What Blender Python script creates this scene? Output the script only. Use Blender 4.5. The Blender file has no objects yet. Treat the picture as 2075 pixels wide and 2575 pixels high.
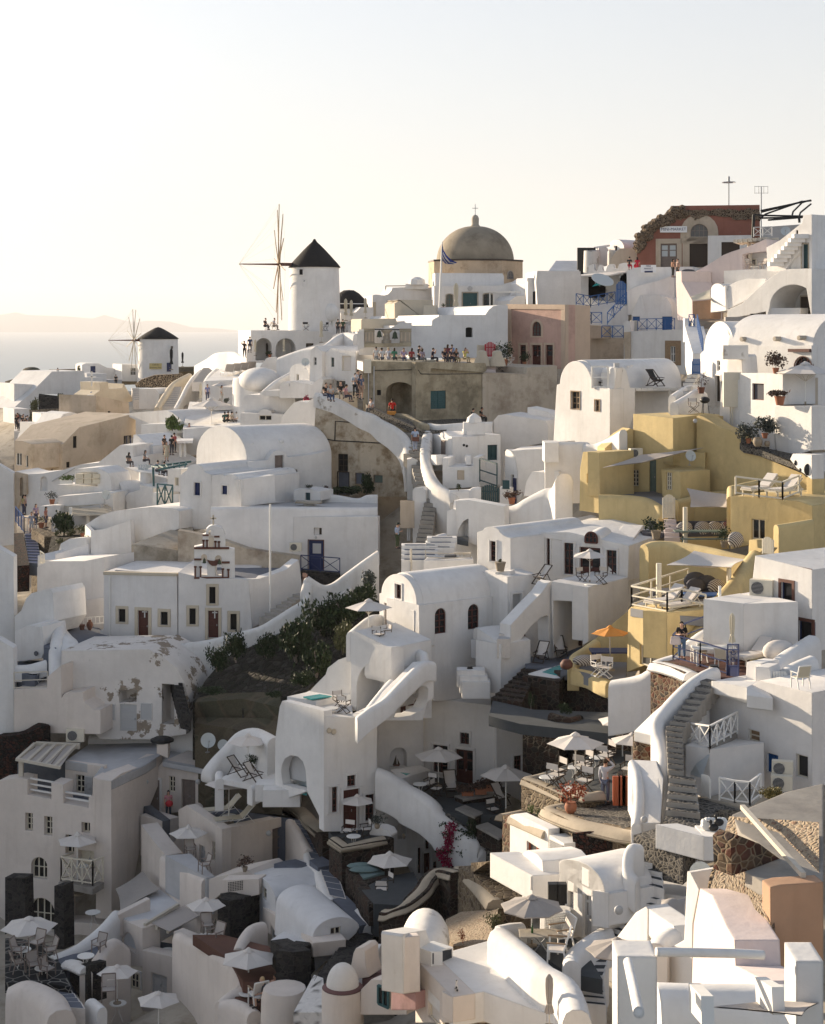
# Whitewashed cliff town at sunset. Set camera, sky, sun first; then materials, helpers, setting, houses from the ridge down.
# Frequent strings (materials, kinds) have short names; Q() reads a list of points.
import bpy,bmesh,math,random
from mathutils import Vector as V,Matrix,Quaternion
import numpy as np
_a='white';_b='house';_c='whitepaint';_d='creampaint';_e='brown';_f='wall';_g='greypaint';_h='hair';_i='cloth';_j='dimglass';_k='stand';_l='darkwood';_m='dark';_n='leafdark';_o='greywood';_p='bluegrey';_q='navy';_r='black';_s='terrace';_u='beigelight';_v='blue';_w='cushion';_x='floor';_y='longhair';_z='rust';_A='whiteold';_B='palewood';_C='metal';_D='white_house';_E='palestone';_F='step';_G='side_wall';_H='beige';_I='darkwall';_J='wood';_K='leafolive';_L='white2';_M='whiteroof';_N='potgrey';_O='flower';_P='frame';_Q='parapet';_R='coping';_S='blackstone';_T='slate';_U='taupe';_V='pergola';_W='blue_railing';_X='Roughness';_Y='greyroof';_Z='concrete';_a_='cobble';_b_='teal';_c_='leafbrown';_d_='shrub';_e_='roof';_f_='Base Color';_g_='creamwall';_h_='tealdark';_i_='water';_j_='kind';_k_='seat';_l_='round';_m_='bars';_n_='post';_o_='back_wall';_p_='greydark';_q_='olive';_r_='palepink';_s_='tanstone';_u_='greendoor';_v_='terracotta';_w_='dish';_x_='leafgrey';_y_='table';_z_='body';_A_='chimney';_B_='redstone';_C_='hillrock';_D_='greycloth';_E_='blackcloth';_F_='glass';_G_='leafgreen';_H_='tabletop';_I_='dress';_J_='structure';_K_='stair_wall';_L_='bench';_M_='front';_N_='Scale';_O_='tanwall';_P_='creamcloth';_Q_='stripe';_R_='trousers';_S_='flagpole';_T_='pillar';_U_='awning';_V_='Specular IOR Level';_W_='pinkedge';_X_='rubble';_Y_='floorgrey';_Z_='canopy'
rg_,en_=range,enumerate
def Q(s): return [tuple(float(v) if '.' in v else int(v) for v in p.split(',')) for p in s.split()]
S=bpy.context.scene;C=S.collection;R=random.Random(7);rad=math.radians
F=4167;CX=1037.5;HY=815
cam=bpy.data.cameras.new('camera');co=bpy.data.objects.new('camera',cam);C.objects.link(co)
co.rotation_euler=(rad(90),0,0);cam.sensor_fit='HORIZONTAL';cam.sensor_width=36;cam.lens=36*F/2075
cam.shift_y=-(1287.5-HY)/2075;cam.clip_start=.5;cam.clip_end=120000;S.camera=co
S.view_settings.view_transform='Standard';S.view_settings.look='None';S.view_settings.exposure=EXPO=1.2;S.view_settings.gamma=1
ELEV=rad(11.5);SAZ=math.atan2(-.77,.63)
sund=V((math.sin(SAZ)*math.cos(ELEV),math.cos(SAZ)*math.cos(ELEV),math.sin(ELEV)))
w=bpy.data.worlds.new('World');S.world=w;w.use_nodes=True
sk=w.node_tree.nodes.new('ShaderNodeTexSky');sk.sky_type='NISHITA';sk.sun_disc=False
sk.sun_elevation=ELEV;sk.sun_rotation=SAZ;sk.altitude=100;sk.air_density=.8;sk.dust_density=1.5;sk.ozone_density=1.5
bgn=w.node_tree.nodes['Background'];bgn.inputs[1].default_value=.105
hs=w.node_tree.nodes.new('ShaderNodeHueSaturation');hs.inputs['Saturation'].default_value=.75;hs.inputs['Value'].default_value=1
mx=w.node_tree.nodes.new('ShaderNodeMixRGB');mx.inputs[2].default_value=(3.2,3.17,3.08,1)
gc=w.node_tree.nodes.new('ShaderNodeTexCoord');gs=w.node_tree.nodes.new('ShaderNodeSeparateXYZ');gm=w.node_tree.nodes.new('ShaderNodeMapRange');gm.interpolation_type='SMOOTHSTEP'
for i,v in((1,0),(2,.5),(3,.75),(4,.12)):gm.inputs[i].default_value=v
for a,b in((gc.outputs['Generated'],gs.inputs[0]),(gs.outputs[2],gm.inputs[0]),(gm.outputs[0],mx.inputs[0]),(sk.outputs[0],hs.inputs['Color']),(hs.outputs[0],mx.inputs[1]),(mx.outputs[0],bgn.inputs[0])):w.node_tree.links.new(a,b)
sl=bpy.data.lights.new('sun','SUN');sl.energy=5;sl.angle=rad(.6);sl.color=(1,.82,.6)
so=bpy.data.objects.new('sun',sl);C.objects.link(so);so.rotation_euler=sund.to_track_quat('Z','Y').to_euler()
S.cycles.max_bounces=7;S.cycles.diffuse_bounces=4;S.cycles.use_denoising=True
TL={0:(0,0,1),1:(30,740,3.472),2:(500,480,3.472),3:(500,840,3.472),4:(900,520,3.945),5:(900,840,3.472),6:(1340,440,4.96),7:(1640,440,4.34),8:(1350,800,4.96),9:(1690,800,4.96),10:(30,1040,3.858),11:(450,1040,3.472),12:(900,1040,3.472),13:(1420,1020,2.8),14:(1500,1360,3.215),15:(30,1380,3.858),16:(450,1380,3.472),17:(850,1380,3.472),18:(1250,1380,3.858),19:(1500,1640,3.215),20:(30,1760,4.34),21:(340,1760,3.472),22:(780,1760,3.472),23:(1220,1780,3.472),24:(30,2120,3.472),25:(450,2120,3.472),26:(900,2160,3.156),27:(1350,2080,3.858),28:(1640,1960,3.714)}
_t=[0,0,1]
def T(k):_t[:]=TL[k]
def px(x,y):return _t[0]+x/_t[2],_t[1]+y/_t[2]
def P(x,y,Y):
 a,b=px(x,y);return V(((a-CX)*Y/F,Y,(HY-b)*Y/F))
def G(x,y,z):
 a,b=px(x,y);return P(x,y,z*F/(HY-b))
def M(d,Y):return d/_t[2]*Y/F
MT={}
def nmat(name):
 m=bpy.data.materials.new(name);m.use_nodes=True;nt=m.node_tree;b=nt.nodes['Principled BSDF'];MT[name]=m
 return m,nt,b
def N(nt,t,**k):
 n=nt.nodes.new('ShaderNode'+t)
 for a,v in k.items():
  if a.startswith('i_'):
   n.inputs[int(a[2:])].default_value=v
  else:setattr(n,a,v)
 return n
def rp_(nt,src,stops):
 r=N(nt,'ValToRGB');e=r.color_ramp.elements
 while len(e)<len(stops):e.new(.5)
 for q,(p,c)in zip(e,stops):q.position=p;q.color=(*c,1)if len(c)==3 else c
 nt.links.new(src,r.inputs[0]);return r.outputs[0]
def ns_(nt,vec,scale,detail=4,rough=.6):
 n=N(nt,'TexNoise');n.inputs[_N_].default_value=scale;n.inputs['Detail'].default_value=detail;n.inputs[_X].default_value=rough
 if vec is not None:nt.links.new(vec,n.inputs['Vector'])
 return n.outputs[0]
def mix(nt,fac,a,b,mode='MIX'):
 m=N(nt,'MixRGB',blend_type=mode)
 for s,i in((fac,0),(a,1),(b,2)):
  if hasattr(s,'links'):nt.links.new(s,m.inputs[i])
  elif i==0:m.inputs[0].default_value=s
  else:m.inputs[i].default_value=(*s,1)
 return m.outputs[0]
def stretch(nt,vec,sc):
 mp=N(nt,'Mapping');mp.inputs[_N_].default_value=sc;nt.links.new(vec,mp.inputs[0]);return mp.outputs[0]
def bu_(nt,b,h,st,dist,bev=0):
 n=N(nt,'Bump');n.inputs['Strength'].default_value=st;n.inputs['Distance'].default_value=dist
 if h is not None:nt.links.new(h,n.inputs['Height'])
 if bev:
  v=N(nt,'Bevel',samples=4);v.inputs[0].default_value=bev;nt.links.new(v.outputs[0],n.inputs['Normal'])
 nt.links.new(n.outputs[0],b.inputs['Normal'])
def pl_(name,col,var=.08,stain=None,samt=(.62,.8),bev=.07,sc=1.6,bst=.38,rough=.85,sr_=.34):
 m,nt,b=nmat(name);g=N(nt,'NewGeometry');p=g.outputs['Position']
 c2=tuple(x*(1-var*2.2)for x in col)
 c=mix(nt,rp_(nt,ns_(nt,p,.35,5,.65),[(.35,(0,0,0)),(.7,(1,1,1))]),col,c2)
 c=mix(nt,rp_(nt,ns_(nt,p,1.7,6,.7),[(.5,(0,0,0)),(.75,(.55,)*3)]),c,tuple(x*.82 for x in col))
 st=rp_(nt,ns_(nt,stretch(nt,p,(2.2,2.2,.22)),1,4,.6),[(.52,(0,0,0)),(.78,(sr_,)*3)])
 c=mix(nt,st,c,tuple(x*k for x,k in zip(col,(.66,.62,.58))))
 if stain:
  f=rp_(nt,ns_(nt,p,sc*.28,8,.68),[(samt[0],(0,0,0)),(samt[1],(1,1,1))])
  s2=mix(nt,ns_(nt,p,sc*2,4),stain,tuple(x*.6 for x in stain));c=mix(nt,f,c,s2)
 nt.links.new(c,b.inputs[_f_]);b.inputs[_X].default_value=rough;b.inputs[_V_].default_value=.25
 h=ns_(nt,p,sc*1.5,7,.6);bu_(nt,b,h,bst,.05,bev);return m
def pk_(name,col,rough=.6,var=.15,sc=6,metal=0,bst=0,spec=.4):
 m,nt,b=nmat(name);g=N(nt,'TexCoord')
 c=mix(nt,ns_(nt,g.outputs['Object'],sc,4),tuple(x*(1+var)for x in col),tuple(x*(1-var*1.5)for x in col))
 nt.links.new(c,b.inputs[_f_]);b.inputs[_X].default_value=rough;b.inputs['Metallic'].default_value=metal;b.inputs[_V_].default_value=spec
 if bst:bu_(nt,b,ns_(nt,g.outputs['Object'],sc*3,4),bst,.02)
 return m
def so_(name,cols,mortar,sc=3.2,gap=.06,bst=.8,warp=.25,dist=.06):
 m,nt,b=nmat(name);g=N(nt,'NewGeometry');p=g.outputs['Position']
 wn=N(nt,'TexNoise');wn.inputs[_N_].default_value=1.5;nt.links.new(p,wn.inputs[0])
 p2=mix(nt,warp*.35,p,wn.outputs[1],'ADD');p2=stretch(nt,p2,(1,1,1.35))
 v=N(nt,'TexVoronoi',feature='F1');v.inputs[_N_].default_value=sc;nt.links.new(p2,v.inputs['Vector'])
 e=N(nt,'TexVoronoi',feature='DISTANCE_TO_EDGE');e.inputs[_N_].default_value=sc;nt.links.new(p2,e.inputs['Vector'])
 sp=N(nt,'SeparateColor');nt.links.new(v.outputs['Color'],sp.inputs[0])
 n=len(cols);c=rp_(nt,sp.outputs[0],[(i/max(1,n-1),k)for i,k in en_(cols)])
 c=mix(nt,ns_(nt,p,9,5),c,mix(nt,1,c,(.45,.45,.45),'MULTIPLY'))
 f=rp_(nt,e.outputs['Distance'],[(gap*.5,(0,0,0)),(gap*1.5,(1,1,1))])
 mo=mix(nt,ns_(nt,p,5,4),mortar,tuple(x*.6 for x in mortar))
 c=mix(nt,f,mo,c);nt.links.new(c,b.inputs[_f_]);b.inputs[_X].default_value=.9;b.inputs[_V_].default_value=.2
 h=rp_(nt,e.outputs['Distance'],[(0,(0,0,0)),(gap*3,(1,1,1))]);h2=mix(nt,.35,h,ns_(nt,p,12,5));bu_(nt,b,h2,bst,dist);return m
def leafm(name,c1,c2):
 m,nt,b=nmat(name);oi=N(nt,'NewGeometry');c=mix(nt,oi.outputs['Random Per Island'],c1,c2)
 nt.links.new(c,b.inputs[_f_]);b.inputs[_X].default_value=.6;b.inputs[_V_].default_value=.25;return m
W=(.76,.745,.725)
pl_(_a,W);pl_(_L,(.74,.72,.7),.08,(.42,.38,.34),(.7,.78),sr_=.3)
pl_(_A,(.72,.7,.67),.1,(.4,.35,.29),(.6,.66),bst=.5,sr_=.4)
pl_('peel',(.72,.68,.64),.07,(.33,.27,.21),(.56,.575),bst=.4,sr_=.2,sc=1.9)
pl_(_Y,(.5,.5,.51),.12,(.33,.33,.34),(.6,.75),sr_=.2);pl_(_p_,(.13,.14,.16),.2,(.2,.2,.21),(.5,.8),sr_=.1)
pl_(_M,(.66,.66,.67),.1,(.45,.45,.46),(.62,.8),sr_=.1)
pl_(_H,(.55,.46,.36),.1,(.38,.31,.22),(.5,.75),bst=.4,sr_=.4);pl_(_u,(.58,.51,.4),.07)
pl_(_q_,(.46,.4,.29),.12,(.27,.23,.16),(.46,.62),bst=.6,sr_=.6);pl_(_O_,(.54,.47,.38),.1,(.36,.29,.22),(.5,.68),bst=.5,sr_=.5)
pl_('weathered',(.55,.48,.38),.15,(.3,.23,.15),(.46,.6),bst=.8,sr_=.9,sc=2.4)
pl_('domegrey',(.34,.29,.22),.14,(.23,.19,.14),(.5,.7),bst=.5,sr_=.3,bev=0);pl_('drum',(.6,.46,.32),.12,(.34,.24,.15),(.5,.65),bst=.6,sr_=.6)
pl_('yellow',(.62,.49,.25),.1,(.55,.43,.23),(.5,.75),sr_=.4);pl_('yellowlight',(.66,.53,.27),.04)
pl_('pink',(.6,.4,.33),.08,(.52,.35,.29),(.5,.7),sr_=.4);pl_(_W_,(.6,.47,.36),.06);pl_(_r_,(.7,.6,.57),.05);pl_('rose',(.45,.28,.27),.1,(.34,.22,.2),(.5,.65))
pl_('redhouse',(.3,.125,.09),.12,(.36,.3,.26),(.62,.66),bst=.5,sr_=.5);pl_('orangewall',(.5,.31,.2),.1,(.5,.33,.22),(.5,.7))
pl_(_g_,(.69,.62,.56),.06);pl_(_E,(.45,.4,.33),.12,(.3,.26,.2),(.5,.65),bst=.6,sr_=.5)
pl_(_Z,(.36,.335,.3),.14,(.26,.24,.22),(.5,.68),bst=.4,sr_=.3);pl_('cap',(.42,.36,.28),.12,(.3,.26,.2),(.55,.7),bst=.5)
pl_('purplefloor',(.16,.09,.09),.15);pl_('terra',(.15,.075,.055),.2)
so_(_S,[(.015,.013,.013),(.04,.03,.025),(.07,.04,.03),(.05,.045,.04)],(.085,.07,.055),3,.05)
so_(_B_,[(.03,.025,.022),(.12,.045,.03),(.16,.11,.07),(.06,.05,.045),(.2,.07,.04)],(.24,.19,.13),3.6,.06)
so_(_s_,[(.1,.075,.05),(.2,.15,.1),(.28,.22,.15),(.13,.1,.08)],(.33,.27,.19),3.4,.05,1)
so_(_I,[(.02,.02,.022),(.045,.042,.042),(.07,.065,.06)],(.06,.055,.05),3.6,.05)
so_(_a_,[(.04,.038,.036),(.09,.085,.08),(.16,.15,.14)],(.22,.2,.17),5,.09,.5);so_('flag',[(.02,.022,.025),(.035,.037,.04)],(.25,.24,.22),1.2,.03,.3)
so_('whitespot',[(.03,.03,.03),(.07,.065,.06)],(.72,.7,.68),1.6,.3,.4);so_('rough',[(.3,.22,.14),(.42,.33,.22),(.33,.2,.14),(.22,.18,.13)],(.42,.34,.25),6.5,.2,1,.9,.1)
so_(_X_,[(.03,.02,.018),(.1,.04,.03),(.05,.04,.035),(.02,.018,.017)],(.012,.01,.01),4.5,.07,1,.3,.1);so_('ruin',[(.03,.02,.016),(.08,.045,.03),(.28,.2,.13)],(.3,.23,.16),5,.1,1)
so_('netstone',[(.03,.025,.02),(.06,.045,.04)],(.5,.4,.28),4,.09,.6);so_('earth',[(.03,.03,.022),(.055,.052,.04),(.1,.09,.08)],(.05,.042,.036),2.2,.06,1,.8,.15)
so_(_C_,[(.1,.085,.06),(.16,.13,.09),(.09,.09,.06)],(.13,.11,.075),.5,.05,.6,.8,.3)
pk_('grey',(.16,.17,.19),.8);pk_(_p,(.115,.13,.165),.8,.2,2);pk_(_T,(.055,.062,.068),.8,.25,2);pk_(_F,(.62,.58,.54),.8);pk_('greenpaint',(.09,.14,.1),.6)
pk_(_e,(.085,.024,.017),.45,.3);pk_(_l,(.045,.03,.02),.6);pk_(_J,(.28,.19,.11),.6,.3);pk_(_o,(.21,.17,.15),.8,.25,4,0,.3);pk_(_B,(.55,.5,.42),.7,.15);pk_('orangedoor',(.42,.1,.04),.5)
pk_(_v,(.012,.085,.27),.45);pk_(_q,(.012,.025,.1),.4);pk_(_b_,(.035,.1,.11),.6,.3);pk_(_h_,(.012,.05,.06),.5);pk_(_u_,(.11,.15,.13),.6,.2)
pk_(_c,(.72,.71,.68),.5,.04);pk_(_d,(.66,.61,.5),.5,.06);pk_(_g,(.44,.44,.44),.5,.06)
pk_(_r,(.012,.012,.013),.5);pk_(_C,(.35,.35,.36),.4,.1,6,.8);pk_(_z,(.12,.05,.035),.7);pk_('bronze',(.06,.075,.045),.5,.3,8,.6)
pk_(_i,(.62,.58,.54),.9,.05,3);pk_(_D_,(.34,.31,.285),.9,.08,3);pk_(_P_,(.58,.53,.42),.9,.06);pk_(_U,(.42,.38,.35),.9,.06);pk_('orangecloth',(.62,.27,.06),.9,.08);pk_(_E_,(.02,.02,.022),.95);pk_('greencloth',(.13,.19,.19),.9)
pk_(_w,(.085,.085,.1),.9);pk_(_v_,(.33,.13,.07),.8,.2);pk_(_N,(.28,.23,.17),.8);pk_('thatch',(.018,.016,.016),.95,.4,9,0,.8);pk_(_w_,(.48,.52,.53),.5,.05);pk_('capmat',(.03,.03,.032),.9,.4,5,0,.5)
pk_('red',(.42,.02,.03),.6);pk_(_i_,(.05,.3,.3),.08,.1,2,0,.1);pk_(_Y_,(.21,.215,.23),.8,.1,2);pk_('signblue',(.012,.018,.09),.6,0);pk_('signwhite',(.78,.78,.78),.5,.02);pk_('signyellow',(.55,.45,.2),.6,.05);pk_('tealcloth',(.01,.22,.24),.8);pk_('flagblue',(.012,.03,.22),.8);pk_('lampwarm',(.5,.4,.25),.4);pk_('bottle',(.02,.08,.02),.1)
def glass():
 m,nt,b=nmat(_F_);b.inputs[_f_].default_value=(.012,.012,.014,1);b.inputs[_X].default_value=.12;b.inputs[_V_].default_value=.5
 m,nt,b=nmat(_j);b.inputs[_f_].default_value=(.1,.1,.095,1);b.inputs[_X].default_value=.2
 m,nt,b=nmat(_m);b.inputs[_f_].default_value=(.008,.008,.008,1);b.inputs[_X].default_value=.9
 m,nt,b=nmat(_Q_);g=N(nt,'TexCoord');wv=N(nt,'TexWave',bands_direction='DIAGONAL');wv.inputs[_N_].default_value=4.5;nt.links.new(g.outputs['Object'],wv.inputs[0])
 nt.links.new(rp_(nt,wv.outputs[0],[(.45,(.1,.08,.08)),(.55,(.6,.57,.52))]),b.inputs[_f_]);b.inputs[_X].default_value=.9
 m,nt,b=nmat('sea');g=N(nt,'NewGeometry');b.inputs[_f_].default_value=(.03,.09,.12,1);b.inputs[_X].default_value=.28
 bu_(nt,b,ns_(nt,stretch(nt,g.outputs['Position'],(.02,.05,.02)),1,6,.6),.6,3)
glass()
leafm(_n,(.018,.03,.014),(.042,.062,.025));leafm(_G_,(.06,.1,.022),(.12,.16,.05));leafm(_K,(.07,.08,.035),(.13,.13,.065));leafm('leafdry',(.2,.16,.06),(.11,.1,.035));leafm(_x_,(.04,.05,.045),(.09,.1,.085));leafm(_O,(.2,.004,.035),(.32,.012,.07));leafm(_c_,(.05,.035,.03),(.12,.07,.05));leafm('leafred',(.22,.03,.02),(.3,.1,.04))
def lnk(name,me,mat,parent=None,loc=None,sm_=None):
 o=bpy.data.objects.new(name,me);C.objects.link(o)
 for m in(mat if isinstance(mat,(list,tuple))else[mat]):me.materials.append(MT[m])
 if parent:o.parent=parent
 if loc is not None:o.location=loc
 if sm_:
  me.shade_smooth();me.set_sharp_from_angle(angle=rad(sm_))
 return o
def tag(o,lb_,cat,gp_=None,kind=None):
 if lb_:o['label']=lb_
 if cat:o['category']=cat
 if gp_:o['group']=gp_
 if kind or lb_:o[_j_]=kind or'thing'
 return o
def em_(name,lb_,cat,loc,gp_=None,rz=0):
 o=bpy.data.objects.new(name,None);C.objects.link(o);o.location=loc;o.rotation_euler=(0,0,rz);o.empty_display_size=.2
 return tag(o,lb_,cat,gp_)
class MB:
 def __init__(s):s.v=[];s.f=[];s.mi=[];s.cm=0
 def add(s,vs,fs):
  k=len(s.v);s.v+=[tuple(x)for x in vs];s.f+=[[i+k for i in f]for f in fs];s.mi+=[s.cm]*len(fs);return s
 def box(s,c,d,M3=None):
  x,y,z=[q/2 for q in d];vs=[V((a*x,b*y,e*z))for a in(-1,1)for b in(-1,1)for e in(-1,1)]
  if M3:vs=[M3@q for q in vs]
  return s.add([V(c)+q for q in vs],[(0,1,3,2),(4,6,7,5),(0,4,5,1),(2,3,7,6),(0,2,6,4),(1,5,7,3)])
 def bar(s,a,b,wd,h=None,up=(0,0,1)):
  a,b=V(a),V(b);h=h or wd;t=(b-a).normalized();u=t.cross(V(up))
  if u.length<1e-3:u=t.cross(V((1,0,0)))
  u.normalize();v=u.cross(t).normalized();vs=[q+u*(i*wd/2)+v*(j*h/2)for q in(a,b)for i,j in((-1,-1),(1,-1),(1,1),(-1,1))]
  return s.add(vs,[(3,2,1,0),(4,5,6,7),(0,1,5,4),(1,2,6,5),(2,3,7,6),(3,0,4,7)])
 def tb_(s,pts,r,n=8):
  pts=[V(p)for p in pts];rs=r if isinstance(r,(list,tuple))else[r]*len(pts);vs=[]
  pu=None
  for i,p in en_(pts):
   t=(pts[min(i+1,len(pts)-1)]-pts[max(i-1,0)]).normalized();u=pu-t*pu.dot(t)if pu else t.cross(V((0,0,1)))
   if u.length<1e-3:u=t.cross(V((1,0,0)))
   u.normalize();pu=u;v=t.cross(u)
   vs+=[p+(u*math.cos(q)+v*math.sin(q))*rs[i]for q in[2*math.pi*k/n for k in rg_(n)]]
  fs=[(i*n+k,i*n+(k+1)%n,(i+1)*n+(k+1)%n,(i+1)*n+k)for i in rg_(len(pts)-1)for k in rg_(n)]
  fs+=[tuple(rg_(n-1,-1,-1)),tuple(rg_((len(pts)-1)*n,len(pts)*n))];return s.add(vs,fs)
 def l_(s,prof,c=(0,0,0),n=24,ax=None):
  c=V(c);vs=[]
  q=V((0,0,1)).rotation_difference(V(ax).normalized())if ax else None
  for r,z in prof:
   for k in rg_(n):
    p=V((r*math.cos(2*math.pi*k/n),r*math.sin(2*math.pi*k/n),z));vs.append(c+(q@p if q else p))
  fs=[(i*n+k,i*n+(k+1)%n,(i+1)*n+(k+1)%n,(i+1)*n+k)for i in rg_(len(prof)-1)for k in rg_(n)]
  fs+=[tuple(rg_(n-1,-1,-1)),tuple(rg_((len(prof)-1)*n,len(prof)*n))];return s.add(vs,fs)
 def ell(s,c,r,n=10,m=7,q=None):
  return s.l_([(math.sin(math.pi*i/m)*1+1e-4,-math.cos(math.pi*i/m))for i in rg_(m+1)],(0,0,0),n)and s._fix(c,r,(m+1)*n,q)
 def _fix(s,c,r,k,q):
  for i in rg_(len(s.v)-k,len(s.v)):
   p=V((s.v[i][0]*r[0],s.v[i][1]*r[1],s.v[i][2]*r[2]))
   if q:p=q@p
   s.v[i]=tuple(V(c)+p)
  return s
 def mesh(s,name,rel=None):
  me=bpy.data.meshes.new(name);o=V(rel)if rel is not None else V((0,0,0))
  me.from_pydata([tuple(V(p)-o)for p in s.v],[],s.f);me.polygons.foreach_set('material_index',s.mi);me.update();return me
 def obj(s,name,mat,parent=None,rel=None,sm_=None,loc=None):
  return lnk(name,s.mesh(name,rel),mat,parent,loc,sm_)
def pm_(front,off):
 n=len(front);vs=list(front)+[p+off for p in front]
 fs=[tuple(rg_(n)),tuple(rg_(2*n-1,n-1,-1))]+[(i,i+n,(i+1)%n+n,(i+1)%n)for i in rg_(n)]
 return vs,fs
def fixn(me):
 bm=bmesh.new();bm.from_mesh(me);bmesh.ops.remove_doubles(bm,verts=bm.verts,dist=1e-4);bmesh.ops.recalc_face_normals(bm,faces=bm.faces);bm.to_mesh(me);bm.free();return me
def A(x0,y0,x1,y1,h,n=14):return[((x0+x1)/2-(x1-x0)/2*math.cos(math.pi*i/n),y0+(y1-y0)*i/n-h*math.sin(math.pi*i/n))for i in rg_(n+1)]
class PL:
 def __init__(s,x1,Y1,x2,Y2):
  a=P(x1,0,Y1);b=P(x2,0,Y2);s.a=V((a.x,a.y));d=V((b.x,b.y))-s.a;s.L=d.length;s.u=d.normalized();n=V((s.u.y,-s.u.x))
  if n.dot(-s.a)<0:n=-n
  s.n=n;s.n3=V((n.x,n.y,0))
 def uz(s,x,y):
  a,b=px(x,y);r=V(((a-CX)/F,1));Y=s.n.dot(s.a)/s.n.dot(r);return((r*Y-s.a).dot(s.u),(HY-b)*Y/F)
 def p3(s,u,z,off=0):q=s.a+s.u*u+s.n*off;return V((q.x,q.y,z))
 def at(s,x,y,off=0):return s.p3(*s.uz(x,y),off)
class B:
 cur=None
 def __init__(s,name,lb_,cat,at,gp_=None):
  if B.cur:B.cur.fin()
  B.cur=s;s.loc=at if isinstance(at,V)else P(*at);s.e=em_(name,lb_,cat,s.loc,gp_);s.bodies=[];s.cuts={};s.pl=[]
 def part(s,name,vs,fs,mat,sm_=35,lb_=None):
  me=bpy.data.meshes.new(name);me.from_pydata([tuple(p-s.loc)for p in vs],[],fs);fixn(me);o=lnk(name,me,mat,s.e,None,sm_);s.bodies.append(o)
  if lb_:o['label']=lb_
  return o
 def ext(s,pl,out,d,mat=_a,name=_f,off=0,dirn=None,lb_=None):
  f=[pl.at(x,y,off)for x,y in out];o=s.part(name,*pm_(f,(dirn or-pl.n3)*d),mat,lb_=lb_)
  if not off and d>.25:s.pl.append((o,pl))
  return o
 def xp(s,a,b,c,d,out,*k,**q):return s.ext(PL(a,b,c,d),out,*k,**q)
 def blk(s,poly,Y0,h,mat=_a,name=_f,dz=0,lb_=None):
  z=P(*poly[0],Y0).z;f=[G(x,y,z)+V((0,0,dz))for x,y in poly];return s.part(name,*pm_(f,V((0,0,-h))),mat,lb_=lb_)
 def dk_(s,pts,h,mat=_a,name=_f,lb_=None):
  return s.part(name,*pm_([P(*p)for p in pts],V((0,0,-h))),mat,lb_=lb_)
 def rib(s,pts,h,t,mat=_a,name=_f,sub=6,rnd=1,zb=None,lb_=None):
  return s.part(name,*rb_([P(*p)for p in pts],h,t,sub,rnd,zb),mat,60,lb_)
 def poly(s,pl,x0,y0,x1,y1,arch=0):
  u0,za=pl.uz(x0,y0);_,zb=pl.uz(x0,y1);u1,_=pl.uz(x1,y0)
  if arch:
   r=abs(u1-u0)/2*arch;zs=za-r;return[(u0,zb)]+[((u0+u1)/2-(u1-u0)/2*math.cos(math.pi*i/10),zs+r*math.sin(math.pi*i/10))for i in rg_(11)]+[(u1,zb)]
  return[(u0,zb),(u0,za),(u1,za),(u1,zb)]
 def cut(s,pl,pg,rec,body=-1):
  m=[o for o,q in s.pl if abs(q.u.dot(pl.u))>.9998 and abs((q.a-pl.a).dot(pl.n))<.03];b=s.bodies[body];o=b if b in m else(m[-1]if m else b);s.cuts.setdefault(o.name,(o,MB()))[1].add(*pm_([pl.p3(u,z,.12)for u,z in pg],-pl.n3*(rec+.12)))
 def n(s,pl,x0,y0,x1,y1,rec=1,arch=0,body=-1):s.cut(pl,s.poly(pl,x0,y0,x1,y1,arch),rec,body)
 def nn(s,pl,pts,rec=1,body=-1):s.cut(pl,[pl.uz(*p)for p in pts],rec,body)
 def w(s,pl,x0,y0,x1,y1,fr_=_e,mull=(2,2),arch=0,rec=.18,mat=_F_,sur=None,sw=.12,body=-1,ho_=1,name='window',fw=.07):
  pg=s.poly(pl,x0,y0,x1,y1,arch);us=[p[0]for p in pg];zs=[p[1]for p in pg];u0,u1,z0,z1=min(us),max(us),min(zs),max(zs)
  if ho_:s.cut(pl,pg,rec,body);q=-rec+.03
  else:q=.03
  pane=MB().add(*pm_([pl.p3(u,z,q)for u,z in pg],-pl.n3*.025)).obj(name,mat,s.e,s.loc)
  if fr_:
   m=MB();k=len(pg)
   for i in rg_(k):
    a,b=pg[i],pg[(i+1)%k];m.bar(pl.p3(*a,q+.02),pl.p3(*b,q+.02),fw*1.3,.07,pl.n3)
   for i in rg_(1,mull[0]):u=u0+(u1-u0)*i/mull[0];m.bar(pl.p3(u,z0,q+.015),pl.p3(u,z1,q+.015),fw,.05,pl.n3)
   for i in rg_(1,mull[1]):z=z0+(z1-z0)*i/mull[1];m.bar(pl.p3(u0,z,q+.015),pl.p3(u1,z,q+.015),fw*.7,.045,pl.n3)
   m.obj(_P,fr_,pane,s.loc)
  if sur or not ho_:s.sur(pl,pg,sur or _a,sw)
  return pane
 def sur(s,pl,pg,mat,wd,pr=.05):
  us=[p[0]for p in pg];zs=[p[1]for p in pg];cu=(min(us)+max(us))/2;cz=min(zs);m=MB();hu=(max(us)-min(us))/2;hz=max(zs)-cz
  o=[(cu+(u-cu)*(hu+wd)/hu,cz-wd*.6+(z-cz)*(hz+wd*1.6)/hz)for u,z in pg];n=len(pg)
  for i in rg_(n):
   j=(i+1)%n;a=[pl.p3(*pg[i],0),pl.p3(*pg[j],0),pl.p3(*o[j],0),pl.p3(*o[i],0)];vs,fs=pm_([p+pl.n3*pr for p in a],-pl.n3*(pr+.02));m.add(vs,fs)
  m.obj('surround',mat,s.e,s.loc)
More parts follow.
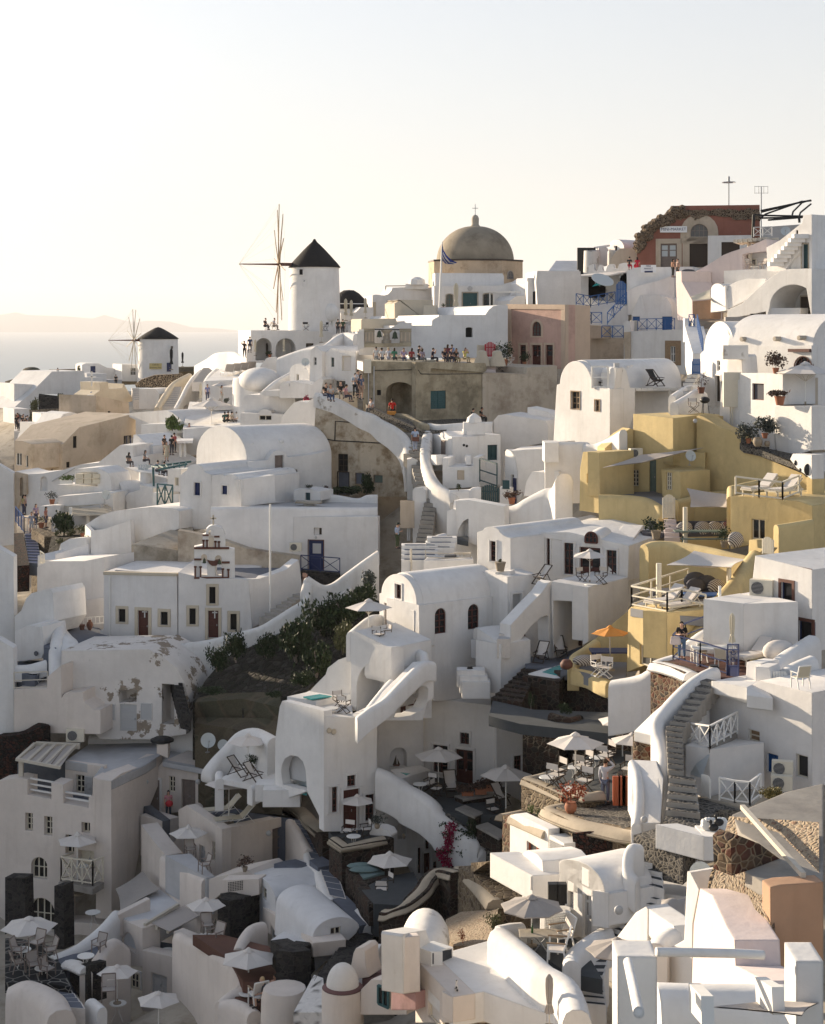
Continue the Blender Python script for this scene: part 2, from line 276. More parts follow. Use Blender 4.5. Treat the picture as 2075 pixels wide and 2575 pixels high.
 def d(s,pl,x0,y0,x1,y1,mat=_e,arch=0,rec=.2,sur=None,sw=.14,body=-1,ho_=1,lv_=2,glass=None,hd_=1):
  pg=s.poly(pl,x0,y0,x1,y1,arch);us=[p[0]for p in pg];zs=[p[1]for p in pg];u0,u1,z0,z1=min(us),max(us),min(zs),max(zs)
  q=-rec+.04 if ho_ else.03
  if ho_:s.cut(pl,pg,rec,body)
  m=MB().add(*pm_([pl.p3(u,z,q)for u,z in pg],-pl.n3*.03));lw=(u1-u0)/lv_;H=(z1-z0)
  for i in rg_(lv_):
   a=u0+lw*i;m.bar(pl.p3(a+.05,z0,q+.015),pl.p3(a+.05,z1-.02,q+.015),.09,.04,pl.n3);m.bar(pl.p3(a+lw-.05,z0,q+.015),pl.p3(a+lw-.05,z1-.02,q+.015),.09,.04,pl.n3)
   for k in(.06,.42,.72,.97):m.bar(pl.p3(a+.05,z0+H*k,q+.014),pl.p3(a+lw-.05,z0+H*k,q+.014),.09,.035,pl.n3)
  dr=m.obj('door',mat,s.e,s.loc)
  if glass:
   for i in rg_(lv_):
    a=u0+lw*i;g=[(a+.11,z0+H*.46),(a+lw-.11,z0+H*.46),(a+lw-.11,z0+H*.93),(a+.11,z0+H*.93)]
    MB().add(*pm_([pl.p3(u,z,q+.008)for u,z in g],-pl.n3*.005)).obj('pane',glass,dr,s.loc)
  if hd_:MB().box(pl.p3((u0+u1)/2+.06 if lv_>1 else u1-.12,z0+H*.46,q+.06),(.05,.05,.12)).obj('handle',_C,dr,s.loc)
  if sur or not ho_:s.sur(pl,pg,sur or _a,sw)
  return dr
 def add(s,name,m,mat,sm_=None,lb_=None):
  o=m.obj(name,mat,s.e,s.loc,sm_)
  if lb_:o['label']=lb_
  return o
 def fin(s):
  for o,m in s.cuts.values():
   me=fixn(m.mesh('cutter',s.loc));c=bpy.data.objects.new('cutter',me);C.objects.link(c)
   md=o.modifiers.new('b','BOOLEAN');md.object=c;md.operation='DIFFERENCE';md.solver='EXACT';md.use_self=True;c.matrix_world=Matrix.Translation(s.loc)
   bpy.context.view_layer.update();dg=bpy.context.evaluated_depsgraph_get();ne=bpy.data.meshes.new_from_object(o.evaluated_get(dg),depsgraph=dg)
   o.modifiers.clear();old=o.data
   if len(ne.polygons)>2:
    o.data=ne;ne.name=o.name;ne.shade_smooth();ne.set_sharp_from_angle(angle=rad(35))
   bpy.data.objects.remove(c);bpy.data.meshes.remove(me)
  return s.e
def cr(pts,sub):
 out=[]
 for i in rg_(len(pts)-1):
  a,b,c,d=pts[max(i-1,0)],pts[i],pts[i+1],pts[min(i+2,len(pts)-1)]
  for k in rg_(sub):
   t=k/sub;out.append(.5*((2*b)+(c-a)*t+(2*a-5*b+4*c-d)*t*t+(3*b-a-3*c+d)*t**3))
 return out+[pts[-1]]
def rb_(pts,h,t,sub=6,rnd=1,zb=None):
 pts=cr(pts,sub)if sub>1 else pts;vs=[];k=0;hs=h if callable(h)else(lambda f:h);n=len(pts);off=[]
 for i,p in en_(pts):
  d=pts[min(i+1,n-1)]-pts[max(i-1,0)];d.z=0;d.normalize();u=V((d.y,-d.x,0));b=zb if zb is not None else p.z-hs(i/(n-1))
  pr=[(-.5,None),(-.5,-.42),(-.38,-.13),(-.16,0),(.16,0),(.38,-.13),(.5,-.42),(.5,None)]if rnd else[(-.5,None),(-.5,0),(.5,0),(.5,None)]
  for a,z in pr:q=p+u*(a*t);q.z=b if z is None else p.z+z*t;vs.append(q)
 k=len(pr);fs=[(i*k+j,i*k+(j+1)%k,(i+1)*k+(j+1)%k,(i+1)*k+j)for i in rg_(n-1)for j in rg_(k)]+[tuple(rg_(k)),tuple(rg_(n*k-1,(n-1)*k-1,-1))]
 return vs,fs
def wall(name,lb_,pts,h,t,mat=_a,cat=_f,sub=6,rnd=1,zb=None,gp_=None):
 b=[P(*p)for p in pts];c=sum(b,V((0,0,0)))/len(b);c.z-=(h if not callable(h)else h(.5));vs,fs=rb_(b,h,t,sub,rnd,zb)
 me=bpy.data.meshes.new(name);me.from_pydata([tuple(p-c)for p in vs],[],fs);fixn(me);return tag(lnk(name,me,mat,None,c,60),lb_,cat,gp_)
def st_(name,lb_,bl,br,tl,tr,n,tread='grey',riser=_F,thick=.9,nose=.04,cat='stairs',parent=None,arc=0):
 bl,br,tl,tr=[P(*q)for q in(bl,br,tl,tr)];m=MB();tm=MB();dz=((tl.z+tr.z)-(bl.z+br.z))/2/n
 loc=(bl+br)/2
 for i in rg_(n):
  f0,f1=i/n,(i+1)/n;a,b=bl.lerp(tl,f0),br.lerp(tr,f0);c,d=bl.lerp(tl,f1+.02),br.lerp(tr,f1+.02);z=(bl.z+br.z)/2+dz*(i+1)
  for q in(a,b,c,d):q.z=z
  m.add(*pm_([a,b,d,c],V((0,0,-dz-thick))))
  if nose is not None:
   e=.12;ctr=(a+b+c+d)/4;r=[q.lerp(ctr,e)+V((0,0,.006))for q in(a,b,d,c)];tm.add(*pm_(r,V((0,0,-.02))))
 if parent:m.obj('steps',riser,parent.e,parent.loc);tm.v and tm.obj('treads',tread,parent.e,parent.loc);return
 e=em_(name,lb_,cat,loc);fixn(m.obj('steps',riser,e,loc).data);tm.v and fixn(tm.obj('treads',tread,e,loc).data);return e
def ct_(o,parent=None):
 c=o.copy();C.objects.link(c);c.parent=parent
 for ch in list(o.children):ct_(ch,c)
 return c
_proto={}
def pc_(key,make,loc,rz,lb_,gp_=None,sc=1):
 if key not in _proto:o=_proto[key]=make()
 else:o=ct_(_proto[key])
 o.location=loc;o.rotation_euler=(0,0,rz);o.scale=(sc,)*3;o['label']=lb_
 if gp_:o['group']=gp_
 elif'group'in o:del o['group']
 return o
def umb_mesh(d,h,n,mat,sag=.05,valance=0,pole=_d,cap=True,square=False):
 def mk():
  e=em_('parasol','','parasol',V((0,0,0)));rr=d/2
  MB().tb_([(0,0,0),(0,0,h*.99)],.03,8).obj('pole',pole,e,None,60)
  MB().l_(Q('.26,0 .26,.06 .05,.09 .05,.3'),(0,0,0),12).obj('base',_N,e)
  b=MB();vs=[V((0,0,h))];top=[];rise=d*.155
  K=5
  for k in rg_(n):
   a=2*math.pi*(k+.5)/n
   for i in rg_(1,K+1):
    f=i/K;vs.append(V((math.cos(a)*rr*f,math.sin(a)*rr*f,h-rise*(f**1.12)-0)))
   a2=2*math.pi*(k+1)/n;ch=math.cos(math.pi/n)
   for i in rg_(1,K+1):
    f=i/K;q=rr*f*ch*(1-.035*f);vs.append(V((math.cos(a2)*q,math.sin(a2)*q,h-rise*(f**1.12)-sag*math.sin(math.pi*min(f,.9))*.6)))
  m2=2*n;fs=[]
  for k in rg_(m2):
   a=1+k*K;c=1+((k+1)%m2)*K;fs.append((0,a,c))
   for i in rg_(K-1):fs.append((a+i,a+i+1,c+i+1,c+i))
  k0=len(vs);low=[v-V((0,0,.012 if not valance else 0))for v in vs]
  b.add(vs,fs);b.add(low,[tuple(reversed(f))for f in fs])
  if valance:
   for k in rg_(m2):
    a=vs[k*K+K];c=vs[((k+1)%m2)*K+K];b.add([a,c,c-V((0,0,valance)),a-V((0,0,valance))],[(0,1,2,3)])
  cn=b.obj(_Z_,mat,e)
  r=MB()
  for k in rg_(n):
   a=2*math.pi*(k+.5)/n;r.bar((0,0,h-.04),(math.cos(a)*rr*.99,math.sin(a)*rr*.99,h-rise-.03),.02);r.bar((0,0,h-rise*1.9),(math.cos(a)*rr*.55,math.sin(a)*rr*.55,h-rise*.62-.03),.018)
  r.obj('ribs',_B,e)
  if cap:MB().l_([(rr*.2,h-rise*.115),(rr*.15,h+.015),(rr*.05,h+.1),(.02,h+.12)],(0,0,0),n).obj('vent',mat,cn)
  return e
 return mk
def umb(x,y,Y,wpx,yb,lb_,kind=_i,gp_='open parasols',rz=None,n=6):
 d=M(wpx,Y);b=P(x,yb,Y);h=P(x,y,Y).z-b.z;sc=round(h/2.35,1)or 1;r=round(d/h,1)
 mk=umb_mesh(2.35*r,2.35,n,kind,valance=0 if kind!=_D_ else.06,pole=_c if kind!='orangecloth'else _C)
 return pc_(('u',kind,r,n),mk,b,R.uniform(0,1)if rz is None else rz,lb_,gp_,h/2.35)
def cumb_mesh(mat,pole):
 def mk():
  e=em_('closed_parasol','','parasol',V((0,0,0)));MB().tb_([(0,0,0),(0,0,2.45)],.028,8).obj('pole',pole,e,None,60);MB().l_(Q('.24,0 .24,.07 .05,.1'),(0,0,0),12).obj('base',_N,e)
  b=MB();n=16;vs=[];prof=Q('.04,2.5 .1,2.42 .17,2.3 .19,2 .17,1.5 .12,1.1 .2,.85 .24,.65')
  for i,(r,z)in en_(prof):
   for k in rg_(n):q=r*(1 if k%2 else.62);vs.append((q*math.cos(2*math.pi*k/n),q*math.sin(2*math.pi*k/n),z))
  b.add(vs,[(i*n+k,i*n+(k+1)%n,(i+1)*n+(k+1)%n,(i+1)*n+k)for i in rg_(len(prof)-1)for k in rg_(n)]+[tuple(rg_(n-1,-1,-1)),tuple(rg_((len(prof)-1)*n,len(prof)*n))])
  b.obj(_Z_,mat,e);MB().l_(Q('.135,1.05 .14,1.1 .135,1.15'),(0,0,0),12).obj('tie',mat,e);return e
 return mk
def cumb(x,y,Y,yb,lb_,mat=_P_,gp_='closed parasols'):
 b=P(x,yb,Y);h=P(x,y,Y).z-b.z;return pc_(('c',mat),cumb_mesh(mat,_B if mat!=_E_ else _r),b,R.uniform(0,6),lb_,gp_,h/2.5)
def table_mk():
 e=em_('round_table','',_y_,V((0,0,0)));MB().l_(Q('.36,.7 .37,.715 .36,.735'),(0,0,0),28).obj(_H_,_c,e,None,30)
 for k in rg_(3):
  a=k*2.094;c,s=math.cos(a),math.sin(a);MB().tb_([(c*.28,s*.28,0),(c*.2,s*.2,.15),(c*.08,s*.08,.35),(c*.1,s*.1,.5),(c*.22,s*.22,.7)],.013,6).obj('leg',_c,e,None,60)
 return e
def ta_(x,y,Y,lb_,gp_='round white tables',sc=1):return pc_(_y_,table_mk,P(x,y,Y)-V((0,0,.72*sc)),R.uniform(0,2),lb_,gp_,sc)
def dchair_mk(fr,cl):
 def mk():
  e=em_('director_chair','','chair',V((0,0,0)));f=MB()
  for s in(-1,1):
   x=.27*s
   f.bar((x,.02,0+.02),(x,.02,.03),.04);f.bar((x,-.22,.02),(x,.22,.02),.035);f.bar((x,-.25,.64),(x,.22,.64),.05,.03)
   f.bar((x,-.2,.46),(x,-.2,.64),.03);f.bar((x,.2,.45),(x,.24,.92),.03);f.bar((x,-.24,.46),(x,.22,.46),.03)
  for y in(-.18,.18):f.bar((-.27,y,.03),(.27,y,.46),.028);f.bar((.27,y,.03),(-.27,y,.46),.028)
  f.obj(_P,fr,e);MB().box((0,0,.465),(.54,.44,.02)).obj(_k_,cl,e);b=MB();b.box((0,.235,.8),(.56,.02,.22),Matrix.Rotation(-.06,3,'X')).obj('backrest',cl,e);return e
 return mk
def ch_(x,y,Y,rz,lb_,kind='bw',gp_=None,sc=1):
 fr,cl={'bw':(_l,_i),'ww':(_c,_i),'wg':(_B,_U),'bb':(_r,_E_)}[kind]
 return pc_(('dc',kind),dchair_mk(fr,cl),P(x,y,Y),rad(rz),lb_,gp_,sc)
def dkchair_mk(fr,cl):
 def mk():
  e=em_('deck_chair','','deck chair',V((0,0,0)));f=MB();
  for s in(-1,1):
   x=.29*s;f.bar((x,-.55,.02),(x,.5,1.02),.045);f.bar((x,-.42,.42),(x,.5,.02),.045);f.bar((x,-.5,.52),(x,.14,.56),.06,.03);f.bar((x,.12,.55),(x,.42,.03),.03)
  for y,z in((-.55,.04),(.5,1.02),(.5,.03),(-.42,.42)):f.bar((-.29,y,z),(.29,y,z),.04)
  f.obj(_P,fr,e);c=Q('0,-.42,.42 0,-.15,.3 0,.15,.5 0,.35,.78 0,.49,1');m=MB()
  for a,b in zip(c,c[1:]):m.bar(a,b,.5,.015,(0,0,1))
  m.obj('sling',cl,e);return e
 return mk
def dc_(x,y,Y,rz,lb_,kind='bw',gp_=None,sc=1):
 fr,cl={'bw':(_l,_i),'bn':(_l,'capmat')}[kind];return pc_(('dk',kind),dkchair_mk(fr,cl),P(x,y,Y),rad(rz),lb_,gp_,sc)
def lounger_mk(fr,cl,style):
 def mk():
  e=em_('sun_lounger','','sun lounger',V((0,0,0)));f=MB()
  if style==_C:
   for s in(-1,1):
    x=.3*s;f.tb_([(x,-1,.3),(x,.25,.3),(x,.75,.85)],.018,6);f.tb_([(x,-.25,.02),(x,.1,.28),(x,.55,.38),(x,.85,.02)],.016,6);f.tb_([(x,-.95,.3),(x,-1,.02)],.016,6)
  else:
   for s in(-1,1):
    x=.31*s;f.bar((x,-1,.3),(x,.9,.3),.05,.08);f.bar((x,-.85,0),(x,-.85,.3),.06);f.bar((x,.75,0),(x,.75,.3),.06);f.bar((x,.25,.32),(x,.85,.8),.045)
   for y in(-.98,-.5,0,.5,.88):f.bar((-.31,y,.3),(.31,y,.3),.05)
   f.bar((-.31,.6,.58),(-.31,.85,.3),.03);f.bar((.31,.6,.58),(.31,.85,.3),.03)
  f.obj(_P,fr,e);t=.07 if style!=_C else.02
  MB().box((0,-.37,.34+t/2),(.58,1.26,t)).obj(_k_,cl,e);MB().bar((0,.24,.34+t),(0,.84,.86+t),.58,t,(0,-1,1)).obj('backrest',cl,e);return e
 return mk
def lg_(x,y,Y,rz,lb_,kind=_J,gp_=None,sc=1):
 a={_J:(_B,_i,'w'),_C:(_c,_P_,_C),'cream':(_d,_i,'w'),'tan':(_c,_U,_C)}[kind]
 return pc_(('lg',kind),lounger_mk(*a),P(x,y,Y),rad(rz),lb_,gp_,sc)
def gchair_mk(cl,fr=_c,arm=_J):
 def mk():
  e=em_('garden_chair','','chair',V((0,0,0)))
  f=MB()
  for s in(-1,1):
   x=.27*s;f.bar((x,-.24,0),(x,-.22,.62),.04);f.bar((x,.3,0),(x,.18,.45),.04);f.bar((x,.18,.42),(x,.34,.92),.04);f.bar((x,-.24,.43),(x,.2,.42),.035)
  f.bar((-.27,.34,.92),(.27,.34,.92),.04);f.bar((-.27,-.22,.43),(.27,-.22,.43),.035);f.obj(_P,fr,e)
  for s in(-1,1):MB().bar((.27*s,-.27,.64),(.27*s,.24,.64),.06,.025).obj('armrest',arm,e)
  MB().box((0,-.02,.445),(.5,.42,.02)).obj(_k_,cl,e);MB().bar((0,.19,.47),(0,.335,.9),.5,.018,(0,-1,0)).obj('backrest',cl,e);return e
 return mk
def gc_(x,y,Y,rz,lb_,kind=_a,gp_=None,sc=1):
 a={_a:(_i,_c,_J),'tan':(_U,_o,_o),'plain':(_P_,_c,_c)}[kind]
 return pc_(('gc',kind),gchair_mk(*a),P(x,y,Y),rad(rz),lb_,gp_,sc)
def ac_mk():
 e=em_('air_conditioner','','air conditioner',V((0,0,0)));MB().box((0,0,.33),(.85,.32,.6)).obj('casing',_d,e);MB().l_([(.23,0),(.23,.02)],(-.13,-.162,.33),20,(0,-1,0)).obj('fan',_r,e)
 g=MB();[g.box((-.13,-.185,.33+(i-4)*.05),(.44,.01,.012))for i in rg_(9)];g.obj('grille',_g,e);m=MB();m.box((-.25,0,.015),(.08,.34,.03));m.box((.25,0,.015),(.08,.34,.03));m.obj('feet',_C,e);return e
def ac(x,y,Y,rz,lb_,sc=1):return pc_('ac',ac_mk,P(x,y,Y),rad(rz),lb_,None,sc)
def dish_mk():
 e=em_('satellite_dish','','satellite dish',V((0,0,0)));n=20;m=MB();m.l_(Q('.005,0 .18,.016 .34,.055 .45,.1 .455,.115 .44,.115 .33,.07 .17,.03 .004,.014'),(0,0,0),24,(0,-1,.35));m.obj('reflector',_w_,e,None,50)
 a=MB();a.tb_(Q('0,.02,-.38 0,-.25,-.42 0,-.52,.06'),.016,6);a.box((0,-.55,.08),(.07,.12,.07));a.obj('receiver_arm',_C,e);MB().tb_(Q('0,.08,0 0,.16,-.2 0,.16,-.75'),.025,8).l_([(.15,-.77),(.15,-.74)],(0,.16,0),10).obj('mount',_C,e);return e
def dish(x,y,Y,dpx,rz,lb_):return pc_(_w_,dish_mk,P(x,y,Y),rad(rz),lb_,None,M(dpx,Y)/.91)
def lv_(m,c,r,n,ls,seed,shell=.35,asp=1.6):
 q=random.Random(seed)
 for _ in rg_(n):
  while 1:
   d=V((q.uniform(-1,1),q.uniform(-1,1),q.uniform(-1,1)))
   if.05<d.length<=1:break
  d=d.normalized()*(shell+(1-shell)*q.random()**.6)*(1+.18*q.gauss(0,1));p=V((c[0]+d.x*r[0],c[1]+d.y*r[1],c[2]+d.z*r[2]));a=V((q.gauss(0,1),q.gauss(0,1),q.gauss(0,1)+.5)).normalized();b=a.cross(V((q.gauss(0,1),q.gauss(0,1),q.gauss(0,1)))).normalized();s=ls*q.uniform(.6,1.3)
  m.add([p-a*s*asp/2,p+b*s*.4,p+a*s*asp/2,p-b*s*.4],[(0,1,2,3)])
 return m
_bush={}
def crown(mat,nb,n,ls,seed,flat=.8):
 k=(mat,nb,n,ls,seed)
 if k not in _bush:
  q=random.Random(seed);m=MB()
  for i in rg_(nb):
   a=q.uniform(0,6.28);rr=q.uniform(0,.62);r=q.uniform(.25,.46);lv_(m,(rr*math.cos(a)*.9,rr*math.sin(a)*.9,.15+q.uniform(.12,.68)*flat),(r,r,r*.85),n//nb,ls,seed*31+i)
  _bush[k]=m.mesh('crown');_bush[k].materials.append(MT[mat])
 return _bush[k]
def bush(name,lb_,x,y,Y,wpx,hpx,mat=_n,cat=_d_,gp_=None,seed=1,n=900,nb=9,ls=.11,trunk=True):
 w_,h_=M(wpx,Y),M(hpx,Y);e=em_(name,lb_,cat,P(x,y,Y),gp_)
 o=bpy.data.objects.new('crown',crown(mat,nb,n,ls,seed));C.objects.link(o);o.parent=e;o.scale=(w_/1.9,w_/1.9,h_/1.05);o.rotation_euler=(0,0,seed)
 if trunk:
  m=MB();q=random.Random(seed)
  for k in rg_(4):a=q.uniform(0,6.28);m.tb_([(0,0,-.1),(math.cos(a)*w_*.08,math.sin(a)*w_*.08,h_*.3),(math.cos(a)*w_*.25,math.sin(a)*w_*.25,h_*.7)],[w_*.03,w_*.02,w_*.006],5)
  m.obj('trunk',_o,e)
 return e
def pot_mk(mat,prof):
 return MB().l_(prof,(0,0,0),16)
POTS={_l_:Q('.14,0 .24,.12 .28,.28 .24,.42 .2,.46 .22,.5'),_O:Q('.16,0 .23,.34 .25,.35 .25,.4 .22,.4'),'amphora':Q('.12,0 .26,.25 .33,.5 .28,.72 .14,.88 .13,.95 .17,1'),'box':None}
def pot(x,y,Y,wpx,lb_,plant=_n,ph=.6,mat=_v_,kind=_O,seed=3,pw=.45,gp_=None,name='potted_plant',spiky=0,n=260):
 e=em_(name,lb_,'potted plant'if plant else'jar',P(x,y,Y),gp_);w_=M(wpx,Y)
 if kind=='box':MB().box((0,0,.15),(w_,.28,.3)).box((0,0,.31),(w_+.06,.34,.04)).obj('planter',mat,e);s=1;top=.3
 else:
  pr=POTS[kind];mr=max(r for r,z in pr);s=w_/2/mr;MB().l_([(r*s,z*s)for r,z in pr],(0,0,0),18).obj('pot',mat,e,None,40);top=pr[-1][1]*s
 if plant and spiky:
  m=MB();q=random.Random(seed)
  for k in rg_(22):
   a=q.uniform(0,6.28);t=q.uniform(.1,.9);L=ph*q.uniform(.7,1.1);d=V((math.cos(a)*t,math.sin(a)*t,1)).normalized();u=V((-math.sin(a),math.cos(a),0));b0=V((0,0,top));mid=b0+d*L*.6;tip=b0+d*L+V((0,0,-L*t*.25))
   m.add([b0-u*.03,b0+u*.03,mid+u*.035,tip,mid-u*.035],[(0,1,2,3,4)])
  m.obj('foliage',plant,e)
 elif plant:
  m=MB();q=random.Random(seed);nb=4 if kind!='box'else 6
  for i in rg_(nb):lv_(m,(q.uniform(-.5,.5)*(w_ if kind=='box'else pw),q.uniform(-.4,.4)*min(pw,.4),top+ph*q.uniform(.25,.6)),(pw*.55,pw*.5,ph*.4),n//nb,max(.075,pw*.14),seed*7+i)
  m.tb_([(0,0,top-.05),(.03,0,top+ph*.5)],.015,5);m.obj('foliage',plant,e)
 return e
SKIN={'a':(.5,.3,.21),'b':(.36,.19,.12),'c':(.22,.11,.07)}
for k,c in SKIN.items():pk_('skin_'+k,c,.55,.06,5,0,0,.3)
_clo={}
def clothmat(c):
 k='cl_%d_%d_%d'%tuple(int(v*255)for v in c)
 if k not in MT:pk_(k,c,.9,.12,9)
 return k
def skinmesh(name,verts,edges,root=0,sub=1):
 me=bpy.data.meshes.new(name);me.from_pydata([v[:3]for v in verts],edges,[]);o=bpy.data.objects.new(name,me);C.objects.link(o);o.modifiers.new('s','SKIN');sd=o.modifiers.new('d','SUBSURF');sd.levels=sub;sd.render_levels=sub
 for i,v in en_(verts):
  sv=me.skin_vertices[0].data[i];r=v[3];sv.radius=(r,r)if not isinstance(r,tuple)else r;sv.use_root=(i==root)
 bpy.context.view_layer.update();dg=bpy.context.evaluated_depsgraph_get();ne=bpy.data.meshes.new_from_object(o.evaluated_get(dg),depsgraph=dg);bpy.data.objects.remove(o);bpy.data.meshes.remove(me);ne.name=name;ne.shade_smooth();ne.materials.clear();return ne
POSES={}
def pose(kind):
 J=dict(pel=(0,0,.93),spi=(0,0,1.12),che=(0,.01,1.32),nec=(0,0,1.47),hb=(0,-.02,1.56),ht=(0,-.02,1.68),hL=(-.095,0,.88),kL=(-.105,-.03,.49),aL=(-.11,.02,.09),tL=(-.125,-.15,.03),hR=(.095,0,.88),kR=(.11,-.02,.49),aR=(.12,.03,.09),tR=(.14,-.14,.03),sL=(-.185,.01,1.39),eL=(-.23,.04,1.11),wL=(-.235,-.06,.87),sR=(.185,.01,1.39),eR=(.23,.04,1.11),wR=(.235,-.06,.87))
 if kind in('phone','hold'):J.update(eL=(-.22,.03,1.12),wL=(-.06,-.24,1.17),eR=(.22,.03,1.12),wR=(.06,-.25,1.19),hb=(0,-.05,1.55),ht=(0,-.08,1.66))
 if kind=='photo':J.update(eL=(-.27,-.16,1.25),wL=(-.07,-.22,1.5),eR=(.27,-.16,1.25),wR=(.07,-.22,1.5))
 if kind=='headhand':J.update(eL=(-.36,-.06,1.52),wL=(-.14,-.03,1.7))
 if kind=='walk':J.update(kL=(-.1,-.2,.53),aL=(-.1,-.22,.12),tL=(-.1,-.38,.08),kR=(.1,.05,.48),aR=(.1,.26,.14),tR=(.1,.14,.04),eL=(-.24,.14,1.13),wL=(-.22,.1,.9),eR=(.24,-.06,1.12),wR=(.22,-.22,.94))
 if kind in('sit','sitphoto','lie'):
  d=-.46
  for k in J:J[k]=(J[k][0],J[k][1],J[k][2]+d)
  J.update(kL=(-.13,-.44,.46),aL=(-.12,-.46,.08),tL=(-.13,-.6,.03),kR=(.12,-.43,.47),aR=(.13,-.4,.08),tR=(.14,-.55,.03),eL=(-.23,-.05,.68),wL=(-.1,-.28,.6),eR=(.23,-.05,.68),wR=(.1,-.27,.58),che=(0,-.03,.86),nec=(0,-.06,1),hb=(0,-.09,1.09),ht=(0,-.1,1.21))
  if kind=='sitphoto':J.update(eL=(-.25,-.22,.8),wL=(-.07,-.28,1.02),eR=(.25,-.22,.8),wR=(.07,-.28,1.02))
  if kind=='lie':J.update(che=(0,.14,.8),nec=(0,.22,.93),hb=(0,.24,1.02),ht=(0,.25,1.14),sL=(-.185,.18,.86),sR=(.185,.18,.86),kL=(-.1,-.44,.62),kR=(.1,-.45,.6),aL=(-.1,-.62,.2),tL=(-.1,-.76,.2),aR=(.1,-.62,.2),tR=(.1,-.76,.2))
 return J
BODY=[('pel',.115),('spi',.105),('che',.125),('nec',.052),('hb',.078),('ht',.072),('hL',.088),('kL',.058),('aL',.038),('tL',.034),('hR',.088),('kR',.058),('aR',.038),('tR',.034),('sL',.062),('eL',.042),('wL',.029),('sR',.062),('eR',.042),('wR',.029)]
ED=[('pel','spi'),('spi','che'),('che','nec'),('nec','hb'),('hb','ht'),('pel','hL'),('hL','kL'),('kL','aL'),('aL','tL'),('pel','hR'),('hR','kR'),('kR','aR'),('aR','tR'),('che','sL'),('sL','eL'),('eL','wL'),('che','sR'),('sR','eR'),('eR','wR')]
_pm={}
def sub_sk(J,names,radii,edges):
 vs=[J[n]+(r,)for n,r in zip(names,radii)];ix={n:i for i,n in en_(names)};return vs,[(ix[a],ix[b])for a,b in edges]
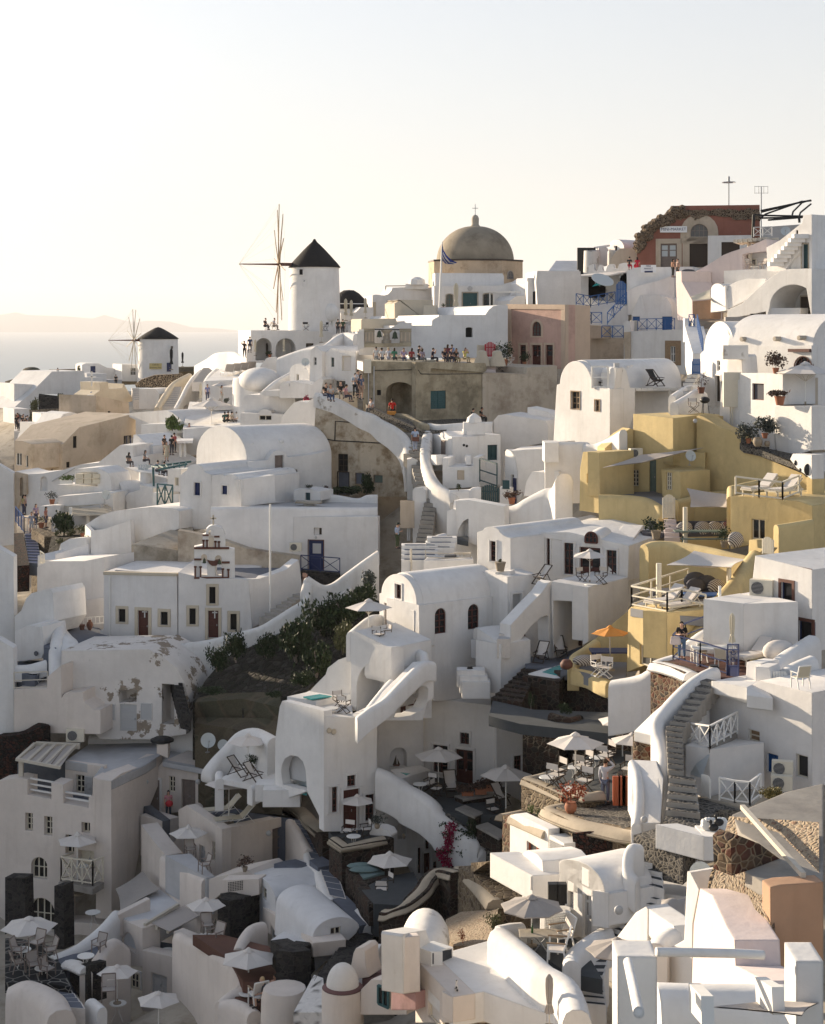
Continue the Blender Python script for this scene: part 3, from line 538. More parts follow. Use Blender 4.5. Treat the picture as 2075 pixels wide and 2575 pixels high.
def pmesh(kind,what):
 k=(kind,what)
 if k in _pm:return _pm[k]
 J=pose(kind)
 if what==_z_:
  vs,es=sub_sk(J,[n for n,_ in BODY],[r for _,r in BODY],ED);
  for s in('L','R'):
   w_=V(J['w'+s]);d=(w_-V(J['e'+s])).normalized();u=d.cross(V((0,1,.3))).normalized();i0=[n for n,_ in BODY].index('w'+s);pm=len(vs);q=w_+d*.06;vs.append((*q,(.036,.02)));es.append((i0,pm));sg=1 if s=='L'else-1
   for f in rg_(4):
    o=u*(.018*(f-1.5));L=(.055,.07,.075,.065)[f];b0=q+d*.035+o;k0=len(vs);vs+=[(*b0,.0085),(*(b0+d*L*.55+V((0,-.008,0))),.0085),(*(b0+d*L+V((0,-.028,-.004))),.0075)];es+=[(pm,k0),(k0,k0+1),(k0+1,k0+2)]
   t0=w_+d*.02;k0=len(vs);vs+=[(*(t0+u*.045*sg-V((0,.01,0))),.01),(*(t0+d*.04+u*.06*sg-V((0,.02,0))),.009)];es+=[(pm,k0),(k0,k0+1)]
  me=skinmesh(_z_,vs,es)
  bm=bmesh.new();bm.from_mesh(me);h=(V(J['hb'])+V(J['ht']))/2
  nb=MB();nb.ell(h+V((0,-.005,-.005)),(.078,.098,.118),12,9);nb.ell(h+V((0,-.1,-.02)),(.014,.02,.022),6,5)
  for s in(-1,1):nb.ell(h+V((s*.078,0,-.012)),(.012,.022,.032),6,5)
  t=nb.mesh('t');bm.from_mesh(t);bm.to_mesh(me);bm.free();bpy.data.meshes.remove(t);me.shade_smooth()
 elif what=='shirt':
  vs,es=sub_sk(J,['che','spi','pel','sL','sR','mL','mR']if 0 else['che','spi','pel','sL','sR'],[.148,.132,.14,.083,.083],[('che','spi'),('spi','pel'),('che','sL'),('che','sR')])
  for s in('L','R'):a=V(J['s'+s]).lerp(V(J['e'+s]),.72);vs.append((*a,.066));es.append((3 if s=='L'else 4,len(vs)-1))
  me=skinmesh('shirt',vs,es,1)
 elif what=='longshirt':
  vs,es=sub_sk(J,['che','spi','pel','sL','sR','eL','eR'],[.148,.138,.145,.083,.083,.058,.058],[('che','spi'),('spi','pel'),('che','sL'),('che','sR'),('sL','eL'),('sR','eR')])
  for s,i in(('L',5),('R',6)):a=V(J['e'+s]).lerp(V(J['w'+s]),.88);vs.append((*a,.044));es.append((i,len(vs)-1))
  me=skinmesh('shirt',vs,es,1)
 elif what in(_R_,'shorts'):
  f=.93 if what==_R_ else.15;vs,es=sub_sk(J,['pel','hL','hR','kL','kR'],[.128,.106,.106,.076,.076],[('pel','hL'),('pel','hR'),('hL','kL'),('hR','kR')])
  for s,i in(('L',3),('R',4)):a=V(J['k'+s]).lerp(V(J['a'+s]),f);vs.append((*a,.055 if f>.5 else.078));es.append((i,len(vs)-1))
  me=skinmesh(what,vs,es)
 elif what==_I_:
  m=MB();p=V(J['pel']);kn=(V(J['kL'])+V(J['kR']))/2;c=V(J['che']);m.tb_([c+V((0,0,.07)),c,V(J['spi']),p,p.lerp(kn,.5),kn.lerp(V((kn.x,kn.y,0)),.18)],[.12,.15,.125,.165,.215,.25],12);me=m.mesh(_I_);me.shade_smooth()
 elif what in(_h,_y,'hat','cap'):
  h=(V(J['hb'])+V(J['ht']))/2;m=MB();m.ell(h+V((0,.018,.035)),(.09,.105,.102),12,8)
  if what==_y:m.ell(h+V((0,.075,-.13)),(.095,.06,.19),10,7)
  if what=='hat':m.l_(Q('.19,.03 .2,.045 .11,.06 .105,.15 .06,.165'),h,16)
  if what=='cap':m.l_(Q('.099,.02 .1,.07 .07,.125 .01,.14'),h,14);m.box(h+V((0,-.14,.035)),(.15,.12,.015))
  me=m.mesh(_h);me.shade_smooth()
 elif what in('shoeL','shoeR'):
  s=what[-1];a,b=V(J['a'+s]),V(J['t'+s]);m=MB().tb_([a+V((0,.05,-.03)),a.lerp(b,.5)+V((0,0,-.005)),b+V((0,-.03,.005))],[.045,.05,.04],8)
  me=m.mesh('shoe');me.shade_smooth()
 _pm[k]=me;return me
def pn_(x,y,Y,kind,rz,lb_,top=(.1,.1,.1),bot=(.05,.06,.09),hair=_h,hc=(.02,.015,.012),sn_='a',hgt=1.7,gp_=None,lo_=_R_,bag=None,sleeve='shirt',feet=True,phone=False):
 e=em_('person',lb_,'person',P(x,y,Y),gp_,rad(rz));sc=hgt/1.72;e.scale=(sc,)*3
 def ch(n,me,mat):
  o=bpy.data.objects.new(n,me);C.objects.link(o);o.parent=e
  if not me.materials:me.materials.append(None)
  o.material_slots[0].link='OBJECT';o.material_slots[0].material=MT[mat];return o
 ch(_z_,pmesh(kind,_z_),'skin_'+sn_)
 if top:ch('shirt'if lo_!=_I_ else'top',pmesh(kind,sleeve),clothmat(top))
 if lo_:ch(lo_,pmesh(kind,lo_),clothmat(bot))
 if hair:ch('hat'if hair in('hat','cap')else _h,pmesh(kind,hair),clothmat(hc))
 if feet:ch('shoe',pmesh(kind,'shoeL'),clothmat((.06,.05,.05)));ch('shoe',pmesh(kind,'shoeR'),clothmat((.06,.05,.05)))
 return e
SEA=-150
def sheet(name,xs,ys,zf,mat,kind=_J_,sm_=60):
 vs=[(x,y,zf(x,y))for y in ys for x in xs];n=len(xs);fs=[(j*n+i,j*n+i+1,(j+1)*n+i+1,(j+1)*n+i)for j in rg_(len(ys)-1)for i in rg_(n-1)]
 me=bpy.data.meshes.new(name);me.from_pydata(vs,[],fs);o=lnk(name,me,mat,None,None,sm_);o[_j_]=kind;return o
sheet('sea',[-30000,-3000,-600,0,600,3000,30000],[-2000,100,600,3000,12000,40000],lambda x,y:SEA,'sea')
T(0)
CP=Q('60,1000,285 200,965,262 350,955,250 450,940,225 560,960,180 760,920,185 950,880,195 1200,850,195 1500,800,185 1750,760,185 2000,700,180 2060,640,175 60,1230,195 230,1230,172 400,1130,165 500,1100,160 700,1040,150 900,1080,135 1150,1070,150 1400,1040,150 1700,900,150 1980,830,140 100,1420,150 250,1500,128 330,1640,116 620,1640,113 700,1330,128 950,1290,130 1040,1180,128 1040,1400,112 1150,1350,122 1300,1280,124 1450,1160,120 1600,1150,115 1900,1180,112 60,1700,112 200,1850,106 400,1900,106 650,1900,104 800,1620,106 980,1640,97 1000,1800,94 1250,1760,96 1350,1700,97 1500,1720,97 1700,1500,96 1900,1450,92 1620,1750,86 1850,1720,83 1980,1800,80 150,2250,97 420,2060,103 600,2070,98 700,2150,94 300,2450,88 80,2450,86 600,2480,78 800,2300,84 850,2250,90 1050,2200,92 1200,2100,90 1050,2400,76 800,2560,66 1000,2650,62 1350,2300,72 1400,2150,74 1500,2050,75 1700,2120,73 1850,2060,72 1980,2010,70 1250,2620,55 1450,2520,56 1600,2400,58 1650,2300,62 1800,2350,52 1950,2500,45 1700,2700,40 1500,2900,30 1800,3300,18 1000,3200,30 500,2900,50 200,2800,70 -200,2700,75')
cps=[tuple(P(*c))for c in CP]+Q('-200,60,-120 -90,60,-75 -60,90,-50 -55,120,-36 -60,150,-30 -75,190,-24 -90,240,-18 -110,290,-30 -60,330,-40 0,260,-12 60,230,0 110,200,6 70,120,2 60,80,-6 50,50,-8 0,350,-75 -100,380,-110 100,350,-60 200,300,-40 -220,160,-90 -220,250,-90 -200,380,-140 0,450,-145 200,450,-140 -60,10,-110 -25,20,-45 30,10,-12')
SV=(-.77,.63);PV=(.63,.77)
for p_,h in((15,2),(30,2.2),(46,2.4),(56,3.6),(64,4.6),(68,1.5),(72,-4),(80,-9),(100,-13)):  # unseen ridge added left of view, heights shaped to shade the lower town
 x,y=SV[0]*180+PV[0]*p_,SV[1]*180+PV[1]*p_;cps.append((x,y,h+2.3))
 for ds in(-26,26):cps.append((x+SV[0]*ds,y+SV[1]*ds,h-14))
cpa=np.array(cps)
def hgt(x,y):
 d=((cpa[:,0]-x)**2+(cpa[:,1]-y)**2+1.5)**1.9;wgt=1/d;return float((wgt*cpa[:,2]).sum()/wgt.sum())-2.3
xs=[-240+4*i for i in rg_(16)]+[-176+2.5*i for i in rg_(100)]+[74+6*i for i in rg_(22)]
ys=[4+3*i for i in rg_(86)]+[262+10*i for i in rg_(20)]
def hz(x,y):return max(hgt(x,y)+.35*math.sin(x*.9)*math.cos(y*.7),SEA-2)
sheet('ground',xs,ys,hz,_E)
def island(name,pts,Y,d):
 m=MB();k=len(pts);a=[P(x,y,Y)for x,y in pts];q=random.Random(3)
 rows=[]
 for j in rg_(7):
  f=j/6;rows.append([V((p.x,p.y-d*.5+d*f,SEA-5+(p.z-SEA)*math.sin(math.pi*f)*(1+.12*q.gauss(0,1))))for p in a])
 m.add([v for r in rows for v in r],[(j*k+i,j*k+i+1,(j+1)*k+i+1,(j+1)*k+i)for j in rg_(6)for i in rg_(k-1)])
 o=m.obj(name,_C_,None,None,60);o[_j_]=_J_
island('island',Q('-400,835 -120,808 40,790 90,791 150,788 200,795 235,803 262,799 300,807 350,811 385,805 425,812 470,820 540,826 600,834'),33000,5000)
def windmill(name,lb_,cx,y0,r0,y1,r1,Y,cap,hub,tip,axis,RAD,ns,spokemat,bow=True,phase=.13):
 b=B(name,lb_,'windmill',(cx,y0,Y));c=P(cx,y0,Y);z1=P(cx,y1,Y).z-c.z;q=lambda d:M(d,Y)
 b.add('tower',MB().l_([(q(r0)*(1.02),-1)]+[(q(r0)+(q(r1)-q(r0))*i/8,z1*i/8)for i in rg_(9)],c,48),_a,40)
 b.add(_e_,MB().l_([(q(r),P(cx,y,Y).z-c.z)for r,y in cap],c,40),'thatch',50)
 h=P(*hub,Y);h.y-=q(r1)*.55;ax=V(axis).normalized();m=MB();m.bar(c+V((0,0,h.z-c.z)),h+ax*.25,.34);b.add('shaft',m,_z)
 if bow:b.add('bowsprit',MB().tb_([h,h+ax*M(hub[0]-tip[0],Y)/max(.3,abs(ax.x))],[.11,.05],8),_z)
 u=ax.cross(V((0,0,1))).normalized();v=u.cross(ax).normalized();end=h+ax*M(hub[0]-tip[0],Y)/max(.3,abs(ax.x));wires=MB()
 for k in rg_(ns):
  a=2*math.pi*k/ns+phase;d=u*math.cos(a)+v*math.sin(a);o=ax*(.12*(k%2));e=h+d*RAD+o
  b.add('blade',MB().tb_([h+o,h+d*RAD*.5+o+ax*.03,e],[.075,.06,.045],6),spokemat);wires.tb_([e,end],.008,4)
  a2=2*math.pi*(k+1)/ns+phase;wires.tb_([e,h+(u*math.cos(a2)+v*math.sin(a2))*RAD],.008,4)
 b.add('rigging',wires,_B);return b,c
T(2)
b,c=windmill('windmill','large white windmill with dark pointed roof and bare wheel above the arched house',1010,1225,231,668,213,180,Q('228,670 225,662 200,630 150,575 95,515 50,470 22,445 8,420'),(715,645),(370,643),(-.985,-.17,0),6.5,12,_J)
pl=PL(880,177.1,920,177.1)
for q in((880,684,909,732),(917,783,942,830)):pg=b.poly(PL(860,177.9,960,177.1),*q);b.w(PL(860,177.75,960,177.35),*q,fr_=None,ho_=0,mat=_m,sw=.1)
pl=PL(950,177.25,1200,178.2);b.w(pl,966,1085,1015,1175,fr_=_o,mull=(4,5),ho_=0,mat=_j,sw=.06);b.d(PL(1100,177.6,1200,178.3),1126,1078,1163,1232,_u_,ho_=0,sw=.5);b.add('door_canopy',MB().ell(PL(1100,177.5,1200,178.2).at(1148,1062,.1),(.95,.35,.95),12,8),_a,60)
h=B('arched_house','flat white house with two round arches under the large windmill',_b,(815,1480,176));pl=PL(455,175,1180,177);h.ext(pl,Q('455,1218 850,1218 1120,1226 1180,1250 1180,1420 1000,1500 455,1500'),11);h.n(pl,497,1285,636,1480,3,1);h.n(pl,672,1287,846,1480,3,1);h.w(pl,936,1330,1002,1375,_l,(3,1))
p2=PL(497,178,846,178.6);h.d(p2,586,1330,628,1440,_l,ho_=0,sw=.02);h.d(p2,820,1325,845,1440,_l,ho_=0,sw=.02)
T(3)
T(2)
b=B('thatched_mill','dark rounded thatched mill roof behind the closed parasols','windmill',(1310,1060,188));c=P(1310,1060,188);b.add(_e_,MB().l_([(M(r,188),P(0,y,188).z-c.z)for r,y in((180,1030),(165,990),(135,940),(90,895),(45,868),(2,864))],c,28),'thatch',60);b.add('tower',MB().l_([(M(160,188),-4),(M(165,188),1)],c,28),_a,40)
h=B('terrace_house','low white terrace building with parapet beside the dark mill roof',_b,(1400,1160,184));pl=PL(1240,183,1530,184);h.ext(pl,Q('1240,1065 1370,1060 1415,1015 1525,1015 1525,1240 1240,1240'),5)
h=B('spotted_wall','white wall with dark inset stones below the closed parasols',_f,(1310,1240,181));h.xp(1240,181,1400,181.5,Q('1240,1145 1392,1145 1392,1250 1240,1250'),1.5,'whitespot')
for i,(x,y,yb)in en_(((1283,940,1135),(1332,952,1140),(1455,932,1112))):cumb(x,y,181.2,yb,['tall closed cream parasol nearest the large windmill tower','shorter closed cream parasol, middle one beside the dark mill roof','closed cream parasol in front of the white curved house'][i])
cumb(1070,1132,174.5,1325,'closed cream parasol standing in front of the windmill door terrace');cumb(742,1292,174.4,1440,'closed cream parasol inside the right arch under the windmill');cumb(493,1297,174.3,1440,'closed cream parasol at the left edge of the arched house')
pn_(578,1213,175.6,'sit',60,'person reclining in dark clothes left of the two on the windmill terrace wall',(.05,.05,.06),(.03,.03,.04),_h,gp_=None)
pn_(655,1213,175.6,'sit',70,'person in white shirt seated on the windmill terrace edge',(.6,.6,.6),(.3,.25,.2))
for i,(x,y,rz)in en_(((600,1215,120),(655,1218,120),(935,1220,20),(1105,1222,-60))):ch_(x,y,175.8,rz,['dark terrace chair under the reclining person by the windmill','pale terrace chair under the person in white by the windmill','black director chair below the barred window of the windmill','dark chair left of the windmill door'][i],'bb'if i!=1 else'wg')
pn_(1215,1262,173,_k,160,'person in dark jacket, left of the pair below the windmill door',(.03,.04,.04),(.03,.03,.04));pn_(1258,1262,173,_k,190,'person in dark green jacket, right of the pair below the windmill door',(.03,.06,.03),(.03,.03,.04))
T(3)
pn_(398,205,172,'headhand',20,'person in black shading their eyes left of the arched house',(.02,.02,.02),(.03,.03,.04),_y);pn_(446,165,173,_k,180,'person in navy shirt beside the arched house wall',(.03,.05,.1),(.03,.03,.05))
pot(620,205,174.3,34,'terracotta pot with a plant by the left arch',_n,.5)
T(1)
b,c=windmill('windmill','small white windmill with low conical roof and yellow sign',1277,745,180,388,170,250,Q('177,390 176,383 120,345 60,310 25,292 3,286'),(1085,400),(875,402),(-.92,-.39,0),4.75,12,_B,True,.3)
pl=PL(1150,246.95,1400,246.95);b.d(PL(1300,247.1,1430,248),1352,598,1388,675,_q,ho_=0,sw=.05);b.w(PL(1340,247,1430,247.9),1385,452,1406,476,None,ho_=0,mat=_j,sw=.08)
def text(s,loc,size,mat,n3,parent=None,rel=None,name='lettering',align='CENTER',bold=0):
 cu=bpy.data.curves.new('t','FONT');cu.body=s;cu.size=size;cu.extrude=.004;cu.align_x=align;cu.align_y='CENTER';cu.offset=bold;o=bpy.data.objects.new('t',cu);C.objects.link(o);bpy.context.view_layer.update()
 me=bpy.data.meshes.new_from_object(o.evaluated_get(bpy.context.evaluated_depsgraph_get()));bpy.data.objects.remove(o);n3=V(n3).normalized();x=V((-n3.y,n3.x,0)).normalized();z=V((0,0,1));mm=Matrix((x,z,n3)).transposed().to_4x4();mm.translation=V(loc);me.transform(mm)
 if rel is not None:me.transform(Matrix.Translation(-V(rel)))
 me.materials.clear();return lnk(name,me,mat,parent)
def board(name,lb_,pl,x0,y0,x1,y1,mat,lines,tm,off=.06,fill=.8):
 p=[pl.at(x0,y0,off),pl.at(x1,y0,off),pl.at(x1,y1,off),pl.at(x0,y1,off)];loc=(p[2]+p[3])/2;e=em_(name,lb_,'sign',loc);m=MB();m.add(*pm_(p,-pl.n3*.05));m.obj('panel',mat,e,loc);hgt_=p[0].z-p[3].z;n=len(lines);wd=(p[1]-p[0]).length
 for i,t in en_(lines):
  if not t.strip():continue
  s=hgt_/n*fill;me=text(t,(0,0,0),s,tm,pl.n3,e,None);xs_=[v.co for v in me.data.vertices];ww=max((a-xs_[0]).dot(pl.u.to_3d())for a in xs_)-min((a-xs_[0]).dot(pl.u.to_3d())for a in xs_)
  c=(p[0]+p[1]+p[2]+p[3])/4+V((0,0,hgt_*(.5-(i+.5)/n)))+pl.n3*.012-loc;k=min(1,wd*.92/ww);me.data.transform(Matrix.Scale(k,4)if k<1 else Matrix());me.data.transform(Matrix.Translation(c))
 return e
board('sign','small yellow sign reading Café and Swimming Pool on the small windmill',PL(1200,247,1310,247),1202,602,1310,652,'signyellow',['Café &','Swimming Pool'],_r,.25)
cumb(1392,472,246,660,'black closed parasol in front of the small windmill',_E_);cumb(1490,505,246,632,'black closed parasol right of the small windmill',_E_)
h=B('distant_house','low white house with blue door on the far left headland',_b,(780,770,255));pl=PL(610,254,960,256);h.ext(pl,Q('610,618 640,603 755,603 830,640 960,655 960,790 610,790'),7);h.d(pl,686,627,730,693,_q,lv_=1)
h=B('distant_house','tiny white house with grey window left of the small windmill',_b,(1030,720,252));pl=PL(960,251,1100,252);h.ext(pl,Q('962,612 1095,612 1095,760 962,760'),6);h.w(pl,1036,645,1082,705,_g,(2,2),mat=_j)
bush('bush','round green bush behind the blue door house',590,690,256,75,75,_K,seed=2,n=500,ls=.16)
h=B('long_house','long white sloping house with roof terrace and small flag',_b,(500,890,228));pl=PL(15,222,830,232);h.ext(pl,Q('10,1000 80,935 150,880 240,785 350,675 630,668 637,725 790,728 800,850 660,885 240,868 240,1010'),8);h.blk(Q('370,770 790,730 640,690 420,690'),231,.5,_M)
h=B('terrace_building','white terrace with boxy parapets right of the long sloping house',_b,(900,800,236));h.xp(655,234,830,236,Q('655,690 825,690 825,800 655,800'),4);h.xp(820,238,960,240,Q('820,745 960,745 960,840 820,840'),4,_Y)
pn_(400,745,228,_k,150,'person in white on the roof of the long sloping house',(.6,.58,.55),(.45,.4,.35),hgt=1.6);pn_(908,805,236,_k,180,'person in black left of the small windmill terrace',(.03,.03,.03),(.03,.03,.03))
wall('stone_wall','dark dry stone wall under the long white house',Q('240,868,214 450,890,214 660,882,213'),9,1.2,_I,zb=None);wall('stone_wall','tan stone wall below the flag',Q('185,1015,206 300,1000,206 460,1000,206'),4,1,_s_)
bush(_d_,'brown bush at the left end of the dark stone wall',205,1020,208,110,120,_K,seed=4,n=600,ls=.15);bush(_d_,'brown bush beside the crowd, far left',190,1120,200,90,90,_K,seed=5,n=500,ls=.15)
bush(_d_,'dark ivy mound on top of the dark stone wall',420,905,212,90,50,_n,seed=6,n=400,ls=.15)
T(1);hb=B('headland','brown rocky headland with scrub on the far left shore','headland',(200,770,300));hb.xp(-60,300,420,285,Q('-60,760 25,735 80,710 170,700 240,690 330,655 380,660 385,700 300,780 -60,820'),30,_C_,'rock')
e=em_('rock_outcrop','dark flat-topped rock on the far left headland','rock',P(170,705,295));MB().ell(P(170,668,295),(M(75,295),2.5,M(34,295)),14,9).obj('boulder',_C_,e,e.location,60);MB().tb_([P(150,712,295),P(158,690,295)],[.5,.8],8).obj('foot',_C_,e,e.location)
bush('scrub','olive scrub on the rocky headland',250,775,283,260,90,_K,seed=8,n=900,ls=.22)
h=B('low_house','low white flat houses at the left edge under the headland',_b,(120,980,226));h.xp(20,224,245,226,Q('20,780 240,790 200,900 120,960 20,985'),6);h.blk(Q('25,885 130,870 120,830 40,835'),224,3,_a)
h=B('low_house','small white house with dark opening at the left edge beside the crowd',_b,(90,1130,208));pl=PL(20,207,160,208);h.ext(pl,Q('20,1000 150,1000 160,1060 120,1100 20,1130'),5);h.nn(pl,Q('25,1050 60,1040 110,1075 110,1095 25,1100'),2)
T(10)
h=B('beige_house','large beige house with long sloping parapet and dark blue window',_b,(800,500,164));pl=PL(490,160,1215,168);h.ext(pl,Q('490,590 490,300 655,133 1180,2 1200,60 1215,200 1040,320 840,475 700,600'),7,_H);h.w(pl,593,220,630,335,_l,(1,1),mat=_m);h.w(pl,1085,215,1160,303,_q,(2,1));h.w(pl,528,470,562,525,_l,(1,1))
h=B('beige_annex','lower beige annex with tall grey brown door and stepped wall',_b,(350,575,161));pl=PL(205,160,500,161);h.ext(pl,Q('205,580 215,500 375,315 497,312 497,575'),5,_H);h.d(pl,377,382,487,570,_o)
h=B('beige_cottage','beige cottage with white framed windows at the far left edge',_b,(110,560,159));pl=PL(25,159,195,157.5);h.ext(pl,Q('25,260 100,265 195,297 195,540 25,590'),4,_H);h.w(pl,36,380,95,500,_c,(2,1),mat=_j);h.w(pl,128,402,160,520,_c,(1,1),mat=_j);h.xp(195,157.6,372,160,Q('195,297 372,296 300,420 200,570'),.5,_H,_G)
h=B(_D,'white house with curved gable and small blue door between beige walls',_b,(480,250,176));pl=PL(230,174,690,178);h.ext(pl,Q('230,320 260,205 350,200 420,110 500,5 580,-15 680,15 690,130 600,330'),4,_a);h.d(pl,585,95,625,180,_q,lv_=1)
h=B('white_cube','small white cube shed behind the crowd',_b,(320,200,182));h.xp(250,181,370,182,Q('250,93 355,93 370,30 285,30 250,210 360,210')[:0]+Q('250,93 360,93 360,215 250,215'),4);h.xp(285,187,470,188,Q('285,0 450,0 470,95 285,95'),4)
T(1)
h=B('beige_block','plain beige block wall below the church cross',_b,(880,1090,182));pl=PL(735,180,1030,184);h.ext(pl,Q('735,885 1020,945 1030,1110 735,1110'),6,_H);h.w(pl,838,1020,860,1085,_l,(1,1),mat=_m)
h=B('small_chapel','tiny white shrine with blue dome and white cross','chapel',(680,970,190));pl=PL(655,190,715,190);h.ext(pl,Q('655,880 715,880 715,980 655,980'),3);c=pl.at(678,875)-pl.n3*1.3;h.add('dome',MB().l_([(M(18,190)*math.cos(a*.2),M(22,190)*math.sin(a*.2))for a in rg_(8)],c,16),_v,60);m=MB();m.bar(c+V((0,0,.9)),c+V((0,0,2.6)),.14);m.bar(c+V((-.45,0,2)),c+V((.45,0,2)),.14);h.add('cross',m,_c)
h=B('chimney_house','white house with stout chimney and stair parapet',_b,(900,900,192));pl=PL(710,190,980,193);h.ext(pl,Q('712,880 770,840 765,770 840,765 845,825 965,820 975,780 1065,930 980,950 712,895'),4,_u)
st_('blue_stairs','short flight of grey blue steps beside the chimney house',(1065,935,190),(1155,935,190),(1045,820,194),(1110,820,194),7,_p,_F)
st_('blue_stairs','wide flight of grey blue steps with beige parapet under the net stone wall',(1275,992,184),(1430,992,184),(1415,812,191),(1485,805,191),10,_p,_F)
wall(_Q,'beige parapet of the wide blue steps',Q('1265,985,183 1340,860,187 1420,760,192 1550,690,197'),2.5,.7,_u)
e=B('net_stone_wall','curved retaining wall of dark stones in pale mortar under the small windmill',_f,(1280,820,205));e.xp(1075,205,1510,206,Q('1075,790 1130,745 1250,705 1490,695 1500,720 1440,770 1330,830 1200,815 1085,815'),1.5,'netstone')
h=B('door_block','white block with small square door between the two blue stairs',_b,(1180,950,189));pl=PL(1110,189,1290,188);h.ext(pl,Q('1110,825 1250,825 1290,870 1270,1000 1110,1000'),4)
wall('long_steps_wall','long white curved parapet left of the wide white steps',Q('1430,990,178 1480,900,181 1540,780,186 1620,680,192 1736,600,198'),3,.6);T(3)
st_('white_stairs','broad white stepped path climbing to the windmill',(-60,440,176),(60,410,176),(40,300,190),(175,290,190),14,_p,_F)
wall(_Q,'white parapet between the stepped path and the sun loungers',Q('60,410,174 110,340,180 190,280,188 320,245,193'),2.2,.7)
wall(_Q,'white wall below the person shading their eyes',Q('-20,270,196 80,215,192 160,165,186 300,155,182 380,190,178 440,130,175'),4,.6)
def rail(name,lb_,pts,h,mat=_v,step=1.1,style='x',wd=.05,cat='railing',parent=None):
 q=[P(*p)for p in pts];m=MB();hz_=V((0,0,h))
 for a,b in zip(q,q[1:]):
  n=max(1,round((b-a).length/step));pp=[a.lerp(b,i/n)for i in rg_(n+1)]
  m.bar(a+hz_,b+hz_,wd*1.3,wd)
  if style!=_m_:m.bar(a+V((0,0,.1)),b+V((0,0,.1)),wd*.8)
  for i,c in en_(pp):
   m.bar(c-V((0,0,.05)),c+hz_,wd)
   if i<n:
    d=pp[i+1]
    if style=='x':m.bar(c+V((0,0,.1)),d+hz_-V((0,0,.03)),wd*.7);m.bar(d+V((0,0,.1)),c+hz_-V((0,0,.03)),wd*.7)
    if style==_m_:m.bar(c+hz_*.5,d+hz_*.5,wd*.8);m.bar(c+hz_*.05,d+hz_*.05,wd*.8)
    if style=='v':
     k=max(2,int((d-c).length/.14))
     for j in rg_(1,k):e=c.lerp(d,j/k);m.bar(e+V((0,0,.1)),e+hz_,wd*.5)
 if parent:return m.obj(name,mat,parent.e,parent.loc)
 o=m.obj(name,mat,None,q[0]);o.location=q[0];return tag(o,lb_,cat)
def gate(name,lb_,pl,x0,y0,x1,y1,mat,n=6,arch=.25,off=0,cat='gate'):
 u0,z1=pl.uz(x0,y0);_,z0=pl.uz(x0,y1);u1,_=pl.uz(x1,y0);loc=pl.p3((u0+u1)/2,z0,off);e=em_(name,lb_,cat,loc);m=MB();wd=(u1-u0)/n
 for i in rg_(n):
  u=u0+wd*(i+.5);t=1-abs((i+.5)/n*2-1)**2;zz=z1-(1-t)*arch*(u1-u0);m.bar(pl.p3(u,z0+.05,off),pl.p3(u,zz,off),wd*.78,.03,pl.n3)
 m.obj('slats',mat,e,loc);f=MB()
 for k in(.15,.65):f.bar(pl.p3(u0,z0+(z1-z0)*k,off-.03),pl.p3(u1,z0+(z1-z0)*k,off-.03),.08,.03,pl.n3)
 for u in(u0,u1):f.bar(pl.p3(u,z0,off-.03),pl.p3(u,z0+(z1-z0)*.85,off-.03),.06)
 f.obj(_P,mat,e,loc);return e
def lamp(x,y,Y,lb_,s=.16):
 o=MB().ell((0,0,0),(s,.1,s),12,7).obj('wall_lamp',_g,None,None,60);o.location=P(x,y,Y);return tag(o,lb_,'wall lamp')
def bell(x,y,Y,hpx,lb_):
 h=M(hpx,Y);e=em_('church_bell',lb_,'bell',P(x,y+hpx,Y));MB().l_([(h*r,h*z)for r,z in((.36,0),(.34,.06),(.26,.3),(.22,.6),(.12,.78),(.03,.82),(.03,1))],(0,0,0),18).obj(_z_,'bronze',e,None,40);MB().tb_([(0,0,-h*.12),(0,0,h*.5)],h*.03,6).obj('clapper',_r,e);return e
def sail(name,lb_,pts,mat=_U,sag=.35,n=8,cat='shade sail',thick=.015):
 a,b,c,d=[P(*p)for p in pts];loc=(a+b+c+d)/4;vs=[]
 for lo in(0,1):
  for j in rg_(n+1):
   for i in rg_(n+1):
    u,v=i/n,j/n;p=(a*(1-u)+b*u)*(1-v)+(d*(1-u)+c*u)*v;p=p-V((0,0,sag*math.sin(math.pi*u)*math.sin(math.pi*v)*1+lo*thick));ctr=loc;k=.1*(math.sin(math.pi*u)*(abs(v-.5)*2)**3+math.sin(math.pi*v)*(abs(u-.5)*2)**3);vs.append(p+(ctr-p)*k)
 m=n+1;k=m*m;fs=[(j*m+i,j*m+i+1,(j+1)*m+i+1,(j+1)*m+i)for j in rg_(n)for i in rg_(n)];fs+=[tuple(q+k for q in reversed(f))for f in fs]
 o=MB().add(vs,fs).obj(name,mat,None,loc,60);o.location=loc;return tag(o,lb_,cat)
def post(name,lb_,x,y0,y1,Y,r=.06,mat=_d,cat=_n_):
 b=P(x,y1,Y);t=P(x,y0,Y);o=MB().tb_([b,t],r,8).obj(name,mat,None,b,60);o.location=b;return tag(o,lb_,cat)
T(4)
b=B('domed_church','old church with large grey brown dome on a weathered stone drum','church',(1165,760,193));c=P(1165,760,196);r=M(478,196);zt=P(0,545,196).z
pr=[c+V((math.cos(a)*r,math.sin(a)*r,0))for a in[rad(22.5+8+45*k)for k in rg_(8)]]
for p in pr:p.z=zt
b.part('drum',*pm_(pr,V((0,0,-9))),'drum');b.part('eaves',*pm_([c+(p-c)*1.012+V((0,0,0))for p in[V((q.x,q.y,zt+.12))for q in pr]],V((0,0,-.2))),_l)
dr=M(384,196);b.add('dome',MB().l_([(dr*math.cos(a)**.92,zt+.05+M(350,196)*math.sin(a))for a in[rad(90)*i/16 for i in rg_(16)]]+[(.05,zt+M(350,196))],V((c.x,c.y,0)),56),'domegrey',60)
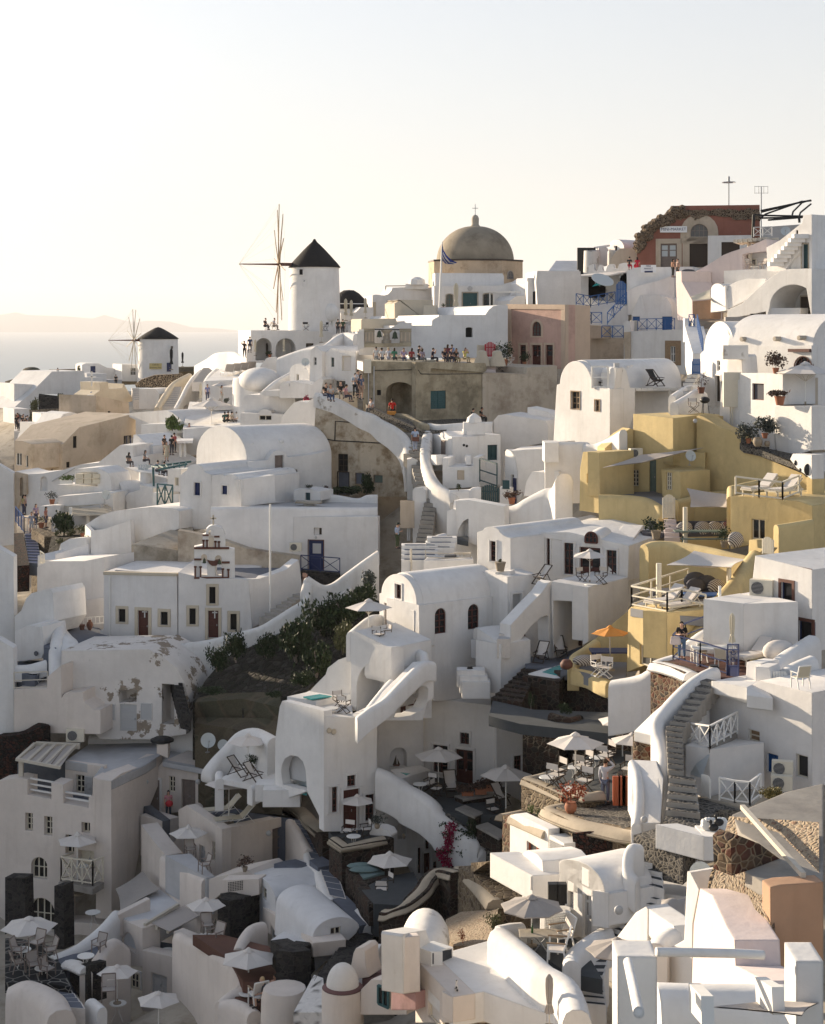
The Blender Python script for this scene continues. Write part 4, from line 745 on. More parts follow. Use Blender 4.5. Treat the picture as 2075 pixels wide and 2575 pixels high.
tz=P(0,198,196).z;b.add('lantern',MB().l_([(.75,tz-.2),(.55,tz+.1),(.42,tz+.3),(.45,tz+1),(.3,tz+1.3),(.05,tz+1.45)],V((c.x,c.y,0)),14),_E,50);m=MB();m.bar(V((c.x,c.y,tz+1.3)),V((c.x,c.y,tz+2.7)),.07);m.bar(V((c.x-.35,c.y,tz+2.2)),V((c.x+.35,c.y,tz+2.2)),.07);b.add('cross',m,_C)
pl=PL(1440,187.8,1640,190);b.w(pl,1487,640,1537,712,_o,(2,3),arch=1.2,ho_=0,sur=_E,mat=_j)
h=B(_D,'white house with teal door and stone framed windows in front of the domed church',_b,(1100,1075,184));pl=PL(755,184,1660,184.5);h.ext(pl,Q('757,785 1380,782 1660,712 1660,1090 757,1090'),6);h.w(pl,878,868,940,1020,_b_,(2,3),arch=.5,sur=_E,sw=.1,mat=_j);h.d(pl,1042,855,1184,1048,_b_,sur=_E,sw=.14);h.w(pl,1246,862,1338,1020,_h_,(2,3),arch=.4,sur=_E,sw=.1);h.add('vent',MB().l_(Q('.28,0 .28,.06 .2,.08'),pl.at(1113,810,.01),14,pl.n3),_g)
h.xp(765,187,1450,187.5,Q('767,655 1436,660 1450,690 1450,785 767,785'),4,name=_Q);h.rib(Q('1385,960,183 1500,880,183.2 1665,722,184'),1.6,.6,name=_K_,sub=2)
h=B(_V,'thin white pergola over the church house terrace',_V,(1340,975,182));m=MB();m.bar(P(1243,845,182),P(1640,845,182),.14);m.bar(P(1243,842,184),P(1640,842,184),.14)
for x in(1310,1348):m.bar(P(x,975,182),P(x,845,182),.14)
h.add(_P,m,_c)
h=B(_D,'white cottage with dark arched doorway right of the church house stair',_b,(1700,975,182));pl=PL(1640,181,1745,181.5);h.ext(pl,Q('1500,975 1510,930 1570,885 1655,880 1660,760 1745,700 1745,985 1500,985'),4);h.n(pl,1663,838,1745,980,2,.7)
cumb(975,755,181,1068,'closed cream parasol before the teal door of the church house');pot(848,1070,181,85,'huge terracotta jar with spiky plant at the flagpole foot',_n,.5,_v_,_l_,spiky=1)
h=B(_L_,'white solid bench on the church house terrace',_L_,(1160,1066,180));h.xp(1090,180,1232,180,Q('1090,1018 1232,1018 1232,1066 1090,1066'),.5,_c,'back');h.blk(Q('1092,1048 1230,1048 1225,1042 1097,1042'),179.8,.1,_c,_k_)
e=em_(_S_,'tall white flagpole left of the domed church',_S_,P(810,1080,180));MB().tb_([P(810,1080,180),P(823,700,180),P(836,345,180)],[.14,.11,.06],8).obj('pole',_c,e,e.location,60)
def flag(lb_,pts,cols,loc):
 e=em_('flag',lb_,'flag',loc)
 for i,(c,q)in en_(cols):m=MB();m.add(q,[tuple(rg_(len(q)))]);m.add([p+V((0,.03,0))for p in q],[tuple(reversed(rg_(len(q))))]);m.obj(_Q_ if c!='flagblue'or i else'canton',c,e,loc)
 return e
rows=[Q('837,360 850,430 880,480 925,525 985,552'),Q('838,385 846,445 872,495 915,545 975,560'),Q('838,415 842,462 865,508 905,556 960,566'),Q('838,445 840,480 858,520 895,562 940,569'),Q('838,470 838,500 852,530 885,565 925,570'),Q('838,490 837,515 848,540 865,560 895,562')]
fl=[]
for i in rg_(5):
 for k in rg_(4):fl.append(('flagblue'if(i%2==0 or(k<1 and i<3))else _i,[P(rows[i][k][0],rows[i][k][1],179.8+.25*math.sin(k*1.7+i)),P(rows[i][k+1][0],rows[i][k+1][1],179.8+.25*math.sin(k*1.7+1.7+i)),P(rows[i+1][k+1][0],rows[i+1][k+1][1],179.8+.25*math.sin(k*1.7+2.7+i)),P(rows[i+1][k][0],rows[i+1][k][1],179.8+.25*math.sin(k*1.7+1+i))]))
flag('drooping blue and white striped flag on the tall pole by the dome',0,fl,P(840,450,179.8))
h=B('terrace_wall','big white stuccoed wall with one small dark window above the seated crowd',_b,(1000,1470,147));pl=PL(530,146,1490,148);h.ext(pl,Q('533,1180 733,1177 738,1125 765,1108 800,1090 806,1072 1265,1072 1300,1020 1345,985 1400,975 1488,977 1488,1500 533,1500'),30,_a);h.w(pl,1070,1195,1138,1294,None,(1,1),arch=.35,mat=_m,rec=.3)
h=B(_D,'white house with chimney tops and stepped parapet left of the dome',_b,(450,1105,190));pl=PL(145,190,730,191);h.ext(pl,Q('145,878 180,870 265,880 300,868 335,832 345,802 480,795 728,800 728,1120 145,1120'),8);c=pl.at(585,800);m=MB();m.box(c+V((0,-0,.1)),(2.6,.8,.6));m.l_(Q('1,.3 .9,.9 .3,1.2'),c,8);h.add(_A_,m,_a);m=MB();f=lambda x,y:pl.at(x,y,-1);m.bar(f(288,830),f(288,783),.1);m.bar(f(288,783),f(725,780),.1);h.add('roof_rail',m,_l);h.xp(145,189.6,180,189.6,Q('145,945 178,945 178,1105 145,1105'),.3,_u,_G);lamp(297,935,189.8,'small round lamp on the stepped white house')
h=B('beige_vault','beige barrel vaulted house with relief cross below the flagpole',_b,(560,1170,163));pl=PL(365,160,400,166);h.xp(365,163,745,164,[(365,1180)]+A(365,960,420,922,0,1)+Q('385,930 400,922 745,925 745,1180'),4,_u);h.add('buttress',MB().bar(P(716,1150,162),P(725,990,162.5),1.3,.8),_u);m=MB();m.bar(P(580,1150,162.85),P(580,1100,162.85),.18);m.bar(P(552,1120,162.85),P(610,1120,162.85),.18);h.add('cross',m,_u)
h=B('beige_vault','low beige barrel vault behind the bell wall',_b,(210,1205,157));pl=PL(30,157,390,158);h.ext(pl,Q('35,1240 35,1125 45,1112 375,1108 392,1150 392,1240'),4,_u)
h=B('bell_wall','old masonry bell wall with carved piers and a pale column','bell wall',(295,1380,143.5));pl=PL(10,143.5,535,143.5)
h.xp(10,145.5,535,145.5,Q('10,1215 330,1200 420,1150 535,1150 535,1470 10,1470'),2,_a,_o_)
for x0,x1 in((62,163),(415,530)):
 h.ext(pl,[(x0,1208),(x1,1208),(x1,1375),(x0,1375)],.9,_E,'pier')
 for y in(1208,1228,1345):h.ext(pl,[(x0-3,y),(x1+3,y),(x1+3,y+10),(x0-3,y+10)],1,_q_,'moulding',off=.06)
 for k in rg_(3):xx=x0+18+k*(x1-x0-36)/2;h.ext(pl,[(xx-8,1245),(xx+8,1245),(xx+8,1335),(xx-8,1335)],.1,_H,'panel',off=.05)
h.add('column',MB().l_([(.42,0),(.42,.3),(.3,.35),(.28,M(105,143.5)),(.5,M(125,143.5)),(.55,M(140,143.5))],pl.at(283,1358,-.4),14),_E,50);h.ext(pl,Q('20,1355 530,1352 530,1385 20,1395'),1.2,_q_,'sill',off=.1);h.add('beam',MB().bar(pl.at(60,1213,-.3),pl.at(530,1221,-.3),.1),_r);h.xp(0,143,62,143,Q('-5,1235 60,1232 62,1400 0,1420'),1.5,_A,'side_pier')
bell(213,1213,143.2,80,'green bronze bell hanging left of the pale column');bell(368,1220,143.2,88,'dark bronze bell hanging right of the pale column')
T(5)
h=B('olive_building','weathered olive building with wide arch and teal shutters under the crowd','building',(560,780,134));p1=PL(45,133,520,132.2);h.ext(p1,Q('45,236 242,238 522,246 522,1000 45,800'),9,_q_)
h.nn(p1,[(250,800)]+A(247,500,503,520,90,12)+[(503,800)],2.2);p2=PL(510,131.8,1095,136);h.xp(522,132.6,1095,136.2,Q('522,246 1060,252 1095,262 1095,900 522,900'),8,_q_);h.ext(p2,Q('505,244 1112,252 1127,290 1120,325 1090,335 640,300 628,425 600,430 575,470 566,760 505,740'),.5,_q_,'band')
h.w(PL(522,132.6,1095,136.2),636,497,768,655,_b_,(2,9),mat=_b_,body=1,rec=.12,fw=.05);h.w(p1,165,487,201,534,None,mat=_m,body=0);h.d(PL(247,135.2,503,134.8),316,482,400,700,_b_,lv_=1,ho_=0,sur=_q_,sw=.05,glass=_F_,hd_=0)
for x,y0,y1 in((95,265,600),(143,280,640)):h.add('pipe',MB().tb_([p1.at(x,y0,.08),p1.at(x,y1,.08)],.05,6),_g)
h.add('meter_box',MB().box(p1.at(88,280,.15),(.6,.3,1.1)),_d);m=MB();m.tb_([p1.at(150,318,.05),p1.at(500,310,.05)],.03,5);q=PL(522,132,1095,135.6);m.tb_([q.at(x,y,.1)for x,y in((522,315),(545,348),(700,350),(1090,345))],.03,5);h.add('cable',m,_r)
h=B('tan_wall','tall blotchy tan retaining wall below the pink house',_f,(1400,760,137));h.xp(1088,136,1740,139,Q('1088,335 1470,347 1478,292 1740,275 1740,900 1088,900'),10,_O_)
h=B('ramp_wall','olive ramp wall beside the steps under the arch',_f,(470,900,128));h.rib(Q('340,690,130 430,700,129 500,740,128 560,770,126 612,785,126'),4.5,.5,_q_,_f,2)
T(5)
CR=[(160,235,_k,170,(.6,.58,.55),(.3,.3,.3),_h,'person in white T-shirt standing at the left end of the terrace crowd'),(212,240,'sit',200,(.6,.6,.6),(.1,.1,.12),'cap','person in black cap and white top beside the left end of the crowd'),(268,240,_k,150,(.62,.62,.66),(.5,.5,.55),_h,'person with fair hair in a long white outfit on the terrace'),(318,240,'sit',170,(.05,.2,.12),(.1,.1,.1),_y,'person in green top seated on the terrace wall'),(400,240,'sit',10,(.35,.28,.42),(.15,.15,.2),_h,'person in lilac shirt and sunglasses seated facing the camera'),(470,242,'sit',160,(.3,.05,.05),(.1,.1,.1),_y,'person in dark red top seated on the terrace wall'),(535,225,'photo',70,(.03,.03,.03),(.03,.03,.04),'cap','person in black taking a photo on the crowded terrace'),(560,245,'sit',150,(.3,.25,.3),(.2,.2,.2),_y,'person crouching below the photographer on the terrace'),(650,240,'sitphoto',100,(.03,.03,.05),(.02,.02,.03),_h,'person in navy leaning to the right with a phone on the terrace'),(755,238,'sit',20,(.03,.03,.04),(.03,.03,.05),_h,'person in black sweater seated right of the terrace gap'),(785,215,_k,150,(.2,.06,.07),(.1,.1,.1),_y,'person with long hair and maroon top standing behind the seated'),(822,215,_k,160,(.18,.28,.5),(.1,.1,.15),_h,'tall person in pale blue shirt standing among the terrace crowd'),(810,238,'sit',60,(.05,.05,.07),(.05,.05,.06),_h,'person in dark clothes half hidden below the blue shirt'),(857,243,'sit',30,(.03,.03,.03),(.3,.25,.15),_y,'person with long dark hair seated near the right end'),(935,238,'sitphoto',40,(.5,.45,.12),(.35,.3,.2),_y,'person in yellow top drinking at the right end of the crowd')]
for i,(x,y,k,rz,a,c_,hr,l)in en_(CR):
 yy=y+(55 if k in(_k,'photo')else 14);pn_(x,yy,138.5 if k in(_k,'photo')else 136.3,k,rz,l,a,c_,hr,(.05,.035,.02)if'fair'not in l else(.5,.4,.25),sn_='ab'[i%2],gp_='visitors on the terrace wall')
h=B('terrace_ledge','low ledge behind the terrace wall where visitors sit','ledge',(560,300,139));h.xp(45,137.2,1060,138.2,Q('60,252 1060,262 1060,330 60,330'),9,_A)
gate('red_gate','dark red picket gate with curved top beside the pink house',PL(1105,142,1205,142),1110,68,1200,205,'red',7,.3)
h=B('gate_posts','pale beige gate wall around the red picket gate',_f,(1150,330,142.5));pl=PL(1045,142.5,1230,142.7);h.ext(pl,Q('1048,95 1110,98 1110,210 1048,250'),.6,_u);h.ext(pl,Q('1200,98 1230,95 1235,260 1200,260'),.6,_u)
st_('pink_steps','pale pink steps below the red gate',(1105,330,139),(1205,328,139),(1108,205,142),(1200,205,142),6,_r_,_r_)
for i,x in en_((1085,1217)):h=B('gate_pillar',['rounded pale pillar left of the red gate','rounded pale pillar right of the red gate'][i],_T_,(x,250,139.5));h.add('shaft',MB().l_([(.75,-.3),(.6,.3),(.42,.6),(.4,M(90,139.5)),(.3,M(104,139.5)),(.05,M(108,139.5))],P(x,250,139.5),14),_u,60)
pot(1280,275,141,70,'bushy potted shrub right of the red gate',_n,1.5,pw=.85,seed=5,n=500);pot(1455,275,145,40,'dark plant in front of the pink house left window',_n,1,pw=.6,seed=6,n=400)
ch_(1330,270,141,20,'white wire chair beside the potted shrub by the pink house','ww');ch_(1235,325,140,200,'blue white folding chair below the red gate','bb');ta_(1440,318,140,'round table on the terrace of the pink house')
T(6)
h=B('pink_house','square pink house with cream edging and an arched window',_b,P(300,2300,146));pl=PL(-318,151.2,410,145.5);h.ext(pl,Q('-318,1612 410,1618 410,2420 -318,2420'),1.2,'pink');fr=h.ext
for o in(Q('-320,1610 412,1616 412,1680 -320,1672'),Q('-320,1672 -265,1673 -265,2420 -320,2420'),Q('360,1680 412,1680 412,2420 360,2420')):h.ext(pl,o,.08,_W_,'edging',off=.07)
h.xp(412,145.5,716,147.6,Q('412,1616 716,1628 716,2320 412,2420'),.2,_W_,_G);h.w(pl,-5,1828,108,2008,_e,(3,4),arch=1,sur=_W_,sw=.22,body=0,mat=_j)
T(5)
for x0,x1 in((1415,1470),(1520,1600),(1640,1705)):h.d(pl,x0,95,x1,268,_e,sur=_W_,sw=.2,body=0,lv_=1 if x1-x0<70 else 2,glass=_F_)
T(6)
h=B(_D,'white house with slanted lattice roof panel left of the shop',_b,(330,1620,171));pl=PL(35,171,660,171.5);h.ext(pl,Q('55,1195 595,1200 602,1310 650,1430 652,1640 60,1640 40,1330'),7);h.dk_(Q('200,1192,172.5 580,1192,172.5 580,1070,177 290,1068,177'),.15,_M,'roof_panel');h.w(PL(-10,171,45,171),0,1455,30,1620,None,ho_=0,mat=_m,sw=.05);h.xp(-40,172.5,60,172.5,Q('-60,1280 60,1285 60,1640 -60,1640'),3)
h=B(_D,'white house with barrel roof and porch beam at the skyline',_b,(1050,1120,175));pl=PL(930,176,1140,173);h.ext(pl,[(925,1160),(940,960)]+A(950,900,1140,912,105,12)+[(1140,1160)],6,dirn=V((.72,.69,0)));h.w(pl,1025,885,1052,945,_o,(1,1));m=MB();m.bar(P(760,910,175),P(960,880,175),.35,.2);m.bar(P(805,1110,175),P(815,905,175),.25);m.bar(P(890,890,175),P(940,945,175),.2);h.add('porch',m,_a);h.xp(700,174,930,174,Q('820,905 930,905 930,1130 820,1130'),2,name=_G)
h=B('ruined_wall','crumbling tan wall below the barrel roof house',_f,(1150,1150,170));h.xp(950,170,1300,169,Q('955,1150 970,1040 1040,950 1100,915 1300,912 1320,1170 955,1170'),1.5,_O_)
h=B(_A_,'white chimney with dark windows behind the crenellated wall',_A_,(740,1120,172));h.add('stack',MB().l_([(.95,-2),(.85,1.5),(.8,M(85,172))],P(740,1120,172),14),_A,60);m=MB();m.box(P(668,1098,173),(1.9,.4,3.2));m.box(P(785,1080,173),(.6,.4,2));h.add('windows',m,_r)
h=B('crenellated_wall','white wall with three rounded merlons above the souvenir shop',_f,(900,1200,165));pl=PL(685,165,1290,164);h.ext(pl,Q('690,1260 695,1130 765,1105 770,1180 800,1200 815,1150 835,1118 860,1120 870,1190 910,1200 930,1140 950,1112 1010,1110 1015,1160 1060,1165 1075,1110 1130,1095 1280,1090 1290,1260'),2)
h=B('shop','small souvenir shop with white scalloped awning and dark goods','shop',(1000,1600,160));pl=PL(600,161,1240,159);h.ext(pl,Q('600,1250 1240,1200 1240,1640 600,1640'),2,_A);h.nn(pl,Q('745,1260 1190,1230 1190,1520 1050,1580 745,1560'),1.2);h.dk_(Q('600,1252,158 950,1245,158 1170,1200,158 1170,1195,161 600,1240,161'),.12,_i,_U_);m=MB()
q=random.Random(4)
for i in rg_(60):x,y=q.uniform(740,890),q.uniform(1390,1510);m.box(P(x,y,159.4),(.3,.2,.34))
for i in rg_(6):m.box(P(735,1320+i*32,158.8),(.6,.3,.8))
h.add('goods',m,_E_);m=MB()
for i in rg_(14):m.box(P(q.uniform(1120,1220),q.uniform(1250,1410),158.6),(.6,.1,.55))
h.add('posters',m,_w_)
e=sail(_U_,'teal shop awning with a round logo tilted over the goods',Q('740,1392,157 880,1370,157 970,1265,158.5 860,1270,158.5'),'tealcloth',.05,cat=_U_);o=MB().l_([(1,0),(1,.02)],(0,0,0),18).obj('awning_logo',_w_,e,None);o.scale=(1.1,.7,1);o.rotation_euler=(rad(50),.3,0);o.location=(0,-.55,.12)
h=B('shop_terrace','white terrace under the blue railings beside the pink house',_s,(900,1750,156));h.xp(530,155.5,1240,154.5,Q('535,1612 720,1640 900,1610 1040,1590 1140,1640 1190,1620 1200,2120 530,2120'),5);h.xp(700,152.5,860,152,Q('712,1872 855,1882 855,2040 700,2040'),3,_H,'block');h.xp(690,153.5,1140,152.8,Q('690,2040 1135,2035 1140,2400 690,2400'),4,_O_,'lower_wall')
rail(_W,'long blue crossed railing in front of the souvenir shop',Q('540,1612,154.8 720,1645,154.3 1030,1590,154'),1,_v,.9,wd=.07);rail(_W,'steep blue stair railing between the shop and the lower deck',[(930,1860,152.6),(1170,1600,153.6)],1.05,_v,.9,wd=.07);rail(_W,'short blue railing panel beside the pink house corner',Q('700,1845,151.8 730,1850,151.8 860,1850,152'),1,_v,1,wd=.07);rail(_W,'blue crossed railing with a hanging pot below the stair',[(860,2025,151.8),(1130,2025,152)],1.05,_v,.95,wd=.07)
gate('blue_gate','tall blue gate with pointed top above the blue stairs',PL(1040,153.2,1170,153.2),1045,1320,1165,1620,_v,6,.4)
T(6)
h=B('white_wall','white street wall with the small shop sign on it',_f,(1500,1500,158));pl=PL(1180,158,2000,156);h.ext(pl,Q('1170,1200 1280,1155 1340,1150 2000,1143 2000,1700 1260,1500 1180,1800'),5)
e=board('sign','white street sign reading MINI MARKET with an arrow underneath',PL(1180,157.4,2000,155.6),1350,1122,1540,1215,'signwhite',['MINI','MARKET',' '],'signblue',.12,.95)
pl=PL(1180,157.4,2000,155.6);m=MB();m.bar(pl.at(1400,1208,.16),pl.at(1500,1206,.16),.16,.03,pl.n3);m.add(*pm_([pl.at(1388,1208,.17),pl.at(1415,1198,.17),pl.at(1415,1217,.17)],-pl.n3*.03));o=m.obj('arrow','signblue',e,e.location)
pn_(1205,1180,160.5,'sit',160,'person in black shirt and red shorts seated on the street wall',(.02,.02,.025),(.3,.02,.05));pn_(1305,1185,160,'sit',190,'person in bright red dress seated on the street wall',(.45,.015,.04),(.45,.015,.04),_y,lo_=_I_)
h=B('keeper_house','white vaulted house with blue door under the market street',_b,(1600,1950,151));pl=PL(1230,152,1760,150.5);h.ext(pl,Q('1230,1950 1235,1730 1340,1500 1360,1490 1560,1495 1670,1530 1730,1620 1740,1950'),6);h.d(pl,1612,1765,1736,1940,_v,lv_=1);h.d(pl,1245,1765,1335,1910,_v,lv_=1);h.ext(pl,Q('1340,1500 1360,1490 1420,1735 1400,1740 1345,1640'),.15,_a,'gable_edge',off=.05)
h=B('white_slope','plain white sloping roof mass between the shop street and the blue railing deck',_b,(1600,1620,155));h.xp(1180,154.4,1760,153.5,Q('1180,1440 1290,1390 1420,1350 1560,1320 1760,1240 1760,1700 1180,1750'),4)
rail(_W,'level blue crossed railing in front of the blue doors',[(1310,1935,149.5),(1770,1925,149)],1,_v,.9,wd=.06);h=B('box','small louvred white utility box on the blue railing deck','cabinet',(1265,1950,149.6));h.xp(1222,149.6,1312,149.6,Q('1222,1815 1312,1815 1312,1950 1222,1950'),.6,_d,'casing');m=MB();[m.bar(P(1226,1830+i*12,149.55),P(1308,1830+i*12,149.55),.05)for i in rg_(10)];h.add('louvres',m,_g)
T(8)
h=B(_D,'long plain white house with brick framed window below the blue doors',_b,(1400,540,148));pl=PL(1085,148.5,1990,146);h.ext(pl,Q('1085,45 1170,35 1170,165 1740,140 1990,135 1990,720 1085,620'),9);h.xp(1083,148.2,1170,148,Q('1083,175 1168,170 1168,520 1100,520'),.2,_H,'pier');h.w(pl,1670,350,1730,545,_c,(2,2),mat=_j,sur=_J,sw=.5)
T(7)
h=B('ruined_house','crumbling red plastered house with arched window and shop doors at the skyline',_b,(600,1020,166));pl=PL(-170,167,1185,165);h.ext(pl,Q('-165,1060 -165,745 -120,690 -50,600 40,520 150,468 215,432 205,336 1175,325 1185,1060'),7,'redhouse')
h.w(pl,420,535,612,680,_o,(4,2),arch=.95,sur=_H,sw=1,mat=_j);h.d(pl,95,750,270,1005,_o,sur=_H,sw=.5,glass=_w_,hd_=0);h.d(pl,410,750,606,1005,_l,sur=_H,sw=.7,hd_=0)
q=random.Random(5);pts=Q('-160,770 -150,720 -90,640 -20,565 40,520 90,480 150,462 205,430 220,375 360,385 500,372 640,380 800,372 950,385 1060,365 1178,372 1180,500 1100,490 1000,480 900,490 860,455 760,450 680,435 600,440 520,470 470,495 420,450 360,470 300,500 230,480 180,500 90,545 40,600 0,650 -60,700 -110,770')
pj=[]
for a,b_ in zip(pts,pts[1:]+pts[:1]):
 for k in rg_(4):f=k/4;pj.append((a[0]+(b_[0]-a[0])*f+q.uniform(-9,9),a[1]+(b_[1]-a[1])*f+q.uniform(-12,12)))
h.ext(pl,pj,.5,'ruin','exposed_stone',off=.12)
for k in rg_(120):
 pass
m=MB()
for k in rg_(150):
 f=q.random();i=int(f*9);a,b_=pts[i],pts[i+1];x=a[0]+(b_[0]-a[0])*q.random()+q.uniform(-5,30);y=a[1]+(b_[1]-a[1])*q.random()+q.uniform(-12,60);m.ell(pl.at(x,y,q.uniform(0,.35)),(q.uniform(.25,.6),q.uniform(.2,.5),q.uniform(.2,.42)),6,4)
h.add('loose_stones',m,'ruin')
board('sign','long white sign reading MINI-MARKET on the red ruin',pl,88,560,382,628,'signwhite',['MINI-MARKET'],'signblue',.25,.95)
h=B('white_shop','white cube building with dark shutters right of the red ruin',_b,(850,1000,163));p3=PL(608,163,1100,162);h.ext(p3,Q('610,662 1090,655 1090,1010 608,1010'),.9);h.d(p3,757,732,957,1000,_l,hd_=0,sur=_c,sw=.2)
def antenna(lb_,x,y0,y1,Y,ring):
 e=em_('antenna',lb_,'antenna',P(x,y1,Y));MB().tb_([P(x,y1,Y),P(x,y0,Y)],.06,6).obj('mast',_C,e,e.location);m=MB();c=P(x,y0+8,Y)
 if ring:
  m.tb_([c+V(((.65)*math.cos(k*.524),(.65)*math.sin(k*.524),0))for k in rg_(13)],.05,5)
  for k in rg_(4):m.bar(c,c+V(((.65)*math.cos(k*1.57),(.65)*math.sin(k*1.57),0)),.05)
  m.bar(c,c+V((0,0,.6)),.2)
 else:
  for z in(-.55,.1):m.bar(c+V((-.65,0,z)),c+V((.65,0,z)),.04)
  for xx in(-.65,-.25,.25,.65):m.bar(c+V((xx,0,-.6)),c+V((xx,0,.15)),.04)
 m.obj('aerial',_C,e,e.location);return e
antenna('thin antenna mast with a ring on top of the red ruin',838,72,330,168,1);antenna('taller grid antenna mast at the right corner of the red ruin',1192,128,565,164,0)
e=em_(_V,'rusty black pergola rods fanning out at the right skyline',_V,P(1200,560,158));m=MB()
for p in([(1185,390),(1736,275)],Q('1190,405 1640,290 1736,280'),Q('1185,470 1240,425 1640,285'),[(1190,440),(1650,450)],[(1195,470),(1650,460)],[(1265,492),(1640,462)],Q('1525,455 1540,400 1640,300 1700,280'),Q('1605,455 1620,410 1736,315')):m.tb_([P(x,y,158+i*.6)for i,(x,y)in en_(p)],.09,5)
m.bar(P(1100,680,158),P(1110,430,158),.25);m.bar(P(1608,520,158),P(1605,450,158),.2);m.bar(P(1110,432,158),P(1200,440,158),.16);m.obj('rods',_r,e,e.location)
rail('white_railing','white crossed balcony railing on the roof right of the red ruin',[(1110,670,156),(1310,660,156)],.85,_c,.9,wd=.06)
h=B('grey_roof_house','grey flat roof block with wire fence behind the white balcony railing',_b,(1400,680,160));h.xp(1180,160,1740,158,Q('1185,570 1600,540 1740,530 1740,720 1185,700'),5,_Y)
dish(1458,615,154,105,-15,'white satellite dish at the top of the right hand stairs')
h=B(_V,'slatted timber pergola on a white post at the upper right',_V,(1068,960,148));m=MB();m.bar(P(1068,970,148),P(1060,745,148),.32)
for i in rg_(7):m.bar(P(910+i*52,722-i*4,147),P(990+i*60,745-i*6,150),.35,.3)
m.bar(P(950,738,148.5),P(1380,700,148.5),.3);h.add(_P,m,_B)
T(7)
h=B('pink_stair_wall','pale pink sloping stair wall below the white shop cube',_f,(700,1280,150));pl=PL(475,150,1240,146);h.ext(pl,Q('478,1050 600,985 690,930 780,872 860,840 1060,775 1240,700 1260,830 1040,850 985,870 990,1050 790,1170 560,1240 560,1290 478,1280'),3,_r_)
h=B('pink_wall','second pale pink wall stepping down beside the couple',_f,(300,1400,149));pl=PL(255,149,450,146);h.ext(pl,Q('262,1052 322,1050 325,1165 440,1370 445,1590 280,1590 262,1200'),3,_r_)
h=B('gate','grey metal gate with rounded top below the hugging couple','gate',(400,1300,148.6));pl=PL(322,148.5,485,148.5);h.ext(pl,[(325,1310)]+A(325,1050,480,1060,28,8)+[(480,1280),(415,1310)],.15,_w,'panel');m=MB();[m.bar(pl.at(328,y,.03),pl.at(478,y,.03),.06)for y in(1090,1200,1265)];h.add(_m_,m,_r)
pn_(228,1118,152,_k,110,'person with long dark hair hugging another beside the street wall',(.3,.16,.1),(.02,.02,.02),_y);pn_(280,1118,152.2,_k,-60,'person in pale top with black backpack hugging the long haired one',(.35,.26,.22),(.03,.03,.03),_h)
h=B('white_terrace','white terrace block with black chairs at the pergola post',_s,(1100,1170,145));h.xp(785,146,1380,142.5,Q('785,1045 1035,1030 1240,1025 1340,790 1370,800 1380,1050 1390,1230 785,1260'),5);h.xp(985,149,1250,148,Q('985,870 1050,850 1245,800 1250,1040 985,1060'),.5,_a,_o_);h.w(PL(985,148.9,1250,147.9),1090,920,1138,985,_d,(1,1),ho_=0,mat=_j,sw=.1)
for x,rz,l in((1065,30,'black chair left of the pergola post'),(1205,-70,'brown slatted chair facing the pergola post')):gc_(x,1025,144.2,rz,l,'tan')
e=ta_(1120,1000,144.2,'small dark table between the chairs by the pergola post')
h=B('round_house','white rounded house end with pink shade above the canopy',_b,(750,1480,142));pl=PL(640,143,820,140);h.ext(pl,[(640,1500)]+A(645,1250,810,1300,90,12)[0:10]+[(800,1200),(805,1480)],6);h.xp(800,140.5,1240,137,Q('803,1480 812,1290 850,1200 930,1160 1035,1130 1240,1130 1240,1200 1000,1380'),5)
h=B('stair_house','white house with outside stairs and dark green door at the right edge',_b,(1550,1030,140));pl=PL(1230,141,1745,137);h.ext(pl,Q('1250,790 1400,710 1640,520 1650,440 1745,430 1745,1080 1390,1060 1260,1050'),4);h.w(pl,1570,602,1596,645,_o,(1,1));h.nn(pl,Q('1462,1030 1500,960 1560,890 1625,830 1620,1025'),.4);h.d(pl,1637,755,1705,1020,_h_,sur=_E,sw=.1,lv_=1,rec=.3)
for i in rg_(8):x=1370+i*38;y=965-i*43;h.add(_F,MB().box(pl.at(x+20,y+8,.45),(1.2,.9,.35)),_a)
sail(_Z_,'small cream canopy with yellow lining over the terracotta wall',Q('412,1330,144 640,1245,145 645,1355,142.5 440,1370,142'),_P_,.15,cat=_U_)
h=B('terracotta_house','terracotta orange wall below the cream canopy',_b,(540,1560,146));h.xp(430,146,650,145,Q('445,1380 640,1360 640,1570 445,1570'),3,'orangewall')
h=B('arched_house','white house with huge deep arch and dark door at the right edge',_b,(1400,1590,137));pl=PL(815,139,1745,132);h.ext(pl,Q('818,1560 825,1475 985,1400 1150,1240 1245,1155 1400,1045 1500,1025 1745,1020 1745,1640 818,1640'),9);h.nn(pl,[(1250,1585),(1285,1440)]+A(1285,1440,1800,1440,245,16)[:12]+[(1745,1585)],3.2);h.d(PL(1600,136.5,1745,135.3),1630,1330,1735,1590,_l,ho_=0,sur=_E,sw=.12,lv_=1);h.xp(1245,135.8,1620,134,Q('1250,1490 1300,1450 1620,1450 1620,1590 1250,1590'),1.5,_a,_L_);h.nn(pl,Q('830,1560 960,1545 1245,1490 1240,1590 830,1590'),1,0)
h=B('cushion_bench','dark cushioned bench under the slanted ledge beside the large arch',_L_,(1050,1580,136));m=MB();m.box(P(1060,1572,136.3),(4,.5,.35));h.add(_k_,m,_U);m=MB();m.box(P(1180,1560,136.2),(1.6,.4,.7));h.add(_w,m,_E_)
T(9)
h=B('barrel_house','white barrel vaulted house with rounded lit gable at the right edge',_b,(750,1420,112));ax=PL(700,110,1745,104)
g=PL(355,116,770,110.5);outl=Q('352,1080 355,445 400,400')+A(400,420,772,350,345,18)[1:]+Q('772,345 700,460 690,770 560,800 548,1100')
h.ext(g,outl,1.2,_a,'gable');fr=PL(700,110.8,1745,105.5)
